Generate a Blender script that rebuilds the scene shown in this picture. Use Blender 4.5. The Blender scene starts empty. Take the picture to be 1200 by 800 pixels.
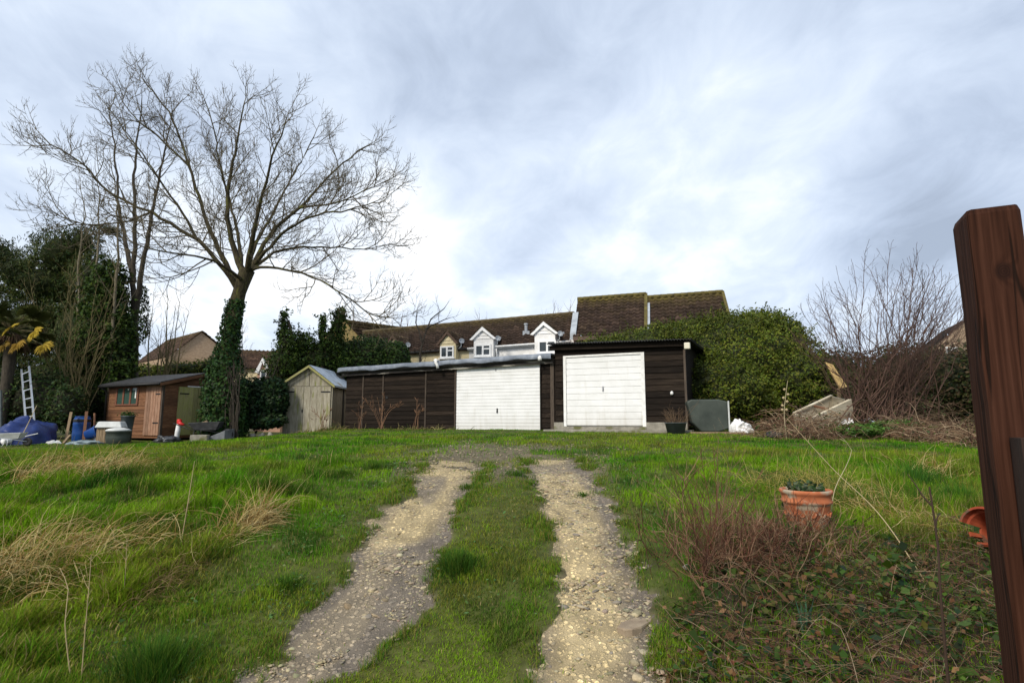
import bpy, math, random
import numpy as np
from mathutils import Vector, Matrix
R = math.radians
rng = np.random.default_rng(7)
random.seed(7)
sc = bpy.context.scene
COL = sc.collection

# ------------------------------------------------------------------ camera
F = 667.0                      # focal length in pixels of the 1200 px wide photograph
PITCH = R(8.0)
EYE = 1.6
cam_d = bpy.data.cameras.new('camera')
cam_d.sensor_width = 36.0
cam_d.lens = 36.0 * F / 1200.0
cam_d.clip_start = 0.05
cam_d.clip_end = 3000
cam = bpy.data.objects.new('camera', cam_d)
COL.objects.link(cam)
cam.location = (0, 0, EYE)
cam.rotation_euler = (R(90) + PITCH, 0, 0)
sc.camera = cam

# ------------------------------------------------------------------ light
SUN_EL, SUN_AZ = R(38), R(215)          # azimuth clockwise from +Y: behind and to the left of the camera
sun_d = bpy.data.lights.new('sun', 'SUN')
sun_d.energy = 2.6
sun_d.angle = R(14)
sun_d.color = (1.0, 0.93, 0.82)
sun = bpy.data.objects.new('sun', sun_d)
COL.objects.link(sun)
sdir = Vector((math.sin(SUN_AZ) * math.cos(SUN_EL), math.cos(SUN_AZ) * math.cos(SUN_EL), math.sin(SUN_EL)))
sun.rotation_euler = sdir.to_track_quat('Z', 'Y').to_euler()
sun.location = (-20, -20, 40)

sc.view_settings.view_transform = 'Standard'
sc.view_settings.look = 'None'
sc.view_settings.exposure = 0.5
sc.view_settings.gamma = 1.0
try:
    sc.view_settings.use_curve_mapping = False
except Exception:
    pass
sc.render.engine = 'CYCLES'
sc.cycles.max_bounces = 5
sc.cycles.diffuse_bounces = 3
sc.cycles.transparent_max_bounces = 6
sc.cycles.caustics_reflective = False
sc.cycles.caustics_refractive = False

# ------------------------------------------------------------------ pixel helpers (measured on the 1200x800 photograph)
cp, sp_ = math.cos(PITCH), math.sin(PITCH)
def ray(u, v):
    a = (u - 600.0) / F
    c = (400.0 - v) / F
    return a, cp - c * sp_, sp_ + c * cp          # x, y, z of the ray
def P(u, v, Y):
    x, y, z = ray(u, v)
    return Vector((x / y * Y, Y, EYE + z / y * Y))
def px(Y):                                           # metres per photo pixel at distance Y
    return Y / F

def sm(a, b, x):
    t = np.clip((np.asarray(x, float) - a) / (b - a), 0, 1)
    return t * t * (3 - 2 * t)
def hash2(ix, iy, s):
    h = (ix * 374761393 + iy * 668265263 + s * 982451653) & 0x7fffffff
    h = ((h ^ (h >> 13)) * 1274126177) & 0x7fffffff
    h = h ^ (h >> 16)
    return (h & 0xffff) / 65535.0
def noise(x, y, s=0):
    x = np.asarray(x, float); y = np.asarray(y, float)
    ix = np.floor(x).astype(np.int64); iy = np.floor(y).astype(np.int64)
    fx = x - ix; fy = y - iy
    fx = fx * fx * (3 - 2 * fx); fy = fy * fy * (3 - 2 * fy)
    a = hash2(ix, iy, s); b = hash2(ix + 1, iy, s); c = hash2(ix, iy + 1, s); d = hash2(ix + 1, iy + 1, s)
    return (a * (1 - fx) + b * fx) * (1 - fy) + (c * (1 - fx) + d * fx) * fy
def fbm(x, y, s=0, o=4):
    t = 0; amp = 0.5; n = 0
    for k in range(o):
        t = t + amp * noise(x * 2 ** k, y * 2 ** k, s + k); n += amp; amp *= 0.5
    return t / n

# ------------------------------------------------------------------ terrain
DY = [-60, -5, 0, 2, 3, 3.6, 4.4, 5, 6, 7, 8.5, 10, 12, 14, 17, 20, 30, 60, 900]
DD = [2.3, 1.95, 1.76, 1.5, 1.28, 1.12, .95, .84, .70, .60, .51, .44, .37, .31, .255, .22, .16, .1, .1]
_yy = np.linspace(-8, 30, 600)
_dd = np.interp(_yy, DY, DD)
_k = np.ones(25) / 25
_ds = np.convolve(np.pad(_dd, 12, mode='edge'), _k, mode='valid')
def base_z(X, Y):
    X = np.asarray(X, float); Y = np.asarray(Y, float)
    d = np.where((Y > -7) & (Y < 29), np.interp(Y, _yy, _ds), np.interp(Y, DY, DD))
    low = 0.42 * sm(-4.2, -11, X) * sm(7, 15, Y)
    return EYE - d - low + 0.13 * sm(0.28, 0.8, (X - 1.2) / np.maximum(Y, 1)) * sm(6, 3, Y)
def hit(u, v, zoff=0.0):
    """ground point under a photo pixel"""
    x, y, z = ray(u, v)
    Ys = np.concatenate([np.arange(0.8, 12, .01), np.arange(12, 60, .04)])
    X = x / y * Ys; Z = EYE + z / y * Ys
    g = base_z(X, Ys) + zoff
    k = np.argmax(Z <= g) if np.any(Z <= g) else len(Ys) - 1
    return Vector((X[k], Ys[k], g[k]))

LT = [(800, 268, 404), (740, 336, 464), (680, 404, 498), (640, 428, 514), (600, 458, 538), (575, 478, 552), (556, 486, 566)]
RT = [(800, 634, 768), (760, 640, 762), (720, 646, 752), (680, 641, 748), (640, 650, 738), (600, 636, 715), (570, 628, 708), (553, 620, 690)]
def track_edges(T):
    ys, xl, xr = [], [], []
    for v, a, b in T:
        p = hit(a, v); q = hit(b, v)
        ys.append(p.y); xl.append(p.x); xr.append(q.x)
    # carry on behind the camera
    ys = [-6, ys[0] - 1.2] + ys
    xl = [xl[0] - .0, xl[0] + .0] + xl; xr = [xr[0], xr[0]] + xr
    return np.array(ys), np.array(xl), np.array(xr)
LTE, RTE = track_edges(LT), track_edges(RT)
def track_mask(X, Y, E, fade0, fade1):
    ys, xl, xr = E
    l = np.interp(Y, ys, xl); r = np.interp(Y, ys, xr)
    rag = (fbm(X * 5, Y * 5, 11, 3) - .5) * .46 + (fbm(X * 1.4, Y * 1.4, 13, 2) - .5) * .24
    s = np.minimum(X - l, r - X) + rag            # >0 inside
    return sm(-.06, .07, s) * sm(fade1, fade0, Y + (fbm(X * 1.5, Y * 1.5, 5) - .5) * 2.2)
def gravel_mask(X, Y):
    m = np.maximum(track_mask(X, Y, LTE, 6.6, 8.6), track_mask(X, Y, RTE, 7.2, 9.2))
    return m
def patch_mask(X, Y):
    """thin stony ground where the two wheel tracks run together"""
    e = np.exp(-((X + .1) / 1.5) ** 4) * sm(5.6, 7.2, Y) * sm(13.5, 8.5, Y)
    e2 = 0.8 * np.exp(-((X + .9) / 1.1) ** 2 - ((Y - 7.7) / 1.2) ** 2)
    n = fbm(X * 2.3, Y * 1.6, 21, 4)
    return np.clip(sm(.42, .62, n + .18 * e + .25 * e2) * np.maximum(e, e2) * 1.1, 0, 1)
def ground_z(X, Y):
    X = np.asarray(X, float); Y = np.asarray(Y, float)
    z = base_z(X, Y) + (fbm(X * .9, Y * .9, 3, 3) - .5) * .07 * sm(1, 4, Y + 2)
    return z - 0.035 * gravel_mask(X, Y)
def gz(X, Y):
    return float(ground_z(X, Y))

# ------------------------------------------------------------------ object helpers
def tag(o, label=None, cat=None, group=None, kind=None):
    if label: o['label'] = label
    if cat: o['category'] = cat
    if group: o['group'] = group
    if kind: o['kind'] = kind
    return o
def thing(name, label, cat, loc=(0, 0, 0), rz=0.0, group=None):
    o = bpy.data.objects.new(name, None)
    COL.objects.link(o)
    o.empty_display_size = .1
    o.location = loc; o.rotation_euler = (0, 0, rz)
    return tag(o, label, cat, group)
def link(name, me, parent=None, mats=None):
    o = bpy.data.objects.new(name, me)
    COL.objects.link(o)
    if parent is not None: o.parent = parent
    if mats is not None:
        for m in (mats if isinstance(mats, (list, tuple)) else [mats]): me.materials.append(m)
    return o
def fast_mesh(name, V, Fc, cols=None, smooth=False):
    """V (n,3), Fc (m,k) all with the same number of corners"""
    V = np.ascontiguousarray(V, np.float32); Fc = np.ascontiguousarray(Fc, np.int32)
    me = bpy.data.meshes.new(name)
    m, k = Fc.shape
    me.vertices.add(len(V)); me.vertices.foreach_set('co', V.ravel())
    me.loops.add(m * k); me.loops.foreach_set('vertex_index', Fc.ravel())
    me.polygons.add(m)
    me.polygons.foreach_set('loop_start', np.arange(0, m * k, k, dtype=np.int32))
    if smooth: me.polygons.foreach_set('use_smooth', np.ones(m, bool))
    me.update(calc_edges=True)
    if cols is not None:
        a = me.color_attributes.new('tint', 'FLOAT_COLOR', 'POINT')
        c = np.ones((len(V), 4), np.float32); c[:, :3] = cols
        a.data.foreach_set('color', c.ravel())
    return me

class MB:
    """collects simple solids and links them as one mesh"""
    def __init__(s): s.v = []; s.f = []
    def add(s, V, Fc):
        b = len(s.v); s.v += [tuple(x) for x in V]; s.f += [tuple(i + b for i in q) for q in Fc]; return s
    def box(s, x0, x1, y0, y1, z0, z1):
        V = [(x0, y0, z0), (x1, y0, z0), (x1, y1, z0), (x0, y1, z0), (x0, y0, z1), (x1, y0, z1), (x1, y1, z1), (x0, y1, z1)]
        return s.add(V, [(0, 3, 2, 1), (4, 5, 6, 7), (0, 1, 5, 4), (1, 2, 6, 5), (2, 3, 7, 6), (3, 0, 4, 7)])
    def hexa(s, V):                       # 8 corners, bottom loop then top loop
        return s.add(V, [(0, 3, 2, 1), (4, 5, 6, 7), (0, 1, 5, 4), (1, 2, 6, 5), (2, 3, 7, 6), (3, 0, 4, 7)])
    def bar(s, a, b, w, h=None, up=(0, 0, 1)):
        a = Vector(a); b = Vector(b); h = h or w
        d = (b - a).normalized(); up = Vector(up)
        if abs(d.dot(up)) > .95: up = Vector((1, 0, 0))
        x = d.cross(up).normalized() * w / 2; y = x.cross(d).normalized() * h / 2
        return s.hexa([a - x - y, a + x - y, a + x + y, a - x + y, b - x - y, b + x - y, b + x + y, b - x + y])
    def tube(s, pts, rad, n=8, cap=True):
        pts = [Vector(p) for p in pts]
        if not hasattr(rad, '__len__'): rad = [rad] * len(pts)
        V = []; Fc = []
        for i, p in enumerate(pts):
            d = (pts[min(i + 1, len(pts) - 1)] - pts[max(i - 1, 0)]).normalized()
            up = Vector((0, 0, 1)) if abs(d.z) < .9 else Vector((1, 0, 0))
            x = d.cross(up).normalized(); y = x.cross(d)
            for k in range(n):
                t = 2 * math.pi * k / n
                V.append(p + (x * math.cos(t) + y * math.sin(t)) * rad[i])
        for i in range(len(pts) - 1):
            for k in range(n):
                Fc.append((i * n + k, i * n + (k + 1) % n, (i + 1) * n + (k + 1) % n, (i + 1) * n + k))
        if cap:
            Fc.append(tuple(range(n - 1, -1, -1))); Fc.append(tuple((len(pts) - 1) * n + k for k in range(n)))
        return s.add(V, Fc)
    def lathe(s, prof, c=(0, 0, 0), n=24, cap=True):
        V = []; Fc = []
        for (r, z) in prof:
            for k in range(n):
                t = 2 * math.pi * k / n
                V.append((c[0] + r * math.cos(t), c[1] + r * math.sin(t), c[2] + z))
        m = len(prof)
        for i in range(m - 1):
            for k in range(n):
                Fc.append((i * n + k, i * n + (k + 1) % n, (i + 1) * n + (k + 1) % n, (i + 1) * n + k))
        if cap:
            Fc.append(tuple(range(n - 1, -1, -1))); Fc.append(tuple((m - 1) * n + k for k in range(n)))
        return s.add(V, Fc)
    def prism(s, poly, y0, y1):            # polygon in x,z extruded along y
        n = len(poly)
        V = [(x, y0, z) for x, z in poly] + [(x, y1, z) for x, z in poly]
        Fc = [tuple(range(n)), tuple(range(2 * n - 1, n - 1, -1))] + [(i, i + n, (i + 1) % n + n, (i + 1) % n) for i in range(n)]
        return s.add(V, Fc)
    def build(s, name, m, parent=None, smooth=False, bevel=0.0, local=None):
        me = bpy.data.meshes.new(name)
        V = s.v
        if local is not None:
            V = [tuple(local @ Vector(v)) for v in V]
        me.from_pydata(V, [], s.f); me.update()
        import bmesh
        bm = bmesh.new(); bm.from_mesh(me)
        bmesh.ops.recalc_face_normals(bm, faces=bm.faces)
        bm.to_mesh(me); bm.free()
        if smooth: me.polygons.foreach_set('use_smooth', np.ones(len(me.polygons), bool))
        o = link(name, me, parent, m)
        if bevel:
            b = o.modifiers.new('bevel', 'BEVEL'); b.width = bevel; b.segments = 2; b.limit_method = 'ANGLE'
        return o

# ------------------------------------------------------------------ materials
def newmat(name):
    m = bpy.data.materials.new(name); m.use_nodes = True
    nt = m.node_tree; b = nt.nodes['Principled BSDF']
    return m, nt, b
def mat(name, stops, scale=6.0, rough=.85, bump=.3, stretch=(1, 1, 1), rand=0.0, detail=6, metal=0.0, spots=None, coord='Object', bdist=.01, spec=.3):
    """noise driven colour between stops [(pos, rgb)], with fine relief; rand varies brightness per object"""
    m, nt, b = newmat(name); N = nt.nodes; L = nt.links
    tc = N.new('ShaderNodeTexCoord'); mp = N.new('ShaderNodeMapping'); mp.inputs['Scale'].default_value = stretch
    L.new(tc.outputs[coord], mp.inputs['Vector'])
    vec = mp.outputs['Vector']
    oi = N.new('ShaderNodeObjectInfo')
    if rand:
        ad = N.new('ShaderNodeVectorMath'); ad.operation = 'ADD'
        sc_ = N.new('ShaderNodeMath'); sc_.operation = 'MULTIPLY'; sc_.inputs[1].default_value = 37.0
        L.new(oi.outputs['Random'], sc_.inputs[0]); L.new(vec, ad.inputs[0]); L.new(sc_.outputs[0], ad.inputs[1]); vec = ad.outputs[0]
    nz = N.new('ShaderNodeTexNoise'); nz.inputs['Scale'].default_value = scale; nz.inputs['Detail'].default_value = detail; nz.inputs['Roughness'].default_value = .62
    L.new(vec, nz.inputs['Vector'])
    rp = N.new('ShaderNodeValToRGB')
    el = rp.color_ramp.elements
    while len(el) < len(stops): el.new(.5)
    for e, (p, c) in zip(el, stops): e.position = p; e.color = (*c, 1)
    L.new(nz.outputs['Fac'], rp.inputs['Fac'])
    out = rp.outputs['Color']
    if spots:                      # (scale, threshold, colour): lichen, dirt or peeling patches
        n2 = N.new('ShaderNodeTexNoise'); n2.inputs['Scale'].default_value = spots[0]; n2.inputs['Detail'].default_value = 5
        L.new(vec, n2.inputs['Vector'])
        mr = N.new('ShaderNodeMapRange'); mr.inputs[1].default_value = spots[1]; mr.inputs[2].default_value = spots[1] + .08
        L.new(n2.outputs['Fac'], mr.inputs[0])
        mx = N.new('ShaderNodeMix'); mx.data_type = 'RGBA'; mx.inputs[7].default_value = (*spots[2], 1)
        L.new(mr.outputs[0], mx.inputs[0]); L.new(out, mx.inputs[6]); out = mx.outputs[2]
    if rand:
        hs = N.new('ShaderNodeHueSaturation')
        mr = N.new('ShaderNodeMapRange'); mr.inputs[3].default_value = 1 - rand; mr.inputs[4].default_value = 1 + rand
        L.new(oi.outputs['Random'], mr.inputs[0]); L.new(mr.outputs[0], hs.inputs['Value']); L.new(out, hs.inputs['Color']); out = hs.outputs['Color']
    L.new(out, b.inputs['Base Color'])
    b.inputs['Roughness'].default_value = rough; b.inputs['Metallic'].default_value = metal
    b.inputs['Specular IOR Level'].default_value = spec
    if bump:
        bp = N.new('ShaderNodeBump'); bp.inputs['Strength'].default_value = bump; bp.inputs['Distance'].default_value = bdist
        L.new(nz.outputs['Fac'], bp.inputs['Height']); L.new(bp.outputs['Normal'], b.inputs['Normal'])
    return m
def tint_mat(name, rough=.6, trans=.25, spec=.3, grain=0.0, gscale=30):
    """colour comes from each leaf, blade or tile"""
    m, nt, b = newmat(name); N = nt.nodes; L = nt.links
    at = N.new('ShaderNodeAttribute'); at.attribute_name = 'tint'
    out = at.outputs['Color']
    if grain:
        tc = N.new('ShaderNodeTexCoord'); nz = N.new('ShaderNodeTexNoise'); nz.inputs['Scale'].default_value = gscale; nz.inputs['Detail'].default_value = 5
        L.new(tc.outputs['Object'], nz.inputs['Vector'])
        mr = N.new('ShaderNodeMapRange'); mr.inputs[1].default_value = .3; mr.inputs[2].default_value = .7; mr.inputs[3].default_value = 1 - grain; mr.inputs[4].default_value = 1 + grain
        L.new(nz.outputs['Fac'], mr.inputs[0])
        hs = N.new('ShaderNodeHueSaturation'); L.new(mr.outputs[0], hs.inputs['Value']); L.new(out, hs.inputs['Color']); out = hs.outputs['Color']
        bp = N.new('ShaderNodeBump'); bp.inputs['Strength'].default_value = .4; bp.inputs['Distance'].default_value = .01
        L.new(nz.outputs['Fac'], bp.inputs['Height']); L.new(bp.outputs['Normal'], b.inputs['Normal'])
    L.new(out, b.inputs['Base Color'])
    b.inputs['Roughness'].default_value = rough; b.inputs['Specular IOR Level'].default_value = spec
    if trans:
        tr = N.new('ShaderNodeBsdfTranslucent'); L.new(out, tr.inputs['Color'])
        mx = N.new('ShaderNodeMixShader'); mx.inputs[0].default_value = trans
        L.new(b.outputs[0], mx.inputs[1]); L.new(tr.outputs[0], mx.inputs[2])
        L.new(mx.outputs[0], nt.nodes['Material Output'].inputs['Surface'])
    return m
def glass_mat(name, c=(.03, .04, .045)):
    m, nt, b = newmat(name)
    b.inputs['Base Color'].default_value = (*c, 1); b.inputs['Roughness'].default_value = .06; b.inputs['Specular IOR Level'].default_value = .6
    return m

# ------------------------------------------------------------------ sky
w = bpy.data.worlds.new('World'); sc.world = w; w.use_nodes = True
def build_sky():
    nt = w.node_tree; N = nt.nodes; L = nt.links
    bg = N['Background']; STR = .1; bg.inputs['Strength'].default_value = STR
    sk = N.new('ShaderNodeTexSky'); sk.sky_type = 'NISHITA'; sk.sun_disc = False
    sk.sun_elevation = SUN_EL; sk.sun_rotation = SUN_AZ; sk.air_density = 1.0; sk.dust_density = 1.5
    tc = N.new('ShaderNodeTexCoord')
    def math_(op, a, b=None, clamp=False):
        n = N.new('ShaderNodeMath'); n.operation = op; n.use_clamp = clamp
        for i, x in enumerate((a, b)):
            if x is None: continue
            if isinstance(x, (int, float)): n.inputs[i].default_value = x
            else: L.new(x, n.inputs[i])
        return n.outputs[0]
    sep = N.new('ShaderNodeSeparateXYZ'); L.new(tc.outputs['Generated'], sep.inputs[0])
    den = math_('ADD', math_('MAXIMUM', sep.outputs[2], 0.0), .30)
    cx = math_('DIVIDE', sep.outputs[0], den); cy = math_('DIVIDE', sep.outputs[1], den)
    cb = N.new('ShaderNodeCombineXYZ'); L.new(cx, cb.inputs[0]); L.new(cy, cb.inputs[1])
    def nz(scale, detail, rough, dist, off, st=(1, 1, 1), rot=0):
        mp = N.new('ShaderNodeMapping'); mp.inputs['Location'].default_value = off; mp.inputs['Scale'].default_value = st; mp.inputs['Rotation'].default_value = (0, 0, rot)
        L.new(cb.outputs[0], mp.inputs['Vector'])
        n = N.new('ShaderNodeTexNoise'); n.inputs['Scale'].default_value = scale; n.inputs['Detail'].default_value = detail
        n.inputs['Roughness'].default_value = rough; n.inputs['Distortion'].default_value = dist
        L.new(mp.outputs[0], n.inputs['Vector']); return n.outputs['Fac']
    fine = nz(1.7, 9, .52, .5, (3.1, 1.7, 0), (1, .75, 1), R(-25))
    broad = nz(.55, 3, .5, .3, (SKYOFF[0], SKYOFF[1], 0))
    small = nz(5.5, 8, .6, .6, (7.7, 4.2, 0), (1, .7, 1), R(20))
    v = math_('ADD', math_('ADD', math_('MULTIPLY', fine, .50), math_('MULTIPLY', broad, .22)), math_('MULTIPLY', small, .28))
    # the cloud banks this sky has: brighter and darker masses, in the directions where they stand
    def bank(u, vv, width, amp):
        d = Vector(ray(u, vv)).normalized()
        n = N.new('ShaderNodeVectorMath'); n.operation = 'DOT_PRODUCT'; n.inputs[1].default_value = d
        L.new(tc.outputs['Generated'], n.inputs[0])
        k = 1 / (1 - math.cos(width))
        e = math_('MULTIPLY', math_('SUBTRACT', 1.0, n.outputs['Value']), -k)
        return math_('MULTIPLY', math_('POWER', 2.718, e), amp)
    v = math_('ADD', math_('MULTIPLY', math_('SUBTRACT', v, .5), 1.6), .5)
    for b_ in BANKS: v = math_('ADD', v, bank(*b_))
    rp = N.new('ShaderNodeValToRGB'); el = rp.color_ramp.elements
    while len(el) < len(SKYRAMP): el.new(.5)
    for e, (p, c) in zip(el, SKYRAMP): e.position = p; e.color = (*[x for x in c], 1)
    L.new(v, rp.inputs['Fac'])
    gain = N.new('ShaderNodeVectorMath'); gain.operation = 'SCALE'; gain.inputs['Scale'].default_value = 1 / STR
    L.new(rp.outputs['Color'], gain.inputs[0])
    mx = N.new('ShaderNodeMix'); mx.data_type = 'RGBA'; mx.inputs[0].default_value = .93
    L.new(sk.outputs['Color'], mx.inputs[6]); L.new(gain.outputs[0], mx.inputs[7])
    L.new(mx.outputs[2], bg.inputs['Color'])
SKYOFF = (0.4, 2.0)
SKYRAMP = [(.20, (.31, .365, .46)), (.36, (.41, .48, .60)), (.50, (.515, .59, .71)), (.62, (.62, .69, .785)), (.74, (.78, .815, .86)), (.86, (.93, .93, .935))]
BANKS = [(840, 250, R(11), .14), (600, 350, R(13), .17), (1070, 262, R(6), -.30), (640, 255, R(6), -.14), (465, 245, R(5), .2), (960, 110, R(14), .10), (330, 350, R(12), .12), (560, 180, R(8), -.05), (110, 300, R(12), .08)]
build_sky()

# ------------------------------------------------------------------ shared materials
M_ground = None
WOOD_DARK = mat('weathered_dark_boards', [(.25, (.0055, .0038, .0028)), (.5, (.0145, .0100, .0070)), (.68, (.036, .026, .018)), (.85, (.095, .073, .053))], 5, .88, .6, (.5, 9, 14), .45, spec=.15)
WOOD_BATTEN = mat('weathered_batten', [(.3, (.03, .022, .016)), (.7, (.10, .075, .055))], 6, .85, .4, (9, 9, .6), .3)
WHITE_PAINT = mat('white_painted_steel', [(.3, (.62, .615, .59)), (.6, (.73, .73, .715))], 2.5, .42, .02, (1, 1, 1), 0, 4, 0, (3.0, .62, (.66, .64, .58)))
WHITE_FRAME = mat('white_painted_timber', [(.3, (.62, .61, .58)), (.6, (.80, .79, .76))], 8, .6, .1)
BLACK_METAL = mat('black_iron', [(.3, (.012, .012, .013)), (.7, (.035, .034, .033))], 20, .5, .1, metal=.3)
GREY_FELT = mat('grey_roofing_felt', [(.25, (.09, .105, .13)), (.5, (.17, .195, .235)), (.75, (.29, .32, .36))], 4, .6, .2, (1, 1, 1), 0, 7)
FASCIA = mat('peeling_fascia', [(.40, (.018, .015, .013)), (.56, (.05, .042, .035)), (.63, (.40, .37, .31)), (.8, (.55, .52, .46))], 1.3, .7, .2, (.9, 2, 6), .0, 7)
BLACK_FELT = mat('black_roof_sheet', [(.3, (.012, .012, .013)), (.7, (.045, .044, .045))], 7, .75, .3)
CONCRETE = mat('stained_concrete', [(.25, (.13, .12, .095)), (.5, (.24, .22, .18)), (.75, (.36, .34, .28))], 5, .95, .5, spots=(2.2, .55, (.12, .12, .05)))
LICHEN_CONC = CONCRETE
TIN = mat('galvanised_tin', [(.3, (.30, .34, .38)), (.7, (.48, .54, .60))], 3, .45, .1, metal=.5, spots=(2, .62, (.25, .22, .16)))
LEAF = tint_mat('leaf', .62, .25, .16)
BLADE = tint_mat('grass_blade', .75, .36, .04)
TWIG = tint_mat('dry_stem', .85, 0, .15)
TILE = tint_mat('clay_tile', .85, 0, .15, .35, 9)
STONE_T = tint_mat('stone_chip', .9, 0, .2, .22, 45)
BARK = mat('grey_green_bark', [(.25, (.014, .011, .006)), (.5, (.042, .034, .017)), (.75, (.095, .082, .036))], 5, .95, .8, (4, 4, 1.2), 0, 7, bdist=.03, spots=(1.6, .58, (.10, .10, .022)))
BARK_DARK = mat('dark_bark', [(.25, (.022, .018, .014)), (.55, (.055, .045, .033)), (.8, (.11, .09, .065))], 5, .95, .7, (4, 4, 1.2), 0, 7, bdist=.03)

# ================================================================== GROUND
def grid_mesh(xs, ys, zf):
    Xg, Yg = np.meshgrid(xs, ys)
    V = np.stack([Xg, Yg, zf(Xg, Yg)], -1).reshape(-1, 3)
    nx, ny = len(xs), len(ys)
    i = np.arange(nx * ny).reshape(ny, nx)
    Fc = np.stack([i[:-1, :-1], i[:-1, 1:], i[1:, 1:], i[1:, :-1]], -1).reshape(-1, 4)
    return V, Fc
def bed_mask(X, Y):
    """neglected flower bed at the right, near the gate post"""
    u = X / np.maximum(Y, .5)
    edge = .205 + .05 * (Y - 2.2) + (fbm(X * 2, Y * 2, 31, 3) - .5) * .12
    return sm(edge, edge + .08, u) * sm(5.2, 4.1, Y + (fbm(X * 1.3, Y * 1.3, 33) - .5) * 1.2) * (Y > .3)
def make_ground():
    xs = np.concatenate([-np.geomspace(700, 14, 34), np.arange(-13.6, -5, .35), np.arange(-5, 5, .07), np.arange(5, 13.7, .35), np.geomspace(14, 700, 34)])
    ys = np.concatenate([-np.geomspace(60, 2, 12), np.arange(-1.5, 1.5, .25), np.arange(1.5, 9.5, .07), np.arange(9.5, 30, .3), np.geomspace(30.5, 900, 40)])
    V, Fc = grid_mesh(xs, ys, ground_z)
    X, Y = V[:, 0], V[:, 1]
    n1 = fbm(X * 1.1, Y * 1.1, 41, 4)[:, None]; n2 = fbm(X * 6, Y * 6, 42, 3)[:, None]
    col = (np.array([.045, .062, .012]) * (1 - n1) + np.array([.085, .085, .022]) * n1) * (.7 + .6 * n2)
    mud = np.array([.13, .105, .068]) * (.65 + .7 * n2)
    pm = np.maximum(gravel_mask(X, Y), patch_mask(X, Y) * .9)[:, None]
    col = col * (1 - pm) + mud * pm
    bm_ = bed_mask(X, Y)[:, None]
    col = col * (1 - bm_) + np.array([.040, .031, .018]) * (.7 + .6 * n2) * bm_
    o = link('ground', fast_mesh('ground', V, Fc, col, True), None, tint_mat('earth', .95, 0, .15, .35, 14))
    tag(o, kind='structure')
make_ground()

# the two wheel tracks: their own sheets of pressed limestone, a few mm above the earth
GRAVEL = None
def gravel_material():
    m, nt, b = newmat('pressed_limestone'); N = nt.nodes; L = nt.links
    at = N.new('ShaderNodeAttribute'); at.attribute_name = 'tint'
    tc = N.new('ShaderNodeTexCoord')
    wn = N.new('ShaderNodeTexNoise'); wn.inputs['Scale'].default_value = 30; wn.inputs['Detail'].default_value = 2; L.new(tc.outputs['Object'], wn.inputs['Vector'])
    wv = N.new('ShaderNodeVectorMath'); wv.operation = 'SCALE'; wv.inputs['Scale'].default_value = .018; L.new(wn.outputs['Color'], wv.inputs[0])
    wp = N.new('ShaderNodeVectorMath'); wp.operation = 'ADD'; L.new(tc.outputs['Object'], wp.inputs[0]); L.new(wv.outputs[0], wp.inputs[1])
    hgt = None; col = at.outputs['Color']
    for sc_, thr, keep, gain in ((30, .52, .48, 1.75), (62, .50, .36, 1.55)):
        vo = N.new('ShaderNodeTexVoronoi'); vo.inputs['Scale'].default_value = sc_; L.new(wp.outputs[0], vo.inputs['Vector'])
        st = N.new('ShaderNodeMapRange'); st.interpolation_type = 'SMOOTHSTEP'; st.inputs[1].default_value = thr; st.inputs[2].default_value = thr - .16; L.new(vo.outputs['Distance'], st.inputs[0])
        sep = N.new('ShaderNodeSeparateColor'); L.new(vo.outputs['Color'], sep.inputs[0])
        kp = N.new('ShaderNodeMath'); kp.operation = 'GREATER_THAN'; kp.inputs[1].default_value = keep; L.new(sep.outputs[0], kp.inputs[0])
        ms = N.new('ShaderNodeMath'); ms.operation = 'MULTIPLY'; L.new(st.outputs[0], ms.inputs[0]); L.new(kp.outputs[0], ms.inputs[1])
        br = N.new('ShaderNodeMapRange'); br.inputs[3].default_value = gain * .72; br.inputs[4].default_value = gain * 1.18; L.new(sep.outputs[1], br.inputs[0])
        hs = N.new('ShaderNodeHueSaturation'); hs.inputs['Saturation'].default_value = 1.05; L.new(col, hs.inputs['Color']); L.new(br.outputs[0], hs.inputs['Value'])
        mx = N.new('ShaderNodeMix'); mx.data_type = 'RGBA'; L.new(ms.outputs[0], mx.inputs[0]); L.new(col, mx.inputs[6]); L.new(hs.outputs['Color'], mx.inputs[7]); col = mx.outputs[2]
        if hgt is None: hgt = ms.outputs[0]
        else:
            a = N.new('ShaderNodeMath'); a.operation = 'MULTIPLY_ADD'; a.inputs[1].default_value = .5; L.new(ms.outputs[0], a.inputs[0]); L.new(hgt, a.inputs[2]); hgt = a.outputs[0]
    nz = N.new('ShaderNodeTexNoise'); nz.inputs['Scale'].default_value = 160; nz.inputs['Detail'].default_value = 4; L.new(tc.outputs['Object'], nz.inputs['Vector'])
    gr = N.new('ShaderNodeMapRange'); gr.inputs[1].default_value = .3; gr.inputs[2].default_value = .7; gr.inputs[3].default_value = .72; gr.inputs[4].default_value = 1.25; L.new(nz.outputs['Fac'], gr.inputs[0])
    h2 = N.new('ShaderNodeHueSaturation'); L.new(col, h2.inputs['Color']); L.new(gr.outputs[0], h2.inputs['Value'])
    L.new(h2.outputs['Color'], b.inputs['Base Color'])
    ad = N.new('ShaderNodeMath'); ad.operation = 'MULTIPLY_ADD'; ad.inputs[1].default_value = .5; L.new(nz.outputs['Fac'], ad.inputs[0]); L.new(hgt, ad.inputs[2])
    bp = N.new('ShaderNodeBump'); bp.inputs['Strength'].default_value = .75; bp.inputs['Distance'].default_value = .009
    L.new(ad.outputs[0], bp.inputs['Height']); L.new(bp.outputs['Normal'], b.inputs['Normal'])
    b.inputs['Roughness'].default_value = .9; b.inputs['Specular IOR Level'].default_value = .15
    return m
GRAVEL = gravel_material()
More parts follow.
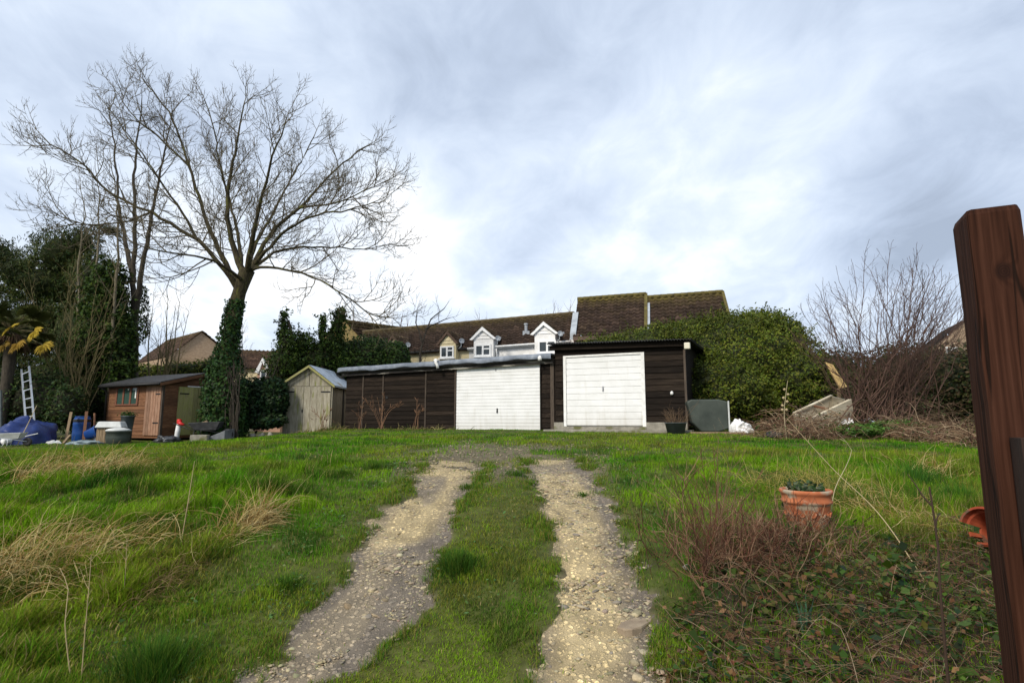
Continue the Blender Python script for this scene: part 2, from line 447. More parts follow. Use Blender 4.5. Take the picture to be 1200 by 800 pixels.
def track_tint(X, Y, E):
    l = np.interp(Y, E[0], E[1]); r = np.interp(Y, E[0], E[2])
    n = fbm(X * 2.2, Y * 1.3, 51, 4)[:, None]; n2 = fbm(X * 9, Y * 9, 52, 3)[:, None]
    wet = .75 * sm(.50, .66, fbm(X * 1.9 + 9, Y * .8, 53, 3)) + .95 * sm(.24, .02, r - X + (fbm(X * 3, Y * 2, 57, 2) - .5) * .3) + .5 * sm(.10, -.02, X - l)
    wet = np.clip(wet, 0, .92)[:, None]
    c = np.array([.305, .24, .135]) * (.72 + .56 * n) * (.6 + .8 * n2)
    return c * (1 - wet) + np.array([.118, .100, .082]) * (.7 + .6 * n2) * wet
def make_track(E, f0, f1):
    ys, xl, xr = E
    yy = np.concatenate([np.arange(-5, 1.6, .3), np.arange(1.6, 5.2, .025), np.arange(5.2, f1 + 1.2, .05)])
    s = np.linspace(-.28, 1.28, 56)
    l = np.interp(yy, ys, xl); r = np.interp(yy, ys, xr)
    X = l[:, None] + (r - l)[:, None] * s[None]; Y = np.repeat(yy[:, None], len(s), 1)
    X = X.ravel(); Y = Y.ravel()
    m = track_mask(X, Y, E, f0, f1)
    Z = ground_z(X, Y) - .022 + .030 * sm(.12, .6, m) + ((fbm(X * 9, Y * 9, 55, 4) - .5) * .022 + (fbm(X * 34, Y * 34, 56, 2) - .5) * .010) * m
    V = np.stack([X, Y, Z], -1)
    n = len(s); i = np.arange(len(V)).reshape(-1, n)
    Fc = np.stack([i[:-1, :-1], i[:-1, 1:], i[1:, 1:], i[1:, :-1]], -1).reshape(-1, 4)
    Fc = Fc[(m[Fc].mean(1) > .10)]
    used = np.unique(Fc); remap = -np.ones(len(V), int); remap[used] = np.arange(len(used))
    o = link('wheel_track', fast_mesh('wheel_track', V[used], remap[Fc], track_tint(X, Y, E)[used], True), None, GRAVEL)
    tag(o, kind='structure')
make_track(LTE, 6.6, 8.6); make_track(RTE, 7.2, 9.2)

# loose limestone chips bedded in the tracks
ICO_V, ICO_F = None, None
def ico():
    t = (1 + 5 ** .5) / 2
    V = np.array([(-1, t, 0), (1, t, 0), (-1, -t, 0), (1, -t, 0), (0, -1, t), (0, 1, t), (0, -1, -t), (0, 1, -t), (t, 0, -1), (t, 0, 1), (-t, 0, -1), (-t, 0, 1)], float)
    V /= np.linalg.norm(V[0])
    Fc = np.array([(0, 11, 5), (0, 5, 1), (0, 1, 7), (0, 7, 10), (0, 10, 11), (1, 5, 9), (5, 11, 4), (11, 10, 2), (10, 7, 6), (7, 1, 8), (3, 9, 4), (3, 4, 2), (3, 2, 6), (3, 6, 8), (3, 8, 9), (4, 9, 5), (2, 4, 11), (6, 2, 10), (8, 6, 7), (9, 8, 1)])
    return V, Fc
ICO_V, ICO_F = ico()
def chips(X, Y, S, col, Z=None, flat=(.2, .45)):
    n = len(X)
    if Z is None: Z = ground_z(X, Y) + .006
    V = np.repeat(ICO_V[None], n, 0) * (1 + .62 * (rng.random((n, 12, 1)) - .5))
    fl = rng.uniform(flat[0], flat[1], n); el = rng.uniform(.65, 1.0, n)
    V *= (S[:, None] * np.stack([np.ones(n), el, fl], -1))[:, None, :]
    a = rng.uniform(0, 6.28, n); c, s = np.cos(a)[:, None], np.sin(a)[:, None]
    x = V[..., 0] * c - V[..., 1] * s; y = V[..., 0] * s + V[..., 1] * c
    tx = rng.normal(0, .15, n)[:, None]
    W = np.stack([x + X[:, None], y + Y[:, None], V[..., 2] + x * tx + Z[:, None]], -1).reshape(-1, 3)
    Fc = (ICO_F[None] + (np.arange(n) * 12)[:, None, None]).reshape(-1, 3)
    return W, Fc, np.repeat(col, 12, 0)
def make_chips():
    X, Y, S = [], [], []
    for E, f1, n in ((LTE, 8.2, 10000), (RTE, 8.8, 15000)):
        y = 2.0 * np.exp(rng.random(n) * math.log(f1 / 2.0))
        l = np.interp(y, E[0], E[1]); r = np.interp(y, E[0], E[2])
        x = l + (r - l) * rng.uniform(-.12, 1.12, n)
        s = np.clip(rng.lognormal(math.log(.0090), .5, n), .0050, .036)
        dens = sm(.40, .62, fbm(x * 2.6, y * 2.6, 61, 3)) * .9 + .07
        if E is RTE: s *= 1.15
        k = (rng.random(n) < track_mask(x, y, E, 6.8, 8.8) * dens)
        X.append(x[k]); Y.append(y[k]); S.append(s[k])
    n = 2600                                            # the stony patch beyond
    y = rng.uniform(6.2, 12.5, n); x = rng.uniform(-2.4, 2.0, n)
    k = rng.random(n) < patch_mask(x, y) * .9
    X.append(x[k]); Y.append(y[k]); S.append(np.clip(rng.lognormal(math.log(.014), .4, k.sum()), .007, .035))
    X = np.concatenate(X); Y = np.concatenate(Y); S = np.concatenate(S)
    n = len(X)
    b = rng.random(n)[:, None]
    col = np.array([.36, .30, .19]) * (.55 + .62 * b) + rng.normal(0, .012, (n, 3))
    grey = rng.random(n) < .16
    col[grey] = np.array([.22, .19, .15]) * (.6 + .5 * rng.random(grey.sum()))[:, None]
    V, Fc, C = chips(X, Y, S, np.clip(col, .03, .6))
    o = link('limestone_gravel', fast_mesh('limestone_gravel', V, Fc, C), None, STONE_T); tag(o, kind='stuff')
make_chips()

# ================================================================== GRASS
def blades(X, Y, Z, H, W, A, lean, col, tipcol=None, seg=2):
    """tapered bent blades; A heading of the lean, lean 0..1"""
    n = len(X)
    dx, dy = np.cos(A), np.sin(A)
    fx, fy = -dy, dx
    if seg == 2:
        l1 = H * lean * .28; l2 = H * lean
        h1 = H * .55; h2 = H * np.sqrt(np.clip(1 - (lean * .85) ** 2, .03, 1))
        P0 = np.stack([X - fx * W / 2, Y - fy * W / 2, Z], -1); P1 = np.stack([X + fx * W / 2, Y + fy * W / 2, Z], -1)
        P2 = np.stack([X + dx * l1 + fx * W * .38, Y + dy * l1 + fy * W * .38, Z + h1 * (1 - .35 * lean)], -1)
        P3 = np.stack([X + dx * l1 - fx * W * .38, Y + dy * l1 - fy * W * .38, Z + h1 * (1 - .35 * lean)], -1)
        P4 = np.stack([X + dx * l2, Y + dy * l2, Z + h2], -1)
        V = np.stack([P0, P1, P2, P3, P4], 1).reshape(-1, 3)
        i = (np.arange(n) * 5)[:, None]
        Fc = np.concatenate([i + np.array([0, 1, 2]), i + np.array([0, 2, 3]), i + np.array([3, 2, 4])], 0)
        C = np.repeat(col[:, None], 5, 1)
        if tipcol is not None: C[:, 4] = tipcol
        return V, Fc, C.reshape(-1, 3)
    P0 = np.stack([X - fx * W / 2, Y - fy * W / 2, Z], -1); P1 = np.stack([X + fx * W / 2, Y + fy * W / 2, Z], -1)
    P2 = np.stack([X + dx * H * lean, Y + dy * H * lean, Z + H * np.sqrt(np.clip(1 - lean ** 2 * .8, .05, 1))], -1)
    V = np.stack([P0, P1, P2], 1).reshape(-1, 3)
    Fc = np.arange(n * 3).reshape(-1, 3)
    return V, Fc, np.repeat(col, 3, 0)
def join(parts):
    V, Fc, C = [], [], []; b = 0
    for v, f, c in parts:
        V.append(v); Fc.append(f + b); C.append(c); b += len(v)
    return np.concatenate(V), np.concatenate(Fc), np.concatenate(C)
def rough_mask(X, Y):
    """the long uncut grass at the left"""
    l = np.interp(Y, LTE[0], LTE[1])
    d = l - .55 - X + (fbm(X * 1.1, Y * 1.1, 71, 3) - .5) * 1.1
    return sm(0, .7, d) * sm(9.2, 6.2, Y + (fbm(X * .8, Y * .8, 72) - .5) * 2)
def rough_right(X, Y):
    u = X / Y
    return sm(.40, .55, u + (fbm(X, Y, 73, 3) - .5) * .2) * sm(3.6, 4.4, Y) * sm(9.5, 7, Y)
def median_mask(X, Y):
    l = np.interp(Y, LTE[0], LTE[2]); r = np.interp(Y, RTE[0], RTE[1])
    return sm(-.1, .1, X - l) * sm(.1, -.1, X - r) * sm(9, 7, Y)
def edge_blades(n):
    """tussocky lip of turf hanging over the edges of the wheel tracks"""
    X, Y = [], []
    for E, f1 in ((LTE, 8.0), (RTE, 8.6)):
        for col_ in (1, 2):
            m = n // 4; y = 1.95 * np.exp(rng.random(m) * math.log(f1 / 1.95)); x = np.interp(y, E[0], E[col_]) + rng.normal(0, .085, m)
            k = (rng.random(m) < sm(.42, .58, fbm(x * 4, y * 4, 77, 3))); X.append(x[k]); Y.append(y[k])
    x = np.concatenate(X); y = np.concatenate(Y); m = gravel_mask(x, y); k = m < .93; x, y = x[k], y[k]; n = len(x)
    c = pal(rng, n, [(.07, .18, .01), (.12, .22, .014), (.17, .19, .028), (.045, .11, .012), (.20, .16, .05)])
    H = rng.uniform(.02, .075, n) * (.5 + 1.0 * fbm(x * 5, y * 5, 78, 2))
    return blades(x, y, ground_z(x, y) - .004, H, np.maximum(.0035, y * .0009), rng.uniform(0, 6.283, n), np.clip(rng.normal(.65, .2, n), .1, .97), c, c * 1.15)
def pal(g, n, cols, w=None, vary=.25):
    cols = np.array(cols); k = g.choice(len(cols), n, p=w); return np.clip(cols[k] * g.uniform(1 - vary, 1 + vary, (n, 1)) + g.normal(0, .004, (n, 3)), .003, 1)
def make_grass(y0, y1, n, far):
    y = y0 * np.exp(rng.random(n) * math.log(y1 / y0))
    x = rng.uniform(-.97, .97, n) * y
    g = gravel_mask(x, y); pmk = patch_mask(x, y); bd = bed_mask(x, y)
    shade = np.zeros(n)
    ok = rng.random(n) < (1 - g * .985) * (1 - .93 * pmk) * (1 - bd * (.22 + .5 * sm(.27, .45, x / y)))
    thin = sm(.30, .46, fbm(x * 2.2, y * 2.2, 81, 4))
    # worn verge beside the ruts
    verge = np.maximum(track_mask(x, y, (LTE[0], LTE[1] - .22, LTE[2] + .14), 6.6, 8.6), track_mask(x, y, (RTE[0], RTE[1] - .14, RTE[2] + .25), 7.2, 9.2))
    ok &= rng.random(n) < (.45 + .55 * thin) * (1 - .35 * verge)
    ok &= ~((x > -7.3) & (x < 5.2) & (y > 17.45 - .4452 * x)) & ~((y > 18.6) & (x < -6.2) & (y > 19.3 - .0 * x))
    x, y, g, verge, bd = x[ok], y[ok], g[ok], verge[ok], bd[ok]
    n = len(x)
    ro = rough_mask(x, y); rr = rough_right(x, y); md = median_mask(x, y)
    tuft = fbm(x * 3.2, y * 3.2, 82, 3); patch = fbm(x * .55, y * .55, 83, 3); p2 = fbm(x * 1.6 + 4, y * 1.6, 84, 3)
    H = .022 + .035 * sm(.3, .75, tuft) + .016 * rng.random(n)
    H = H * (1 - .25 * md) * (1 - .4 * verge) + ro * (.02 + .095 * sm(.3, .7, tuft)) * rng.uniform(.5, 1.3, n) + rr * (.03 + .09 * tuft) * rng.uniform(.5, 1.2, n)
    H *= np.where(far, (.85 + .25 * patch) * (1 - .5 * sm(12, 15.5, y)), 1.0) * (1 + .6 * sm(.62, .8, tuft) * (y > 5))
    W = np.maximum(.0030 + .0030 * rng.random(n) ** 2 + .0050 * ro * rng.random(n), y * (.00125 if far else .0009))
    lean = np.clip(rng.normal(.5, .22, n) + .22 * ro + .15 * md, .05, .97)
    A = rng.uniform(0, 6.283, n)
    bias = ro > .5
    A[bias] = np.where(rng.random(bias.sum()) < .55, A[bias], rng.normal(.15, .9, bias.sum()))
    lush = np.array([.068, .215, .007]); bright = np.array([.165, .315, .010]); yellow = np.array([.24, .235, .05]); dark = np.array([.028, .078, .014]); straw = np.array([.40, .31, .135]); moss = np.array([.20, .17, .028])
    c = lush + (bright - lush) * sm(.35, .65, p2)[:, None]
    c = c + (dark - c) * (sm(.50, .70, fbm(x * 2.4, y * 2.4, 85, 3)) * .75)[:, None]
    yl = np.clip((.75 * sm(.42, .66, patch) + .35 * sm(.5, .7, fbm(x * 1.7 + 6, y * 1.7, 88, 3))) + (.25 + .6 * sm(.35, .6, fbm(x * 1.2 + 2, y * .9, 87, 3))) * md + .45 * verge, 0, .9) * rng.random(n)
    c = c + (moss * (1 + .4 * rng.random(n)[:, None]) - c) * yl[:, None]
    isy = rng.random(n) < .06 + .10 * rr; c[isy] = yellow * rng.uniform(.6, 1.15, isy.sum())[:, None]
    iss = rng.random(n) < .025 + .06 * ro + .10 * rr * sm(.45, .6, p2); c[iss] = straw * rng.uniform(.5, 1.1, iss.sum())[:, None]
    c *= (rng.uniform(.6, 1.35, n) * (1 + ro * rng.uniform(-.35, .25, n)))[:, None]
    dk = bd > .3; c[dk] *= .85
    Z = ground_z(x, y) - .004
    return blades(x, y, Z, H, W, A, lean, c, c * 1.15 + np.array([.01, .008, 0]), 1 if far else 2)
gA = join([make_grass(1.95, 8.0, 420000, False), edge_blades(70000)])
o = link('grass', fast_mesh('grass', *gA), None, BLADE); tag(o, kind='stuff')
gB = make_grass(7.6, 24.0, 260000, True)
o = link('lawn', fast_mesh('lawn', *gB), None, BLADE); tag(o, kind='stuff')
del gA, gB

# ================================================================== GARAGES
GTH = R(24.0)
G_T = math.tan(GTH); G_K = 17.234
def gs(u, v=460):
    """distance along the garage fronts, from the far left corner, of a photo column"""
    a = (u - 600) / F
    y0 = 0
    Y = G_K / (1 + G_T * a)
    for _ in range(3):
        x, y, z = ray(u, v); a = x / y; Y = G_K / (1 + G_T * a)
    X = a * Y
    return (X - GX0) / math.cos(GTH), X, Y
GX0 = 0.0
_s, GX0, GY0 = gs(405)
def gzv(u, v):
    s, X, Y = gs(u, v)
    return P(u, v, Y).z
g_base = gzv(584, 504) ; g2_base = gzv(710, 499.5)
S_DOOR = (gs(534.5)[0], gs(633)[0]); S_JOIN = gs(650)[0]; S_END = gs(803)[0]; S2_DOOR = (gs(664)[0], gs(752)[0])
def board_mesh(name, h, t, lap=.018):
    """one lapped weatherboard, 1 m long along x, tapered: thick at the bottom edge"""
    me = bpy.data.meshes.new(name)
    V = []
    for x in (0, 1):
        V += [(x, -t, 0), (x, 0.0, 0), (x, 0.0, h + lap), (x, -t * .35, h + lap)]
    Fc = [(0, 1, 2, 3), (7, 6, 5, 4), (0, 4, 5, 1), (1, 5, 6, 2), (2, 6, 7, 3), (3, 7, 4, 0)]
    me.from_pydata(V, [], [tuple(reversed(f)) for f in Fc]); me.update()
    return me
def lay_boards(parent, me, m, x0, x1, z0, z1, h, y=0.0, clip=None, jitter=.004):
    """boards from z0 up to z1 between x0 and x1; clip(z) may return narrower ends"""
    k = 0; z = z0
    if not me.materials: me.materials.append(m)
    while z < z1 - .03:
        a, b = (x0, x1) if clip is None else clip(z + h / 2)
        if b - a > .04:
            o = bpy.data.objects.new('board', me); COL.objects.link(o); o.parent = parent
            hh = min(h, z1 - z) / h
            o.location = (a + random.uniform(0, jitter), y - random.uniform(0, .004), z + random.uniform(-.003, .003))
            o.scale = (b - a - random.uniform(0, jitter), 1 + random.uniform(-.1, .25), hh)
            o.rotation_euler = (0, random.uniform(-.0025, .0025), 0)
        z += h; k += 1
def door_material():
    m = mat('white_garage_door', [(.3, (.68, .68, .66)), (.6, (.77, .77, .76))], 2.5, .45, .02, (1, 1, 1), 0, 5)
    nt = m.node_tree; N = nt.nodes; L = nt.links; b = N['Principled BSDF']
    src = b.inputs['Base Color'].links[0].from_socket
    tc = N.new('ShaderNodeTexCoord'); sp = N.new('ShaderNodeSeparateXYZ'); L.new(tc.outputs['Object'], sp.inputs[0])
    mp = N.new('ShaderNodeMapping'); mp.inputs['Scale'].default_value = (9, 9, 1.4); L.new(tc.outputs['Object'], mp.inputs['Vector'])
    n1 = N.new('ShaderNodeTexNoise'); n1.inputs['Scale'].default_value = 1; n1.inputs['Detail'].default_value = 6; L.new(mp.outputs[0], n1.inputs['Vector'])
    # splash-back mud along the foot, and rain streaks with a little rust
    zr = N.new('ShaderNodeMapRange'); zr.inputs[1].default_value = .0; zr.inputs[2].default_value = .55; zr.inputs[3].default_value = .62; zr.inputs[4].default_value = 0; L.new(sp.outputs[2], zr.inputs[0])
    ad = N.new('ShaderNodeMath'); ad.operation = 'MULTIPLY'; L.new(zr.outputs[0], ad.inputs[0]); L.new(n1.outputs['Fac'], ad.inputs[1])
    mx = N.new('ShaderNodeMix'); mx.data_type = 'RGBA'; mx.inputs[7].default_value = (.30, .27, .19, 1); L.new(ad.outputs[0], mx.inputs[0]); L.new(src, mx.inputs[6])
    st = N.new('ShaderNodeMapRange'); st.inputs[1].default_value = .58; st.inputs[2].default_value = .78; st.inputs[3].default_value = 0; st.inputs[4].default_value = .28; L.new(n1.outputs['Fac'], st.inputs[0])
    m2 = N.new('ShaderNodeMix'); m2.data_type = 'RGBA'; m2.inputs[7].default_value = (.42, .38, .29, 1); L.new(st.outputs[0], m2.inputs[0]); L.new(mx.outputs[2], m2.inputs[6])
    L.new(m2.outputs[2], b.inputs['Base Color'])
    return m
WHITE_DOOR = door_material()
def ribbed_door(name, x0, x1, z0, z1, n, parent, depth=.012, y=.0):
    """pressed steel up-and-over door skin with horizontal ribs"""
    prof = []; h = (z1 - z0) / n
    for i in range(n):
        a = z0 + i * h
        prof += [(y + depth, a + .001), (y + depth, a + h * .05), (y, a + h * .12), (y, a + h * .97)]
    prof.append((y + depth, z1))
    V = []; Fc = []
    for x in (x0, x1):
        for (yy, z) in prof: V.append((x, yy, z))
    m = len(prof)
    for i in range(m - 1): Fc.append((i, m + i, m + i + 1, i + 1))
    mb = MB(); mb.add(V, Fc); mb.box(x0, x1, y + depth + .003, y + depth + .03, z0, z1)
    return mb.build(name, WHITE_DOOR, parent)
def make_garages():
    rot = -GTH
    D = 4.6
    # ---- the long low garage
    t = thing('garage', 'long low dark timber garage with four boarded bays beside its wide white door', 'garage', (GX0, GY0, g_base), rot)
    zt = lambda u, v: gzv(u, v) - g_base
    hL, hR = zt(405, 436), zt(648, 420)
    top = lambda s: hL + (hR - hL) * s / S_JOIN
    bm = board_mesh('board', .142, .032)
    bays = [gs(405)[0], gs(425.5)[0], gs(449)[0], gs(499)[0], gs(533)[0]]
    MB().box(.0, S_DOOR[0] - .03, .03, .09, -.15, hL - .02).build('wall', WOOD_DARK, t); MB().box(S_DOOR[1] + .03, S_JOIN - .005, .03, .09, -.15, hR - .05).build('wall', WOOD_DARK, t)
    MB().box(0.0, .06, .091, D, -.15, hL - .05).build('wall', WOOD_DARK, t); MB().box(.061, S_JOIN - .01, D - .06, D, -.15, hL - .06).build('wall', WOOD_DARK, t)
    for a, b in zip(bays[:-1], bays[1:]):
        lay_boards(t, bm, WOOD_DARK, a + .02, b - .02, -.10, hL + (top((a + b) / 2) - hL) + .02, .142, .03)
    lay_boards(t, bm, WOOD_DARK, S_DOOR[1] + .05, S_JOIN - .13, -.05, hR - .02, .142, .03)
    for s in bays[1:4]:
        MB().box(s - .025, s + .025, -.02, .028, -.1, top(s) + .02).build('batten', WOOD_BATTEN, t)
    MB().box(S_DOOR[0] - .05, S_DOOR[0], -.02, .06, -.1, top(S_DOOR[0])).build('door_post', WOOD_BATTEN, t)
    MB().box(S_DOOR[1] + .0, S_DOOR[1] + .045, -.02, .06, -.1, top(S_DOOR[1])).build('door_post', WOOD_DARK, t)
    MB().box(S_JOIN - .13, S_JOIN - .02, -.012, .04, -.1, hR).build('batten', WOOD_BATTEN, t)
    MB().box(bays[2] + .12, bays[2] + .2, -.015, .02, 1.02, 1.10).build('latch', BLACK_METAL, t)
    d0, d1 = S_DOOR
    dz1 = min(zt(584, 428.5), top(d0) - .02)
    door = ribbed_door('garage_door', d0 + .015, d1 - .01, .01, dz1, 19, t, .014, .0)
    mid = (d0 + d1) / 2 + .02
    h = MB(); h.box(mid - .022, mid + .022, -.012, .0, .52, .66); h.bar((mid, -.03, .60), (mid - .004, -.03, .53), .018, .018); h.box(mid - .01, mid + .01, -.035, -.012, .585, .615)
    h.build('handle', BLACK_METAL, door)
    MB().box(mid - .09, mid - .03, -.004, .001, dz1 - .16, dz1 - .09).build('emblem', mat('grey_badge', [(.3, (.25, .25, .25)), (.7, (.38, .38, .37))], 30, .4, .1), door)
    # roof: fascia, felted slab with a rolled front edge, sagging gutter, bits of fittings
    def slab(name, s0, s1, y0, y1, dz0, dz1_, m, rise=.12):
        V = []
        for z_ in (dz0, dz1_):
            for (s, y) in ((s0, y0), (s1, y0), (s1, y1), (s0, y1)):
                V.append((s, y, top(s) + z_ + rise * (y - y0) / (y1 - y0)))
        return MB().hexa(V).build(name, m, t)
    slab('fascia', -.12, S_JOIN - .02, -.115, -.09, -.15, .02, FASCIA, 0)
    slab('roof', -.16, S_JOIN - .01, -.22, D + .15, .09, .135, GREY_FELT, .16)
    V = []; Fc = []; nn = 60
    for k in range(nn + 1):
        s = -.17 + (S_JOIN + .155) * k / nn; wv = .012 * math.sin(s * 3.1) + .008 * math.sin(s * 7.7 + 1)
        V += [(s, -.20 + wv * .4, top(s) + .145 + wv * .4), (s, -.245 + wv, top(s) + .12 + wv), (s, -.262 + wv, top(s) + .03 + wv), (s, -.25 + wv, top(s) - .005 + wv * 1.6)]
    for k in range(nn):
        for q in range(3): Fc.append((4 * k + q, 4 * k + q + 1, 4 * k + q + 5, 4 * k + q + 4))
    MB().add(V, Fc).build('felt_edge', GREY_FELT, t, True)
    g = MB(); N_ = 20
    for k in range(N_):
        s0_ = -.30 + (S_JOIN + .28) * k / N_; s1_ = -.30 + (S_JOIN + .28) * (k + 1) / N_
        for j in range(6):
            a0 = math.pi + math.pi * j / 6; a1 = math.pi + math.pi * (j + 1) / 6
            f = lambda s, a: (s, -.185 + .05 * math.cos(a), top(s) - .005 + .05 * math.sin(a) + .01 * math.sin(s * 1.3))
            g.add([f(s0_, a0), f(s1_, a0), f(s1_, a1), f(s0_, a1)], [(0, 1, 2, 3)])
    g.build('gutter', BLACK_METAL, t, True)
    g = MB(); g.tube([(-.28, -.16, hL + .0), (-.28, -.15, hL - .10), (-.18, -.06, hL - .2), (-.05, -.035, hL - .22)], .034, 8); g.build('downpipe', BLACK_METAL, t, True)
    s_ = gs(516)[0]
    g = MB(); g.tube([(s_, -.30, top(s_) + .20), (s_, -.30, top(s_) + .08), (s_ + .05, -.30, top(s_) + .0), (s_ + .06, -.28, top(s_) - .1)], [.05, .055, .045, .05], 8); g.box(s_ - .09, s_ + .06, -.32, -.2, top(s_) + .13, top(s_) + .17)
    g.build('pipe_bracket', WHITE_FRAME, t, True)
    s_ = gs(636.5)[0]
    g = MB(); g.tube([(s_, -.24, top(s_) + .08), (s_, -.25, top(s_) + .02), (s_, -.25, top(s_) - .06)], [.03, .065, .055], 10); g.build('lamp', WHITE_FRAME, t, True)
    g = MB(); g.tube([(s_ - .01, -.2, top(s_) - .05), (s_ - .05, -.06, top(s_) - .35), (s_ - .07, -.03, top(s_) - .8)], .008, 6); g.build('cable', BLACK_METAL, t, True)
    # ---- the taller garage on its plinth
    X1 = GX0 + S_JOIN * math.cos(GTH); Y1 = GY0 - S_JOIN * math.sin(GTH)
    t2 = thing('garage', 'taller dark timber garage with white framed door standing on a concrete plinth', 'garage', (X1, Y1, g2_base), rot)
    Lr = S_END - S_JOIN; a0, a1 = S2_DOOR[0] - S_JOIN, S2_DOOR[1] - S_JOIN
    z2 = lambda u, v: gzv(u, v) - g2_base
    hl, hr = z2(650, 405.5), z2(803, 400.5)
    top2 = lambda s: hl + (hr - hl) * s / Lr
    dz = z2(708, 417)
    bm2 = board_mesh('board', .165, .036)
    for q in ((0, a0 - .09, .03, .1, .12, hl - .02), (a1 + .1, Lr, .03, .1, .12, hl - .02), (a0 - .089, a1 + .099, .03, .1, dz + .07, hl - .02), (Lr - .07, Lr, .101, D, .12, hl - .03), (0, .07, .101, D, .12, hl - .03), (.071, Lr - .071, D - .07, D, .12, hl - .04)):
        MB().box(*q).build('wall', WOOD_DARK, t2)
    lay_boards(t2, bm2, WOOD_DARK, .03, a0 - .085, .13, dz + .06, .165, .03)
    lay_boards(t2, bm2, WOOD_DARK, a1 + .09, Lr + .01, .13, dz + .06, .165, .03)
    lay_boards(t2, bm2, WOOD_DARK, .01, Lr + .01, dz + .07, min(hl, hr) + .02, .165, .03)
    MB().box(Lr - .01, Lr + .045, -.02, .06, -.05, hr - .05).build('corner_post', WOOD_BATTEN, t2)
    fr = MB(); fr.box(a0 - .085, a0 - .006, -.03, .06, .0, dz + .055); fr.box(a1 + .006, a1 + .10, -.03, .06, .0, dz + .055); fr.box(a0 - .006, a1 + .006, -.03, .06, dz + .003, dz + .055)
    fr.build('door_frame', WHITE_FRAME, t2)
    door = ribbed_door('garage_door', a0, a1, .015, dz, 11, t2, .016, .0)
    mid = (a0 + a1) / 2
    h = MB(); h.box(mid - .02, mid + .02, -.012, .0, .98, 1.12); h.bar((mid, -.03, 1.06), (mid, -.03, .99), .016, .016); h.box(mid - .01, mid + .01, -.035, -.01, 1.04, 1.07)
    h.build('handle', mat('steel_handle', [(.3, (.3, .3, .31)), (.7, (.45, .45, .46))], 20, .35, .05, metal=.8), door)
    pl = MB(); pl.box(-.02, a0 - .09, -.05, .13, -.3, .115); pl.box(a1 + .102, Lr + .03, -.05, .13, -.3, .115); pl.box(a0 - .09, a1 + .102, -.07, .13, -.3, -.006)
    pl.build('plinth', CONCRETE, t2, bevel=.012)
    MB().box(a0 - .5, Lr + .2, -.62, -.072, -.35, -.085).build('apron', CONCRETE, t2, bevel=.015)
    # corrugated sheet roof with overhang
    V = []; Fc = []; n = 150
    for j, y in enumerate((-.28, D + .2)):
        for k in range(n + 1):
            s = -.14 + (Lr + .38) * k / n
            for dzz in (0, .016):
                V.append((s, y, top2(s) + .03 + dzz + .022 * math.sin(2 * math.pi * s / .078) + j * .16))
    b = 2 * (n + 1)
    for k in range(n):
        i = 2 * k
        Fc += [(i + 1, i + 3, b + i + 3, b + i + 1), (i, b + i, b + i + 2, i + 2), (i, i + 2, i + 3, i + 1), (b + i, b + i + 1, b + i + 3, b + i + 2)]
    m = MB(); m.add(V, Fc); m.build('corrugated_roof', BLACK_FELT, t2)
    MB().hexa([(-.1, -.13, top2(0) - .13), (Lr + .2, -.13, top2(Lr) - .13), (Lr + .2, -.09, top2(Lr) - .13), (-.1, -.09, top2(0) - .13), (-.1, -.13, top2(0) - .0), (Lr + .2, -.13, top2(Lr) - .0), (Lr + .2, -.09, top2(Lr) - .0), (-.1, -.09, top2(0) - .0)]).build('fascia', WOOD_DARK, t2)
    g = MB(); g.box(Lr + .05, Lr + .20, -.26, -.10, hr - .22, hr - .05); g.build('floodlight', mat('cream_plastic', [(.3, (.62, .58, .44)), (.7, (.74, .70, .56))], 5, .4, .05), t2, bevel=.02)
    s_ = gs(787.5)[0] - S_JOIN
    MB().lathe([(.0, .07), (.035, .045), (.045, .0), (.032, -.035), (0, -.04)], (s_, -.04, z2(787.5, 461)), 10).build('alarm_bell', WHITE_FRAME, t2, True)
make_garages()

# ================================================================== HOUSES BEHIND
RENDER_W = mat('white_render', [(.3, (.66, .65, .62)), (.6, (.80, .79, .77))], 3, .85, .1)
RENDER_C = mat('cream_render', [(.3, (.52, .44, .26)), (.6, (.66, .57, .36))], 3, .85, .1)
STONE_TAN = mat('tan_stone_wall', [(.25, (.21, .14, .09)), (.5, (.33, .235, .155)), (.75, (.43, .32, .215))], 7, .95, .5, (1, 1, 2.5))
STONE_OCHRE = mat('ochre_stone_wall', [(.25, (.24, .165, .06)), (.5, (.36, .26, .105)), (.75, (.45, .34, .15))], 7, .95, .5, (1, 1, 2.5))
BRICK_PINK = mat('pink_brick', [(.3, (.40, .22, .15)), (.7, (.55, .34, .25))], 9, .95, .4, (1, 1, 3))
TRIM_W = mat('white_trim', [(.3, (.74, .74, .73)), (.7, (.84, .84, .83))], 5, .5, .03)
TRIM_B = mat('brown_trim', [(.3, (.06, .035, .022)), (.7, (.12, .075, .05))], 5, .6, .1)
LEAD = mat('lead_flashing', [(.3, (.24, .26, .28)), (.7, (.40, .43, .46))], 4, .6, .1)
PANE = glass_mat('window_glass')
PANE2 = glass_mat('window_glass_green', (.05, .08, .07))
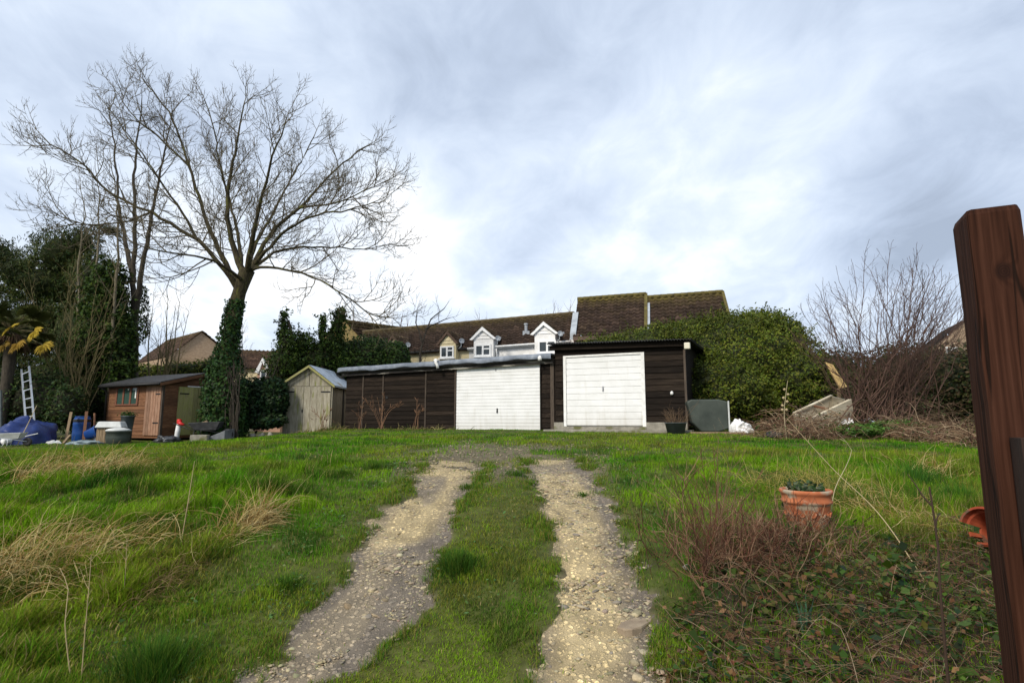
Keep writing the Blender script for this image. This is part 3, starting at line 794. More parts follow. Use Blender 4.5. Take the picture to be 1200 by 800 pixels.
def roof_tiles(rL, rR, eL, eR, parent, base=(.060, .038, .026), moss=.5, tile=.3, course=.32, name='roof_tiles', seed=0):
    """pantiles over a roof plane given by four corners: overlapping courses with a rolled profile"""
    rL, rR, eL, eR = [np.array(p, float) for p in (rL, rR, eL, eR)]
    Wd = (np.linalg.norm(rR - rL) + np.linalg.norm(eR - eL)) / 2; Hd = (np.linalg.norm(eL - rL) + np.linalg.norm(eR - rR)) / 2
    nt_, nc = max(2, round(Wd / tile)), max(2, round(Hd / course))
    nrm = np.cross(rR - rL, eL - rL); nrm /= np.linalg.norm(nrm)
    if nrm[2] < 0: nrm = -nrm
    K = 6; g = np.random.default_rng(seed + 5)
    u = np.linspace(0, 1, nt_ * K + 1); ph = (np.arange(nt_ * K + 1) % K) / K
    wave = .05 * np.maximum(np.sin(ph * 2 * math.pi), -.25)
    tid = np.minimum(np.arange(nt_ * K + 1) // K, nt_ - 1)
    V, Fc, C = [], [], []; b = 0
    for c in range(nc):
        v0, v1 = c / nc, min((c + 1.12) / nc, 1.03)
        tcol = np.array(base) * g.uniform(.7, 1.3, (nt_, 1)) * np.array([1, 1, 1])
        sp = g.random(nt_) < .12; tcol[sp] *= 1.5
        mw = moss * (math.exp(-((c) / 1.3) ** 1) + .16 * g.random(nt_) ** 3 + .0)
        mcol = np.array([.12, .095, .022])
        tcol = tcol + (mcol - tcol) * np.clip(mw * g.uniform(.5, 1.2, nt_), 0, .9)[:, None]
        jit = g.normal(0, .004, nt_)[tid]
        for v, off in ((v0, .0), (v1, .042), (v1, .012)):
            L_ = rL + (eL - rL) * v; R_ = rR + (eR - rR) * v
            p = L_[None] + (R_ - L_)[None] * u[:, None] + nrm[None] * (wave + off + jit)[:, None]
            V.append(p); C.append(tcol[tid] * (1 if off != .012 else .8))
        n = len(u); i = np.arange(n - 1)
        for a in (0, 1):
            Fc.append(np.stack([b + a * n + i, b + (a + 1) * n + i, b + (a + 1) * n + i + 1, b + a * n + i + 1], -1))
        b += 3 * n
    o = link(name, fast_mesh(name, np.concatenate(V), np.concatenate(Fc), np.concatenate(C)), parent, TILE)
    tag(o, kind='stuff')
    return o
def vec(*a): return Vector(a)
def shell(name, quad_bottom_z, pts, m, parent):
    """vertical walls under a closed outline of (x,y,ztop)"""
    V = []; Fc = []; n = len(pts)
    for p in pts: V += [(p[0], p[1], quad_bottom_z), (p[0], p[1], p[2])]
    for i in range(n):
        j = (i + 1) % n
        Fc.append((2 * i, 2 * j, 2 * j + 1, 2 * i + 1))
    return MB().add(V, Fc).build(name, m, parent)
class Frame:
    """axes of one wall: along, out of the wall, up"""
    def __init__(s, o, along, out): s.o = Vector(o); s.a = Vector(along).normalized(); s.n = Vector(out).normalized()
    def p(s, x, y, z): return s.o + s.a * x + s.n * y + Vector((0, 0, z))
    def box(s, mb, x0, x1, y0, y1, z0, z1):
        return mb.hexa([s.p(x0, y0, z0), s.p(x1, y0, z0), s.p(x1, y1, z0), s.p(x0, y1, z0), s.p(x0, y0, z1), s.p(x1, y0, z1), s.p(x1, y1, z1), s.p(x0, y1, z1)])
    def prism(s, mb, poly, y0, y1):
        n = len(poly)
        V = [s.p(x, y0, z) for x, z in poly] + [s.p(x, y1, z) for x, z in poly]
        return mb.add(V, [tuple(range(n)), tuple(range(2 * n - 1, n - 1, -1))] + [(i, i + n, (i + 1) % n + n, (i + 1) % n) for i in range(n)])
def window(fr, x0, x1, z0, z1, parent, m=None, cols=2, transom=.62, pane=None, y=.0):
    m = m or TRIM_W; t = .07
    mb = MB()
    fr.box(mb, x0, x0 + t, y, y + .06, z0, z1); fr.box(mb, x1 - t, x1, y, y + .06, z0, z1)
    fr.box(mb, x0 + t, x1 - t, y, y + .06, z0, z0 + t); fr.box(mb, x0 + t, x1 - t, y, y + .06, z1 - t, z1)
    for k in range(1, cols):
        xm = x0 + (x1 - x0) * k / cols; fr.box(mb, xm - t * .6, xm + t * .6, y, y + .06, z0 + t, z1 - t)
    if transom:
        zm = z0 + (z1 - z0) * transom; xm = x0 + (x1 - x0) * (cols - 1) / cols
        fr.box(mb, xm + t * .6, x1 - t, y, y + .055, zm - .03, zm + .03)
    o = mb.build('window', m, parent)
    for k in range(cols):
        a = x0 + (x1 - x0) * k / cols; b = x0 + (x1 - x0) * (k + 1) / cols
        pb = MB(); fr.box(pb, a + t * .6, b - t * .6, y + .005, y + .025, z0 + t, z1 - t)
        pb.build('pane', pane or PANE, o)
    sb = MB(); fr.box(sb, x0 - .06, x1 + .06, y, y + .12, z0 - .06, z0 - .003); sb.build('sill', m, o)
    return o

def make_terrace():
    """the long row with gabled dormers: a cream half and a white half share the roof line"""
    rR, rL = P(673, 367.5, 28.0), P(425, 389.5, 31.6)
    eR, eL = P(669, 398.8, 25.2), P(425, 416.5, 28.7)
    split_u = (548 - 425) / (671 - 425.0)
    def at(t):                              # t measured in photo columns, corrected for distance
        u = 425 + (671 - 425) * t
        best = min(np.linspace(0, 1, 400), key=lambda q: abs(600 + F * ((eL + (eR - eL) * q).x / (eL + (eR - eL) * q).y) * 1.0 - (600 + (u - 600) / (cp - (400 - 408) / F * sp_))))
        return best
    qs = at(split_u)
    along = (eR - eL); along.z = 0; along.normalize()
    out = Vector((along.y, -along.x, 0))
    def unit(q0, q1, label, wall, trim, name, gables, gut):
        t = thing(name, label, 'house', (0, 0, 0))
        a, b = rL + (rR - rL) * q0, rL + (rR - rL) * q1
        c, d = eL + (eR - eL) * q0, eL + (eR - eL) * q1
        roof_tiles(a, b, c, d, t, (.034, .022, .016), .25, seed=int(q0 * 10))
        back0, back1 = a + (a - c) * 1.0, b + (b - d) * 1.0; back0.z = c.z; back1.z = d.z
        roof_tiles(a, b, back0, back1, t, (.052, .033, .023), .35, seed=3, name='rear_roof_tiles')
        rb = MB(); n = 22
        rb.tube([a + (b - a) * k / n + Vector((0, 0, .03 + .01 * (k % 2))) for k in range(n + 1)], .09, 8); rb.build('ridge_tiles', mat('ridge_tile', [(.3, (.06, .045, .025)), (.6, (.11, .085, .04)), (.8, (.16, .13, .05))], 4, .9, .3), t, True)
        w0, w1 = c - out * .17, d - out * .17; bw0, bw1 = back0 + out * .32, back1 + out * .32
        shell('wall', 1.2, [(w0.x, w0.y, c.z + .1), (w1.x, w1.y, d.z + .1), (bw1.x, bw1.y, d.z + .1), (bw0.x, bw0.y, c.z + .1)], wall, t)
        for (p, q, r_) in ((w1, bw1, b), (w0, bw0, a)):
            MB().add([(p.x, p.y, c.z + .0), (q.x, q.y, c.z + .0), (r_.x, r_.y, r_.z - .06)], [(0, 1, 2)]).build('gable', wall, t)
        fr = Frame((w0.x, w0.y, 0), along, out)
        LEN = (w1 - w0).length
        # fascia and gutter
        slope = (d.z - c.z) / LEN
        mb = MB(); mb.hexa([fr.p(0, .14, c.z - .12), fr.p(LEN, .14, d.z - .12), fr.p(LEN, .17, d.z - .12), fr.p(0, .17, c.z - .12), fr.p(0, .14, c.z - .01), fr.p(LEN, .14, d.z - .01), fr.p(LEN, .17, d.z - .01), fr.p(0, .17, c.z - .01)])
        mb.build('fascia', trim, t)
        mb = MB(); mb.tube([fr.p(LEN * k / 10, .22, c.z + slope * LEN * k / 10 - .04) for k in range(11)], .042, 8); mb.build('gutter', gut, t, True)
        for (u, v_ap, ub0, ub1, v_b, uw0, uw1, vw0, vw1, gw, gtrim) in gables:
            # gabled dormer rising from the wall face
            def on(u_, v_):
                lo, hi = 0.0, LEN
                for _ in range(40):
                    m_ = (lo + hi) / 2; p_ = fr.p(m_, .40, 0); 
                    x, y, z = ray(u_, v_)
                    if p_.x / p_.y < x / y: lo = m_
                    else: hi = m_
                p_ = fr.p(lo, .40, 0); return lo, P(u_, v_, p_.y).z
            xa, za = on(u, v_ap); x0, zb = on(ub0, v_b); x1, _ = on(ub1, v_b)
            wx0, wz1 = on(uw0, vw0); wx1, wz0 = on(uw1, vw1)
            dm = MB(); m_ = .12
            fr.prism(dm, [(x0 + m_, 3.2), (x1 - m_, 3.2), (x1 - m_, zb), (xa, za - .12), (x0 + m_, zb)], -.1, .40)
            do = dm.build('dormer', gw, t)
            # barge boards
            bb = MB()
            for xs_, sgn in ((x0, 1), (x1, -1)):
                fr.prism(bb, [(xs_ - sgn * .06, zb - .07), (xs_ + sgn * .06, zb - .10), (xa, za - .17), (xa, za)], .402, .52)
            bb.build('bargeboard', gtrim, do)
            # its little roof runs back into the main slope
            pitch = (a.z - c.z) / (a - c).xy.length
            run = (za - c.z) / max(pitch, .2)
            for xs_ in (x0, x1):
                fl, fh = fr.p(xs_, .54, zb - .03), fr.p(xa, .54, za + .02)
                bh = fr.p(xa, .28 - run - .3, za + .02); bl = fr.p(xs_, .28 - max((zb - c.z) / max(pitch, .2), 0) - .5, zb - .03)
                roof_tiles(fh, bh, fl, bl, do, (.055, .036, .026), .2, .25, .28, 'dormer_tiles', 9)
            # cladding boards across the gable
            zz = zb - .05
            cl = MB()
            while zz < za - .3:
                hw = (za - .14 - zz) / max(za - zb, .1)
                l_ = xa - (xa - x0 - m_) * min(hw, 1) + .05; r_ = xa + (x1 - m_ - xa) * min(hw, 1) - .05
                if r_ - l_ > .2: cl.hexa([fr.p(l_, .401, zz), fr.p(r_, .401, zz), fr.p(r_, .426, zz), fr.p(l_, .426, zz), fr.p(l_, .401, zz + .13), fr.p(r_, .401, zz + .13), fr.p(r_, .406, zz + .13), fr.p(l_, .406, zz + .13)])
                zz += .15
            cl.build('cladding', gw, do)
            window(fr, wx0, wx1, wz0, wz1, do, TRIM_W, 2, .62, None, .402)
        return t, fr, LEN, c, slope
    unit(0, qs, 'cream terraced house with brown trimmed gabled dormers under a dark tiled roof', RENDER_C, TRIM_B, 'terraced_house',
         [(461, 392, 452.5, 473, 405.5, 456, 467, 409, 419, RENDER_C, TRIM_B), (525, 387.5, 513, 537, 402, 516.5, 532, 406, 419, RENDER_C, TRIM_B)], BLACK_METAL)
    t, fr, LEN, c, slope = unit(qs, 1.0, 'white rendered terraced house with two white gabled dormers and dark tiled roof', RENDER_W, TRIM_W, 'terraced_house',
         [(566, 383, 552.5, 581, 396.5, 557, 575.5, 404, 417, RENDER_W, TRIM_W), (637.5, 377, 623.5, 653.5, 390.5, 631, 652, 399.5, 413, RENDER_W, TRIM_W)], TRIM_W)
    z0 = c.z
    window(fr, LEN * .545, LEN * .60, z0 - 1.3 + .1, z0 - .38, t, TRIM_W, 1, 0, PANE2, .003)
    # roof vent, dishes, downpipe
    q = rL + (rR - rL) * 0.80; e = eL + (eR - eL) * .80
    p = e + (q - e) * .36
    v = MB(); v.box(p.x - .16, p.x + .16, p.y - .16, p.y + .16, p.z - .1, p.z + .12); v.lathe([(.07, 0), (.07, .32), (.10, .33), (.10, .4), (0, .42)], (p.x, p.y, p.z + .1), 10)
    v.build('roof_vent', LEAD, t)
    mb = MB(); mb.tube([fr.p(LEN * .29, .2, z0 - .1), fr.p(LEN * .29, .15, z0 - .3), fr.p(LEN * .29, .08, z0 - .5), fr.p(LEN * .29, .08, 1.4)], .04, 8); mb.build('downpipe', TRIM_W, t, True)
    # white verge wall at the right end
    mb = MB(); mb.hexa([rR + vec(-.05, 0, -.3), rR + vec(.12, 0, -.3), eR + vec(.12, 0, -.35), eR + vec(-.05, 0, -.35), rR + vec(-.05, 0, .03), rR + vec(.12, 0, .03), eR + vec(.12, 0, .04), eR + vec(-.05, 0, .04)])
    mb.build('verge', TRIM_W, t)
make_terrace()
def dish(loc, aim, r, label):
    t = thing('satellite_dish', label, 'satellite dish', loc, aim)
    m = MB(); m.lathe([(0, -.06), (r * .4, -.045), (r * .8, -.01), (r, .02), (r * .98, .03), (r * .75, .0), (0, -.045)], (0, 0, 0), 16)
    m.build('dish', LEAD, t, True, local=Matrix.Rotation(R(75), 4, 'X'))
    m = MB(); m.bar((0, -.0, -r * .9), (0, -.32, -.02), .02); m.box(-.03, .03, -.36, -.28, -.05, .03); m.build('receiver_arm', LEAD, t)
    m = MB(); m.bar((0, .06, 0), (0, .1, -.25), .035); m.bar((0, .1, -.25), (0, .45, -.28), .035); m.build('bracket', LEAD, t)
dish(P(478, 404, 27.2), R(20), .13, 'small grey dish beside the leftmost cream dormer')
dish(P(541, 399.5, 26.1), R(20), .13, 'small grey dish beside the cream dormer nearest the white dormers')
dish(P(583.5, 396.5, 25.6), R(20), .13, 'small grey dish right of the left white dormer')
dish(P(656.5, 391, 25.0), R(20), .13, 'small grey dish right of the right white dormer')

def make_tall():
    def unit(rL, rR, eL, eR, label, seed):
        t = thing('brown_tiled_house', label, 'house', (0, 0, 0))
        roof_tiles(rL, rR, eL, eR, t, (.034, .0215, .016), .5, .30, .30, seed=seed)
        bL, bR = rL + (rL - eL), rR + (rR - eR); bL.z = eL.z; bR.z = eR.z
        roof_tiles(rL, rR, bL, bR, t, (.058, .034, .024), .8, .30, .30, seed=seed + 1, name='rear_roof_tiles')
        n = 11
        for k in range(n):
            a = rL + (rR - rL) * (k - .02) / n; b = rL + (rR - rL) * (k + 1.02) / n
            MB().tube([a + vec(0, 0, .045), b + vec(0, 0, .04)], [.105, .098], 8).build('ridge_tile', RIDGE_MOSS, t, True)
        al = (eR - eL); al.z = 0; al.normalize(); out = Vector((al.y, -al.x, 0))
        w = [eL - out * .3, eR - out * .3, bR + out * .3, bL + out * .3]
        shell('wall', 1.2, [(p.x, p.y, eL.z - .02 if i in (0, 3) else eR.z - .02) for i, p in enumerate(w)], BRICK_PINK, t)
        for (p, q, r_) in ((w[1], w[2], rR), (w[0], w[3], rL)):
            MB().add([(p.x, p.y, eL.z - .02), (q.x, q.y, eL.z - .02), (r_.x, r_.y, r_.z - .1)], [(0, 1, 2)]).build('gable', BRICK_PINK, t)
        mb = MB(); mb.hexa([eL - out * .02 + vec(0, 0, -.18), eR - out * .02 + vec(0, 0, -.18), eR + out * .03 + vec(0, 0, -.18), eL + out * .03 + vec(0, 0, -.18), eL - out * .02, eR - out * .02, eR + out * .03, eL + out * .03])
        mb.build('fascia', TRIM_B, t)
        def verge(r, e, m, wd, nm, lift=.05):
            mb = MB(); mb.hexa([r - al * wd + vec(0, 0, -.12), r + al * wd + vec(0, 0, -.12), e + al * wd + vec(0, 0, -.14), e - al * wd + vec(0, 0, -.14), r - al * wd + vec(0, 0, lift), r + al * wd + vec(0, 0, lift), e + al * wd + vec(0, 0, lift), e - al * wd + vec(0, 0, lift)])
            mb.build(nm, m, t)
        return t, verge
    rL, rR = P(677, 351.5, 27.2), P(757, 345.5, 26.2)
    eL, eR = P(671.5, 394, 24.5), P(757, 391, 23.6)
    t, vg = unit(rL, rR, eL, eR, 'tall brown tiled house with lichened ridge, right behind the hedge, beside the white terrace', 11)
    lo = rL + (eL - rL) * .45
    vg(lo, eL, LEAD, .13, 'flashing', .15)
    vg(rR, eR, RIDGE_MOSS, .07, 'verge', .10)
    rL2, rR2 = P(758.5, 349.5, 26.1), P(847, 343, 25.1)
    eL2, eR2 = P(758.5, 394, 23.5), P(859, 389, 22.6)
    t, vg = unit(rL2, rR2, eL2, eR2, 'slightly lower brown tiled house with open gable end at the far right of the row', 21)
    lo = rL2 + (eL2 - rL2) * .22
    vg(lo, eL2, LEAD, .12, 'flashing', .15)
    vg(rR2, eR2, RIDGE_MOSS, .06, 'verge', .10)
RIDGE_MOSS = mat('mossy_ridge_tile', [(.3, (.06, .045, .018)), (.55, (.11, .09, .025)), (.8, (.16, .13, .04))], 5, .95, .4)
make_tall()

def gable_house(name, label, apex, ridge_back, gl, gr, base_z, wall, moss, seed, el=None, tile_base=(.055, .035, .025), windows=(), overhang=.15):
    """house seen at its gable: apex and both eaves corners of the gable, and the far end of the ridge"""
    t = thing(name, label, 'house', (0, 0, 0))
    back = ridge_back - apex
    glb, grb = gl + back, gr + back
    fwd = -back.normalized() * overhang
    roof_tiles(apex + fwd, ridge_back, gl + fwd, glb, t, tile_base, moss, seed=seed)
    roof_tiles(apex + fwd, ridge_back, gr + fwd, grb, t, tile_base, moss, seed=seed + 2)
    shell('wall', base_z, [(gl.x, gl.y, gl.z - .03), (gr.x, gr.y, gr.z - .03), (grb.x, grb.y, grb.z - .03), (glb.x, glb.y, glb.z - .03)], wall, t)
    for (p, q, r_) in ((gl, gr, apex), (glb, grb, ridge_back)):
        MB().add([(p.x, p.y, p.z - .035), (q.x, q.y, q.z - .035), (r_.x, r_.y, r_.z - .08)], [(0, 1, 2)]).build('gable', wall, t)
    al = gr - gl; al.z = 0; L_ = al.length
    n = Vector((al.y, -al.x, 0)).normalized()
    if n.y > 0: n = -n
    fr = Frame((gl.x, gl.y, 0), al, n)
    for (x0, x1, z0, z1) in windows: window(fr, L_ * x0, L_ * x1, z0, z1, t, TRIM_W, 2, 0, None, .004)
    return t, fr, L_
# tan stone house behind the wooden shed
ap = P(236.5, 388, 40.0); gl = P(196, 418, 38.2); gr = P(280, 424, 41.5)
gr.z = gl.z
gable_house('stone_house', 'tan stone house with brown roof and plain gable, behind the wooden shed', ap, ap + vec(-5.2, 4.6, 0), gl, gr, .8, STONE_TAN, .25, 31, windows=((.50, .66, ap.z - 3.6, ap.z - 2.3),))
# ochre stone house end at the left of the terrace
ap = P(404, 374, 34.0); gl = P(380, 396, 33.4); gr = P(428, 398, 34.6); gr.z = gl.z
gable_house('stone_house', 'ochre stone house end with brown roof, left of the cream terrace', ap, ap + vec(4.2, 3.0, -.15), gl, gr, 1.2, STONE_OCHRE, .5, 41)
# brown roofed house with a small pink gable, between the two sheds
def house_l2():
    t = thing('brown_roofed_house', 'low brown roofed house with little pink gable, between the ivy tree and grey shed', 'house', (0, 0, 0))
    rL, rR = P(255, 409, 38.0), P(352, 412, 37.0); eL, eR = P(252, 430.5, 35.2), P(356, 433, 34.2)
    roof_tiles(rL, rR, eL, eR, t, (.05, .03, .021), .2, seed=51)
    b0, b1 = rL + (rL - eL), rR + (rR - eR); b0.z = eL.z; b1.z = eR.z
    roof_tiles(rL, rR, b0, b1, t, (.05, .03, .021), .2, seed=52, name='rear_roof_tiles')
    shell('wall', .8, [(eL.x, eL.y + .3, eL.z), (eR.x, eR.y + .3, eR.z), (b1.x, b1.y - .3, b1.z), (b0.x, b0.y - .3, b0.z)], RENDER_C, t)
    for (p, q, r_) in ((eL, b0, rL), (eR, b1, rR)):
        MB().add([(p.x, p.y + .3, p.z), (q.x, q.y - .3, q.z), (r_.x, r_.y, r_.z - .06)], [(0, 1, 2)]).build('gable', RENDER_C, t)
    fr = Frame((P(296, 430, 33.9).x, 33.9, 0), (1, 0, 0), (0, -1, 0))
    ps = lambda u, v: (P(u, v, 33.9).x - fr.o.x, P(u, v, 33.9).z)
    mb = MB(); x0, z0 = ps(302, 432); x1, _ = ps(316, 432); xa, za = ps(308.5, 421.5)
    fr.prism(mb, [(x0, 1.0), (x1, 1.0), (x1, z0), (xa, za), (x0, z0)], -1.5, 0)
    d = mb.build('dormer', BRICK_PINK, t)
    b = MB()
    for xs_, s in ((x0, 1), (x1, -1)): fr.prism(b, [(xs_ - s * .12, z0 - .2), (xs_ + s * .1, z0 - .28), (xa, za - .14), (xa, za + .12)], .003, .12)
    b.build('bargeboard', TRIM_W, d)
    x2, z2 = ps(305.5, 434); x3, z3 = ps(312.5, 444)
    window(fr, x2, x3, z3, z2, d, TRIM_W, 1, 0, None, .003)
    # porch roof in front
    mb = MB(); pl, pa, pr = ps(317, 447), ps(333, 432), ps(344, 447)
    fr.prism(mb, [(pl[0], pl[1]), (pr[0], pr[1]), (pa[0], pa[1])], .2, 1.2); mb.build('porch_roof', mat('porch_tile', [(.3, (.05, .03, .022)), (.7, (.10, .06, .045))], 6, .9, .4, (1, 1, 6)), t)
    mb = MB(); fr.box(mb, pl[0] + .2, pr[0] - .2, .3, 1.1, .8, pl[1] - .01); mb.build('porch_wall', BRICK_PINK, t)
house_l2()
# house at the far right beyond the bare shrub
ap = P(1133, 374, 31.0); gl = P(1092, 406, 30.4); gr = P(1176, 406, 31.4); gr.z = gl.z
gable_house('stone_house', 'tan house with dark roof slope at the far right, behind the bare shrub', ap, ap + vec(1.8, 4.1, 0), gl, gr, 1.0, STONE_TAN, .1, 61, tile_base=(.03, .026, .024), windows=((.18, .34, gl.z - .75, gl.z + .0),))

# ================================================================== TREES AND SHRUBS
class Tubes:
    """many thin branches in one mesh, 3 to 8 sided"""
    def __init__(s): s.V = []; s.F = []; s.C = []; s.n = 0
    def add(s, pts, rad, n=4, col=None):
        pts = np.asarray(pts, float); rad = np.asarray(rad, float); m = len(pts)
        d = np.empty_like(pts); d[1:-1] = pts[2:] - pts[:-2]; d[0] = pts[1] - pts[0]; d[-1] = pts[-1] - pts[-2]
        d /= np.linalg.norm(d, axis=1)[:, None] + 1e-9
        up = np.array([.31, .17, .93]) if abs(d[0, 2]) < .85 else np.array([.9, .3, .1])
        x = np.cross(d, up); x /= np.linalg.norm(x, axis=1)[:, None] + 1e-9
        y = np.cross(x, d)
        t = np.arange(n) * 2 * math.pi / n
        V = pts[:, None] + rad[:, None, None] * (x[:, None] * np.cos(t)[None, :, None] + y[:, None] * np.sin(t)[None, :, None])
        i = np.arange(m - 1)[:, None] * n + np.arange(n)[None]; j = np.arange(m - 1)[:, None] * n + (np.arange(n)[None] + 1) % n
        s.V.append(V.reshape(-1, 3)); s.F.append(np.stack([i, j, j + n, i + n], -1).reshape(-1, 4) + s.n); s.n += m * n
        if col is not None: s.C.append(np.repeat(np.asarray(col)[None], m * n, 0))
    def build(s, name, m, parent=None, off=(0, 0, 0), kind=None, smooth=True):
        V = np.concatenate(s.V) - np.asarray(off)
        o = link(name, fast_mesh(name, V, np.concatenate(s.F), np.concatenate(s.C) if s.C else None, smooth), parent, m)
        if kind: o['kind'] = kind
        return o
def smooth_path(pts, step=.35):
    """Catmull-Rom through the points"""
    p = np.asarray(pts, float); q = np.vstack([2 * p[0] - p[1], p, 2 * p[-1] - p[-2]]); out = []
    for i in range(1, len(q) - 2):
        a, b, c, d = q[i - 1], q[i], q[i + 1], q[i + 2]
        n = max(1, int(np.linalg.norm(c - b) / step))
        for k in range(n):
            t = k / n
            out.append(.5 * (2 * b + (c - a) * t + (2 * a - 5 * b + 4 * c - d) * t * t + (3 * b - a - 3 * c + d) * t ** 3))
    out.append(p[-1]); return np.array(out)
def wander(g, p0, d0, L, n, wob, up, out=None, droop=0):
    """a branch path: starts at p0 towards d0, bends up at its end"""
    pts = [np.array(p0, float)]; d = np.array(d0, float); d /= np.linalg.norm(d)
    for k in range(n):
        d = d + g.normal(0, wob, 3) + np.array([0, 0, up * (k + 1) / n - droop])
        d /= np.linalg.norm(d); pts.append(pts[-1] + d * L / n)
    return np.array(pts)
def perp(g, d):
    v = g.normal(0, 1, 3); v -= d * v.dot(d); return v / (np.linalg.norm(v) + 1e-9)
def sprout(T, g, path, r0, r1, levels, sides=4, spread=(40, 62), flat=None, t0=.25):
    """side branches along a path; levels = [(spacing, length, wobble, up, radius), ...]"""
    if not levels: return
    sp, ln, wob, up, rr = levels[0][:5]
    seg = np.linalg.norm(np.diff(path, axis=0), axis=1); cum = np.concatenate([[0], np.cumsum(seg)]); tot = cum[-1]
    s = tot * t0 + g.random() * sp
    while s < tot:
        k = min(np.searchsorted(cum, s), len(path) - 1); a, b = path[k - 1], path[k]
        f = (s - cum[k - 1]) / max(seg[k - 1], 1e-6); p = a + (b - a) * f; d = (b - a) / (np.linalg.norm(b - a) + 1e-9)
        ang = math.radians(g.uniform(*spread)); q = perp(g, d)
        if flat is not None: q = q * np.array(flat); q /= np.linalg.norm(q) + 1e-9
        dd = d * math.cos(ang) + q * math.sin(ang)
        L = ln * g.uniform(.55, 1.2) * (1.05 - .45 * s / tot)
        n = 5 if L > .9 else (3 if L > .35 else 2)
        pa = wander(g, p, dd, L, n, wob, up)
        ra = rr * (L / ln) ** .6
        T.add(pa, np.linspace(ra, ra * .35, len(pa)), sides if L > .9 else 3)
        sprout(T, g, pa, ra, ra * .35, levels[1:], 3, spread, flat, .15)
        s += sp * g.uniform(.6, 1.4)
    # the leading shoot goes on past the end
    d = path[-1] - path[-2]; d /= np.linalg.norm(d)
    pa = wander(g, path[-1], d, ln * .5, 4, wob, up); T.add(pa, np.linspace(r1, .004, len(pa)), 3)
    sprout(T, g, pa, r1, .004, levels[1:], 3, spread, flat, .1)

# ---- leaves
def leaves(C, Nrm, S, col, aspect=.55, fold=.22, g=rng, hang=0.0, kite=False):
    n = len(C); Nrm = Nrm / (np.linalg.norm(Nrm, axis=1)[:, None] + 1e-9)
    t = g.normal(0, 1, (n, 3)); t[:, 2] -= hang
    t -= Nrm * (t * Nrm).sum(1)[:, None]; t /= np.linalg.norm(t, axis=1)[:, None] + 1e-9
    b = np.cross(Nrm, t); S = S[:, None]
    p0 = C - t * S * .5; p2 = C + t * S * .5 - Nrm * S * fold * .5
    m = C - t * S * .08 + Nrm * S * fold * .3
    p1 = m + b * S * aspect * .5 - Nrm * S * fold * .5; p3 = m - b * S * aspect * .5 - Nrm * S * fold * .5
    V = np.stack([p0, p1, p2, p3], 1).reshape(-1, 3)
    i = (np.arange(n) * 4)[:, None]
    Fc = np.concatenate([i + np.array([0, 1, 2]), i + np.array([0, 2, 3])], 0)
    return V, Fc, np.repeat(col, 4, 0)
def pal(g, n, cols, w=None, vary=.25):
    cols = np.array(cols); k = g.choice(len(cols), n, p=w); return np.clip(cols[k] * g.uniform(1 - vary, 1 + vary, (n, 1)) + g.normal(0, .004, (n, 3)), .003, 1)
def blob_leaves(g, blobs, n, size, cols, w=None, thick=.16, lump=.22, lumpf=3.0, aspect=.55, hang=0.0, outward=.7, clumpvar=.35, zmin=None, shoots=0, shootlen=.3):
    """blobs: (centre, radii). Leaves in an uneven layer over each blob, with lumps and hollows."""
    Cs, Ns = [], []
    area = np.array([(r[0] * r[1] + r[1] * r[2] + r[0] * r[2]) for c, r in blobs]); area /= area.sum()
    for bi, ((c, r), a) in enumerate(zip(blobs, area)):
        m = int(n * a * 1.35); c = np.array(c); r = np.array(r)
        d = g.normal(0, 1, (m, 3)); d /= np.linalg.norm(d, axis=1)[:, None]
        lat = np.arctan2(d[:, 1], d[:, 0])
        nn = fbm(lat * lumpf + bi * 7, d[:, 2] * lumpf * 1.4 + 20, 90 + bi, 3) - .5
        n2 = fbm(lat * lumpf * 3.1 + bi * 3, d[:, 2] * lumpf * 4.2 + 9, 95 + bi, 2) - .5
        rad = 1 + lump * 2 * nn + lump * .9 * n2 - np.abs(g.normal(0, thick, m)) + (g.random(m) < .05) * g.uniform(0, .1, m)
        p = c + d * r * rad[:, None]
        Cs.append(p); Ns.append(d / r * r.mean())
    if shoots:                                    # leafy shoots standing out of the surface
        src = np.concatenate(Cs); nr = np.concatenate(Ns); k = g.integers(0, len(src), shoots)
        d = nr[k] / (np.linalg.norm(nr[k], axis=1)[:, None] + 1e-9) + g.normal(0, .45, (shoots, 3)) + np.array([0, 0, .35 - hang * .3]); d /= np.linalg.norm(d, axis=1)[:, None]
        L = shootlen * g.uniform(.3, 1.1, shoots); m = 12
        tt = np.linspace(.05, 1, m)[None, :, None]
        q = src[k][:, None] + d[:, None] * L[:, None, None] * tt - np.array([0, 0, 1.0]) * (hang * .22 * L[:, None, None] * tt ** 2)
        Cs.append((q + g.normal(0, size * .28, q.shape)).reshape(-1, 3)); Ns.append(np.repeat(d, m, 0) + g.normal(0, .8, (shoots * m, 3)))
    C = np.concatenate(Cs); Nn = np.concatenate(Ns); keep = np.ones(len(C), bool)
    for c, r in blobs:
        q = ((C - np.array(c)) / (np.array(r) * .72)) ** 2
        keep &= ~(q.sum(1) < 1) | False
    gz_ = ground_z(C[:, 0], C[:, 1]) - .02
    keep &= C[:, 2] > (gz_ if zmin is None else np.maximum(gz_, zmin))
    C = C[keep]; Nn = Nn[keep]; n = len(C)
    Nn /= np.linalg.norm(Nn, axis=1)[:, None]
    Nn = Nn * outward + g.normal(0, .55, (n, 3)) + np.array([0, 0, .35])
    cl = fbm(C[:, 0] * 2.1 + C[:, 1], C[:, 2] * 2.1, 99, 3)
    col = pal(g, n, cols, w) * (1 + clumpvar * 2 * (cl - .5))[:, None]
    S = size * g.uniform(.6, 1.3, n)
    return leaves(C, Nn, S, col, aspect, .22, g, hang)
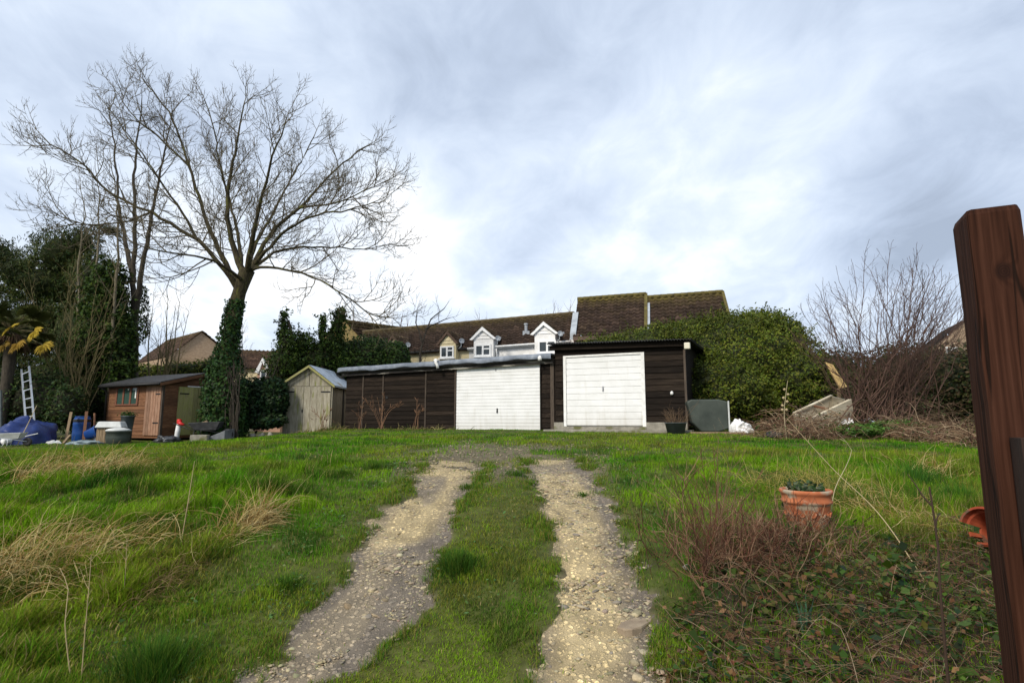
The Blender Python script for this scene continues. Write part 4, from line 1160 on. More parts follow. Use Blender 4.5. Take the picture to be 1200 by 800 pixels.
def core(g, blobs, scale=.80, col=(.03, .032, .014)):
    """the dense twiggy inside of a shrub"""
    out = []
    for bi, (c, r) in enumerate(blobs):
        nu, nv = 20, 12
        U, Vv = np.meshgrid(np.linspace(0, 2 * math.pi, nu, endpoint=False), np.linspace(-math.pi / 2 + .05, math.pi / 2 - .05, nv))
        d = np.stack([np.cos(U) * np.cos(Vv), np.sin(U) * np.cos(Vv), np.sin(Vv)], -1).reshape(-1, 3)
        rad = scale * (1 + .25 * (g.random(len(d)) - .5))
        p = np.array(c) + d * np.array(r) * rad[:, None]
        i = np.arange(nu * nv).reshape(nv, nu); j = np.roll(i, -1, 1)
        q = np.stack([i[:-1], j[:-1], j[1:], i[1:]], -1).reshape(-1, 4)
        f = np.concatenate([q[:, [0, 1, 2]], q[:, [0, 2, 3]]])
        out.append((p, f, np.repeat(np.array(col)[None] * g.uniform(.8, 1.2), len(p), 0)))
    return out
def B(u, v, ru, rv, Y, dr=None):
    """a blob given by its place and half-size in the photograph, at distance Y"""
    c = P(u, v, Y); k = px(Y)
    return (tuple(c), (ru * k, dr if dr else ru * k, rv * k))
def bush(name, label, cat, blobs, n, size, cols, w=None, group=None, seed=1, part='crown', trunk=None, core_col=(.03, .032, .014), core_s=.8, **kw):
    g = np.random.default_rng(seed)
    c0 = blobs[0][0]; loc = (c0[0], c0[1], gz(c0[0], c0[1]))
    t = thing(name, label, cat, loc, 0, group)
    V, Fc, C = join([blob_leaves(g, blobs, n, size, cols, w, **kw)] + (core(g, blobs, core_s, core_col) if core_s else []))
    o = link(part, fast_mesh(part, V - np.array(loc), Fc, C), t, LEAF); o['kind'] = 'stuff'
    if trunk:
        T = Tubes()
        for pts, r0, r1 in trunk:
            pa = smooth_path(pts, .4); T.add(pa, np.linspace(r0, r1, len(pa)), 7)
        T.build('trunk', BARK_DARK, t, loc)
    return t

# ---- the big bare ash with ivy round its trunk
ASH_TWIG = mat('ash_twig', [(.3, (.06, .048, .028)), (.7, (.13, .105, .06))], 6, .9, .2)
def make_ash():
    g = np.random.default_rng(101); Y0 = 19.6
    base = hit(262, 498); base = P(262, 497, Y0); base.z = gz(base.x, Y0) - .1
    loc = np.array(base)
    t = thing('ash_tree', 'big bare tree with spreading mossy limbs and an ivy covered trunk', 'tree', tuple(loc))
    L = lambda pts: [np.array(P(u, v, Y0 + dy)) for u, v, dy in pts]
    tr = smooth_path([loc] + L([(263, 470, 0), (265, 430, 0), (270, 390, 0), (277, 355, 0), (284, 332, 0), (290, 316, 0)]), .3)
    rad = np.interp(np.linspace(0, 1, len(tr)), [0, .08, .3, .75, 1], [.42, .31, .265, .25, .24])
    rad = rad * (1 + .09 * np.sin(np.arange(len(tr)) * 1.7) + g.normal(0, .03, len(tr)))
    T = Tubes(); T.add(tr, rad, 12); T.build('trunk', BARK, t, loc)
    limbs = [
        (L([(280, 342, 0), (270, 325, -.2), (254, 306, -.4), (231, 281, -.7), (176, 249, -1.0), (129, 226, -1.2), (96, 191, -1.3), (70, 176, -1.4), (50, 160, -1.4)]), .135, .018),
        (L([(283, 336, 0), (268, 318, .3), (255, 290, .6), (240, 255, .9), (222, 195, 1.3), (203, 142, 1.5), (186, 116, 1.6), (168, 94, 1.6)]), .165, .02),
        (L([(287, 325, 0), (276, 296, .0), (268, 266, -.2), (266, 226, -.4), (273, 189, -.5), (281, 148, -.6), (286, 122, -.6)]), .19, .02),
        (L([(290, 322, 0), (292, 300, -.5), (298, 268, -.9), (308, 226, -1.4), (319, 184, -1.8), (334, 144, -2.0)]), .18, .02),
        (L([(292, 320, 0), (304, 296, .4), (324, 267, .8), (352, 243, 1.2), (384, 208, 1.6), (410, 184, 1.8), (428, 172, 1.8)]), .16, .02),
        (L([(293, 318, 0), (306, 312, -.5), (325, 314, -1.0), (350, 319, -1.4), (393, 338, -2.0), (430, 366, -2.3), (452, 372, -2.4)]), .085, .015),
        (L([(293, 317, 0), (312, 303, .5), (336, 291, 1.0), (388, 290, 1.7), (430, 292, 2.1), (456, 286, 2.2)]), .10, .015),
        (L([(284, 330, 0), (282, 300, .8), (276, 262, 1.8), (262, 210, 2.6), (252, 160, 3.0), (240, 118, 3.2)]), .13, .02),
        (L([(290, 322, 0), (300, 285, 1.2), (330, 232, 2.4), (352, 190, 3.0), (368, 160, 3.2)]), .12, .02),
        (L([(286, 330, 0), (262, 312, -1.2), (228, 300, -2.0), (190, 296, -2.6), (150, 282, -3.0)]), .10, .015),
        (L([(298, 310, .2), (330, 275, -.6), (372, 252, -1.4), (408, 246, -2.0), (440, 236, -2.2)]), .11, .015),
        (L([(231, 281, -.7), (208, 240, -1.0), (180, 200, -1.3), (152, 160, -1.5), (128, 128, -1.6)]), .075, .014),
        (L([(176, 249, -1.0), (140, 262, -1.4), (96, 262, -1.7), (60, 246, -1.9)]), .055, .012),
        (L([(222, 195, 1.3), (196, 170, 1.1), (160, 140, .9), (140, 112, .8)]), .07, .014),
        (L([(352, 243, 1.2), (392, 238, .9), (426, 224, .6), (448, 214, .5)]), .07, .014),
    ]
    TW = Tubes()
    for k, (pts, r0, r1) in enumerate(limbs):
        pa = smooth_path(pts, .32)
        pa[2:-1] += g.normal(0, .022, pa[2:-1].shape)
        T = Tubes(); r0 *= .74; ra = r0 + (r1 - r0) * np.linspace(0, 1, len(pa)) ** .6
        T.add(pa, ra, 8); T.build('limb', BARK, t, loc)
        small = r0 < .06
        sprout(TW, g, pa, r0, r1, [(.34, 1.75, .10, .14, .025), (.27, .95, .12, .16, .015), (.18, .50, .14, .2, .011), (.17, .24, .15, .25, .0085)], 5, (28, 60), None, .16 if not small else .1)
    TW.build('twigs', ASH_TWIG, t, loc, 'stuff')
    # ivy on the trunk and heaped at its foot
    n = 11000
    q = g.random(n) ** 2.3 * .82; k = (q * (len(tr) - 1)); i = k.astype(int); f = (k - i)[:, None]
    p = tr[i] * (1 - f) + tr[np.minimum(i + 1, len(tr) - 1)] * f
    th = g.uniform(0, 6.283, n); hh = q / .82
    rr = (.50 + .36 * np.exp(-((hh - .36) / .2) ** 2) + .25 * np.exp(-((hh - .05) / .15) ** 2)) * (1 - .38 * hh) * (.75 + .5 * fbm(th * 2, hh * 7, 9, 3)) * np.sqrt(g.uniform(.35, 1.1, n))
    d = np.stack([np.cos(th), np.sin(th), g.normal(.15, .3, n)], -1)
    C = p + d * rr[:, None] * np.array([1, 1, .4])
    col = pal(g, n, [(.026, .058, .014), (.04, .085, .02), (.018, .04, .012)])
    V, Fc, Cc = leaves(C, d + g.normal(0, .5, (n, 3)), .115 * g.uniform(.6, 1.2, n), col, .8, .2, g, .5)
    o = link('ivy', fast_mesh('ivy', V - loc, Fc, Cc), t, LEAF); o['kind'] = 'stuff'
    T = Tubes()
    for k in range(26):                      # bare stems climbing in front of the ivy
        a = g.uniform(.1, 1.0); u0 = 262 + 16 * a + g.normal(0, 4); y = Y0 - .45 + g.normal(0, .08)
        pts = [np.array(P(u0, 497, y))]; pts[0][2] = gz(pts[0][0], y)
        for v in (475, 455, 440 - 20 * g.random()): pts.append(np.array(P(u0 + g.normal(0, 3), v, y + g.normal(0, .05))))
        T.add(smooth_path(pts, .4), np.linspace(.02, .006, len(smooth_path(pts, .4))), 4)
    T.build('ivy_stems', BARK_DARK, t, loc, 'stuff')
make_ash()

def bare_tree(name, label, stems, levels, seed, m=None, sides=6, spread=(30, 55), group=None, wob=.02, t0=.3, cat='tree', twm=None, part='trunk'):
    """stems: list of ([(u, v, Y), ...], r0, r1); first point is rooted in the ground"""
    g = np.random.default_rng(seed); m = m or BARK_DARK
    ps = []
    for pts, r0, r1 in stems:
        ww = [np.array(P(*p)) for p in pts]; ps.append((ww, r0, r1))
    ps[0][0][0][2] = gz(ps[0][0][0][0], ps[0][0][0][1]) - .05
    loc = ps[0][0][0].copy()
    t = thing(name, label, cat, tuple(loc), 0, group)
    TW = Tubes()
    for ww, r0, r1 in ps:
        pa = smooth_path(ww, .35); pa[1:-1] += g.normal(0, wob, pa[1:-1].shape)
        T = Tubes(); T.add(pa, r0 + (r1 - r0) * np.linspace(0, 1, len(pa)) ** .8, sides); T.build(part, m, t, loc)
        sprout(TW, g, pa, r0, r1, levels, 4, spread, None, t0)
    TW.build('twigs', twm or m, t, loc, 'stuff')
    return t
# pair of tall thin stems at the left
YL = 23.0
bare_tree('bare_tree', 'tall bare tree with two thin dark stems, left of the big ivy trunked tree',
    [([(156, 497, YL), (157, 440, YL), (158, 390, YL), (156, 330, YL), (158, 270, YL), (157, 215, YL), (162, 160, YL), (166, 120, YL)], .20, .02),
     ([(158, 370, YL), (164, 330, YL - .3), (172, 285, YL - .5), (182, 230, YL - .7), (192, 180, YL - .8), (200, 145, YL - .8)], .13, .02),
     ([(157, 330, YL), (146, 280, YL + .5), (138, 225, YL + .8), (134, 170, YL + 1), (128, 130, YL + 1)], .11, .018)],
    [(.55, 1.7, .1, .12, .028), (.4, .8, .12, .15, .012), (.3, .35, .15, .2, .007)], 103, BARK_DARK, 8, (30, 52), None, .025, .42)
bare_tree('bare_tree', 'slender pale barked bare tree rising out of the dark evergreens at the far left',
    [([(128, 497, 22.0), (130, 420, 22), (133, 360, 22), (138, 300, 22), (136, 240, 22), (130, 190, 22)], .10, .015),
     ([(112, 400, 22.4), (113, 330, 22.4), (116, 250, 22.4), (112, 200, 22.4)], .07, .012), ([(95, 400, 22.6), (92, 330, 22.6), (98, 250, 22.6), (94, 215, 22.6)], .06, .012)],
    [(.5, 1.3, .1, .12, .02), (.35, .6, .12, .15, .009)], 104, mat('pale_bark', [(.3, (.09, .075, .05)), (.7, (.20, .17, .11))], 5, .9, .5, (4, 4, 1)), 6, (28, 50), None, .03, .35)
def fountain(name, label, u, v, Y, n, tips, seed, r0=.03, lv=None, m=None, droop=.0, group=None, cat='shrub', spread_base=8, t0=.3, wob=.012):
    """many stems from one stool; tips = function g -> (u, v, dY) of each stem's end"""
    g = np.random.default_rng(seed); stems = []
    for k in range(n):
        tu, tv, dy = tips(g); bu = u + g.normal(0, spread_base)
        mu, mv = bu + (tu - bu) * g.uniform(.3, .62) + g.normal(0, 5), v + (tv - v) * (.5 + droop)
        b = (bu, v, Y + g.normal(0, .15))
        stems.append(([b, (bu + (mu - bu) * .45, v + (mv - v) * .5, Y + dy * .25), (mu, mv, Y + dy * .55), (tu, tv, Y + dy)], r0 * g.uniform(.55, 1.15), .005))
    return bare_tree(name, label, stems, lv, seed + 1, m, 5, (18, 46), group, wob, t0, cat, None, 'stem')
BROWN_TWIG = mat('brown_twig', [(.3, (.075, .05, .035)), (.7, (.15, .10, .07))], 8, .85, .3, (3, 3, 1))
RED_TWIG = mat('red_brown_twig', [(.3, (.055, .03, .022)), (.7, (.12, .068, .048))], 8, .8, .3, (3, 3, 1))
OLIVE_TWIG = mat('olive_twig', [(.3, (.08, .065, .025)), (.7, (.17, .135, .06))], 8, .85, .3, (3, 3, 1))
fountain('bare_shrub', 'arching olive stemmed bare shrub in front of the dark conifer, beside the ivy column', 92, 495, 21.0, 26,
    lambda g: (g.uniform(25, 150), g.uniform(300, 440), g.normal(0, .7)), 110, .035, [(.4, .9, .08, .05, .012), (.3, .4, .1, .1, .007)], OLIVE_TWIG)
fountain('bare_shrub', 'pale brown bare small tree standing behind the wooden shed, before the tan house', 195, 470, 24.0, 9,
    lambda g: (g.uniform(165, 245), g.uniform(340, 400), g.normal(0, .6)), 112, .06, [(.35, .9, .1, .15, .014), (.25, .42, .12, .15, .008)], OLIVE_TWIG)
fountain('bare_shrub', 'thin dark bare sapling between the big tree and the grey shed', 296, 490, 22.5, 6,
    lambda g: (g.uniform(268, 345), g.uniform(372, 415), g.normal(0, .5)), 113, .04, [(.35, .8, .1, .1, .012), (.25, .4, .12, .1, .007)], BARK_DARK)
fountain('bare_shrub', 'large bare many stemmed red brown shrub standing clear of the hedge at the right', 1036, 492, 13.2, 84,
    lambda g: (1036 + g.uniform(-105, 95), 0, g.normal(0, .8)) if False else (lambda a: (1036 + 108 * math.sin(a), 505 - 200 * math.cos(a * .85) * g.uniform(.7, 1.06), g.normal(0, .6)))(g.uniform(-1.2, 1.05)),
    114, .0155, [(.20, .55, .11, .10, .0062), (.17, .28, .14, .10, .0042)], RED_TWIG, spread_base=26, t0=.2, wob=.045)
# trees beyond the terrace roof
bare_tree('bare_tree', 'bare tree leaning right above the cream terrace roof', [([(492, 440, 25), (493, 415, 25), (497, 395, 25), (505, 375, 25), (520, 362, 25)], .10, .02), ([(494, 400, 25), (488, 378, 25), (489, 362, 25)], .05, .012), ([(500, 385, 25), (512, 378, 24.5), (528, 372, 24.2)], .05, .012)],
    [(.3, .9, .12, .1, .016), (.22, .45, .14, .1, .009)], 120, BARK_DARK, 6, (30, 60), None, .02, .35)
for k, (u, v, tv, Y, lab) in enumerate([(667, 420, 363, 46, 'faint bare treetop just above the roof, left of the tall tiled house'), (647, 420, 368, 48, 'smaller faint bare treetop over the white terrace ridge'), (470, 420, 372, 50, 'far bare treetop above the left end of the cream terrace'), (560, 420, 376, 50, 'faint far twigs showing over the terrace ridge, above the left white dormer')]):
    bare_tree('bare_tree', lab, [([(u, v + 60, Y), (u, v, Y), (u - 2, (v + tv) / 2, Y), (u + 1, tv, Y)], .2, .03), ([(u, v - 10, Y), (u + 8, tv + 8, Y)], .1, .02), ([(u, v - 10, Y), (u - 10, tv + 10, Y)], .1, .02)], [(.6, 1.6, .1, .2, .03), (.5, .9, .12, .2, .018)], 130 + k, BROWN_TWIG, 5, (25, 50), None, .03, .3)

# ---- evergreens
IVY = [(.035, .066, .011), (.065, .105, .016), (.022, .042, .009)]
LAUREL = [(.03, .06, .012), (.05, .09, .018), (.02, .036, .009)]
PRIVET = [(.070, .100, .010), (.092, .120, .012), (.052, .076, .009), (.125, .132, .018)]
CONIFER = [(.030, .050, .011), (.050, .070, .015), (.070, .075, .02), (.020, .034, .008)]
# big rounded hedge behind and beside the taller garage
bush('hedge', 'huge rounded evergreen hedge mounded behind the taller garage', 'hedge',
     [B(868, 430, 88, 64, 19.5, 2.5), B(785, 428, 90, 50, 20.6, 1.7), B(915, 452, 50, 50, 18.4, 2.0), B(845, 462, 60, 44, 17.6, 1.6), B(722, 426, 62, 34, 21.4, 1.4), B(880, 398, 56, 32, 20.0, 2.0), B(820, 400, 60, 26, 20.4, 1.6)],
     112000, .084, PRIVET, None, None, 201, thick=.10, lump=.17, lumpf=5.0, clumpvar=.7, shoots=1800, shootlen=.38, core_col=(.035, .042, .014), core_s=.83)
bush('hedge', 'dark straggly low hedge running behind the bare shrub to the right edge', 'hedge',
     [B(985, 455, 42, 48, 17.5, 1.3), B(1055, 452, 52, 50, 16.5, 1.2), B(1118, 452, 45, 50, 15.5, 1.2), B(1180, 450, 50, 54, 14.5, 1.2), B(1255, 450, 56, 56, 14.0, 1.2), B(1345, 450, 66, 58, 13.6, 1.2), B(1450, 450, 76, 60, 13.2, 1.2)],
     44000, .10, [(.035, .045, .015), (.055, .06, .02), (.02, .03, .01), (.09, .06, .03)], None, None, 202, thick=.2, lump=.25, core_s=.72, clumpvar=.5)
# hedge and ivied stumps left of the terrace
bush('hedge', 'clipped green conifer hedge between the grey shed and the terrace', 'hedge',
     [B(432, 430, 44, 37, 25.5, 1.5), B(392, 432, 36, 34, 25.8, 1.5), B(465, 425, 16, 26, 25.0, 1.2)], 20000, .13, [(.035, .07, .014), (.06, .10, .02), (.022, .045, .011)], None, None, 203, thick=.12, lump=.12, core_s=.82)
bush('ivy_tree', 'ivy smothered pollard with three dark upright tufts, behind the grey shed', 'tree',
     [B(332, 386, 6, 24, 24.0, .25), B(337, 402, 10, 16, 24.0, .4), B(353, 404, 14, 16, 24.0, .6), B(378, 382, 5, 17, 24.0, .25), B(397, 381, 8, 23, 24.0, .35), B(402, 368, 5, 10, 24.0, .25), B(388, 402, 14, 18, 24.0, .5), B(375, 420, 45, 22, 24.3, 1.0), B(338, 430, 24, 26, 24.3, 1.0)],
     17000, .12, IVY, None, None, 204, thick=.3, lump=.4, shoots=420, shootlen=.4, core_s=.55, clumpvar=.5,
     trunk=[([(P(352, 497, 24)), P(352, 440, 24), P(338, 375, 24)], .16, .05), ([P(376, 497, 24), P(378, 430, 24), P(394, 372, 24)], .16, .05)])
bush('laurel_bush', 'dark glossy laurel bush between the ivy trunked tree and the grey shed', 'bush',
     [B(303, 472, 32, 30, 20.8, .9), B(322, 468, 16, 26, 20.6, .6), B(283, 475, 18, 28, 20.9, .7), B(308, 492, 30, 10, 20.3, .5)], 12000, .15, [(.018, .040, .014), (.03, .06, .02), (.012, .026, .01)], None, None, 205, thick=.2, lump=.2, core_s=.75)
# left evergreen mass
bush('conifer', 'tall dark spreading conifer at the far left', 'tree',
     [B(72, 300, 34, 38, 27.0, 1.4), B(98, 285, 18, 20, 26.5, .8), B(58, 335, 48, 34, 27, 1.8), B(25, 322, 30, 30, 27, 1.4), B(110, 330, 26, 40, 26.5, 1.2), B(40, 385, 60, 50, 27, 2), B(95, 395, 48, 60, 26.5, 1.6), B(70, 450, 75, 48, 26.5, 1.8), B(2, 300, 16, 22, 27, .9), B(128, 270, 14, 6, 26.3, .6), B(2, 400, 40, 60, 27, 1.5)],
     78000, .20, CONIFER, None, None, 206, thick=.3, lump=.4, aspect=.2, hang=1.2, shoots=1400, shootlen=.8, core_s=.56, clumpvar=.6, core_col=(.03, .04, .012),
     trunk=[([P(75, 497, 27), P(74, 400, 27), P(74, 275, 27)], .35, .08)])
bush('ivy_tree', 'dense dark ivy column of a smothered tree, left of the two stemmed bare tree', 'tree',
     [B(120, 395, 27, 78, 22.6, 1.0), B(112, 455, 34, 45, 23.0, 1.0), B(142, 420, 14, 60, 22.4, .6), B(128, 335, 20, 30, 22.6, .7)], 22000, .14, IVY, None, None, 207, thick=.28, lump=.35, shoots=700, shootlen=.45, core_s=.58, clumpvar=.55,
     trunk=[([P(122, 499, 22.6), P(122, 420, 22.6), P(126, 320, 22.6)], .2, .06)])
bush('bramble_bush', 'sprawling dark green bramble bush behind the blue barrel', 'bush',
     [B(104, 470, 42, 32, 22.6, .9), B(78, 478, 20, 28, 20.0, .7), B(45, 470, 50, 36, 20.8, .8), B(-5, 470, 40, 46, 20.8, .8)], 13000, .12, [(.03, .055, .015), (.05, .075, .02), (.02, .035, .011)], None, None, 208, thick=.3, lump=.35, core_s=.7, clumpvar=.5, core_col=(.025, .026, .013))
bush('hedge', 'low sunlit olive hedge showing over the wooden shed roof', 'hedge', [B(215, 435, 40, 12, 26.0, .8), B(172, 440, 30, 14, 26, .8), B(252, 432, 25, 14, 26, .8)], 5000, .12, PRIVET, None, None, 209, thick=.3, lump=.3, core_s=.7)
bush('conifer_sapling', 'dark wispy conifer sapling beside the two stemmed bare tree', 'tree', [B(165, 362, 9, 22, 24, .4), B(163, 385, 12, 16, 24, .5), B(166, 345, 5, 14, 24, .3)], 1800, .22, CONIFER, None, None, 210, thick=.4, lump=.4, core_s=0, aspect=.22, hang=1)

# ================================================================== SHEDS
SHED_BOARD = mat('red_brown_shed_board', [(.25, (.055, .024, .012)), (.5, (.14, .062, .028)), (.78, (.25, .13, .065))], 5, .8, .4, (.6, 8, 12), .28)
SHED_DOOR = mat('faded_shed_door_board', [(.25, (.13, .062, .036)), (.5, (.26, .145, .09)), (.78, (.40, .27, .19))], 5, .85, .4, (9, 9, .8), .22)
MOSSY_DOOR = mat('algae_stained_plank', [(.25, (.20, .17, .085)), (.48, (.36, .33, .14)), (.7, (.29, .30, .075)), (.9, (.50, .46, .30))], 3.5, .9, .4, (6, 6, .9), .22)
GREY_BOARD = mat('grey_weathered_panel', [(.25, (.17, .145, .10)), (.5, (.30, .27, .20)), (.75, (.42, .39, .31))], 3.5, .92, .4, (5, 5, .9), .16, 7, spots=(1.5, .57, (.21, .21, .085)))
RED_TRIM = mat('red_brown_window_trim', [(.3, (.12, .045, .025)), (.7, (.20, .085, .05))], 8, .7, .2, (6, 6, 1))
def make_wood_shed():
    c = P(187, 510, 19.5); phi = R(64.5)
    base = c.z
    t = thing('wooden_shed', 'red brown weatherboard shed with mossy double doors and small three pane window', 'shed', tuple(c), phi)
    W, Ld, H, Rz = 2.84, 3.15, 1.80, 2.17
    MB().add([(0.03, .03, -.1), (W - .03, .03, -.1), (W - .03, Ld, -.1), (.03, Ld, -.1), (.03, .03, H - .01), (W - .03, .03, H - .01), (W - .03, Ld, H - .01), (.03, Ld, H - .01), (W / 2, .03, Rz - .02), (W / 2, Ld, Rz - .02)],
             [(0, 1, 5, 8, 4), (3, 2, 6, 9, 7), (0, 4, 7, 3), (1, 2, 6, 5)]).build('wall', SHED_BOARD, t)
    bm = board_mesh('board', .125, .022)
    dx0, dx1 = .56, 2.02; dh = 1.68
    lay_boards(t, bm, SHED_BOARD, .05, dx0 - .02, .0, dh + .02, .125, .03)
    lay_boards(t, bm, SHED_BOARD, dx1 + .02, W - .04, .0, dh + .02, .125, .03)
    lay_boards(t, bm, SHED_BOARD, .05, W - .05, dh + .02, Rz - .06, .125, .03, clip=lambda z: (.05, W - .05) if z < H else (W / 2 - (W / 2 - .03) * (Rz - z) / (Rz - H), W / 2 + (W / 2 - .03) * (Rz - z) / (Rz - H)))
    # long side (faces the camera's left): boards on a turned carrier, so give each its own placement
    def side_board(y0, y1, z, h):
        o = bpy.data.objects.new('board', bm); COL.objects.link(o); o.parent = t
        o.location = (.03 - random.uniform(0, .004), y1, z); o.rotation_euler = (0, random.uniform(-.003, .003), R(-90)); o.scale = (y1 - y0, 1, h / .125)
    wy0, wy1, wz0, wz1 = 1.38, 2.60, 1.08, 1.64
    z = 0.0
    while z < H - .04:
        h = min(.125, H - .02 - z)
        if z + h > wz0 - .06 and z < wz1 + .04:
            side_board(.95, wy0 - .05, z, h); side_board(wy1 + .05, Ld, z, h)
        else: side_board(.95, Ld, z, h)
        z += .125
    # side door of faded upright boards
    d = MB(); d.box(.0, .028, .08, .93, .02, H - .02); door = d.build('side_door', SHED_DOOR, t)
    y = .09
    for k in range(6):
        wv = .138
        o = MB().box(-.016, .0, y, y + wv - .012, .0, H - .03 + random.uniform(-.01, .01)).build('plank', SHED_DOOR, door); y += wv
    MB().box(-.03, -.016, .12, .36, 1.38, 1.42).build('hinge', BLACK_METAL, door); MB().box(-.03, -.016, .12, .40, .40, .44).build('hinge', BLACK_METAL, door)
    MB().box(-.02, .05, -.02, .05, -.05, H).build('corner_post', WOOD_BATTEN, t)
    MB().box(W - .05, W + .02, -.02, .05, -.05, H).build('corner_post', WOOD_BATTEN, t)
    # window
    w_ = MB()
    w_.box(-.025, .03, wy0 - .05, wy1 + .05, wz0 - .05, wz0); w_.box(-.025, .03, wy0 - .05, wy1 + .05, wz1, wz1 + .05)
    for k in range(4):
        yc = wy0 + (wy1 - wy0) * k / 3; w_.box(-.022, .03, yc - .045, yc + .045, wz0, wz1)
    win = w_.build('window', RED_TRIM, t)
    PG = glass_mat('dusty_green_glass', (.04, .075, .06))
    for k in range(3):
        a = wy0 + (wy1 - wy0) * k / 3 + .045; b = wy0 + (wy1 - wy0) * (k + 1) / 3 - .045
        MB().box(.0, .012, a, b, wz0, wz1).build('pane', PG, win)
    MB().box(-.007, -.003, wy0 + .10, wy0 + .16, wz0 + .2, wz1 - .02).build('curtain', WHITE_FRAME, win)
    # double doors
    for k, (a, b) in enumerate(((dx0, (dx0 + dx1) / 2 - .006), ((dx0 + dx1) / 2 + .006, dx1))):
        dr = MB().box(a, b, .012, .03, .0, dh).build('door', MOSSY_DOOR, t)
        n = 4; wv = (b - a) / n
        for j in range(n):
            MB().box(a + j * wv + .004, a + (j + 1) * wv - .004, -.014, .012, .0, dh - .01 + random.uniform(-.012, .012)).build('plank', MOSSY_DOOR, dr)
        hx = (a + .03, a + .38) if k == 0 else (b - .38, b - .03)
        MB().box(hx[0], hx[1], -.026, -.0145, 1.42, 1.46).build('hinge', BLACK_METAL, dr)
    MB().box(dx0 + .32, dx1 - .25, -.03, .02, dh + .004, dh + .04).build('lintel_strip', WHITE_FRAME, t)
    # felt roof
    o_ = .16
    for sgn in (0, 1):
        x0, x1 = (-.22, W / 2) if sgn == 0 else (W + .22, W / 2)
        k = (Rz - H) / (W / 2); zl = H - .22 * k
        V = [(x0, -o_, zl + .01), (x1, -o_, Rz + .01), (x1, Ld + o_, Rz + .01), (x0, Ld + o_, zl + .01), (x0, -o_, zl + .055), (x1, -o_, Rz + .055), (x1, Ld + o_, Rz + .055), (x0, Ld + o_, zl + .055)]
        MB().hexa(V).build('roof_slope', BLACK_FELT, t)
        e = MB(); a_ = Vector((x0, -o_ - .01, zl - .03)); b_ = Vector((x1, -o_ - .01, Rz - .03)); e.bar(a_, b_, .02, .11, up=(0, 1, 0)) if False else e.hexa([(x0, -o_ - .02, zl - .08), (x1, -o_ - .02, Rz - .08), (x1, -o_ - .002, Rz - .08), (x0, -o_ - .002, zl - .08), (x0, -o_ - .02, zl + .02), (x1, -o_ - .02, Rz + .02), (x1, -o_ - .002, Rz + .02), (x0, -o_ - .002, zl + .02)])
        e.build('bargeboard', SHED_BOARD, t)
    m = MB(); m.tube([(-.25, -.16, H - .07), (-.25, Ld + .14, H - .085)], .045, 8); m.build('gutter', BLACK_METAL, t, True)
    m = MB(); m.tube([(-.25, Ld + .08, H - .09), (-.12, Ld - .03, H - .2), (-.06, Ld - .03, H - .3), (-.06, Ld - .03, .02)], .035, 8); m.build('downpipe', BLACK_METAL, t, True)
make_wood_shed()
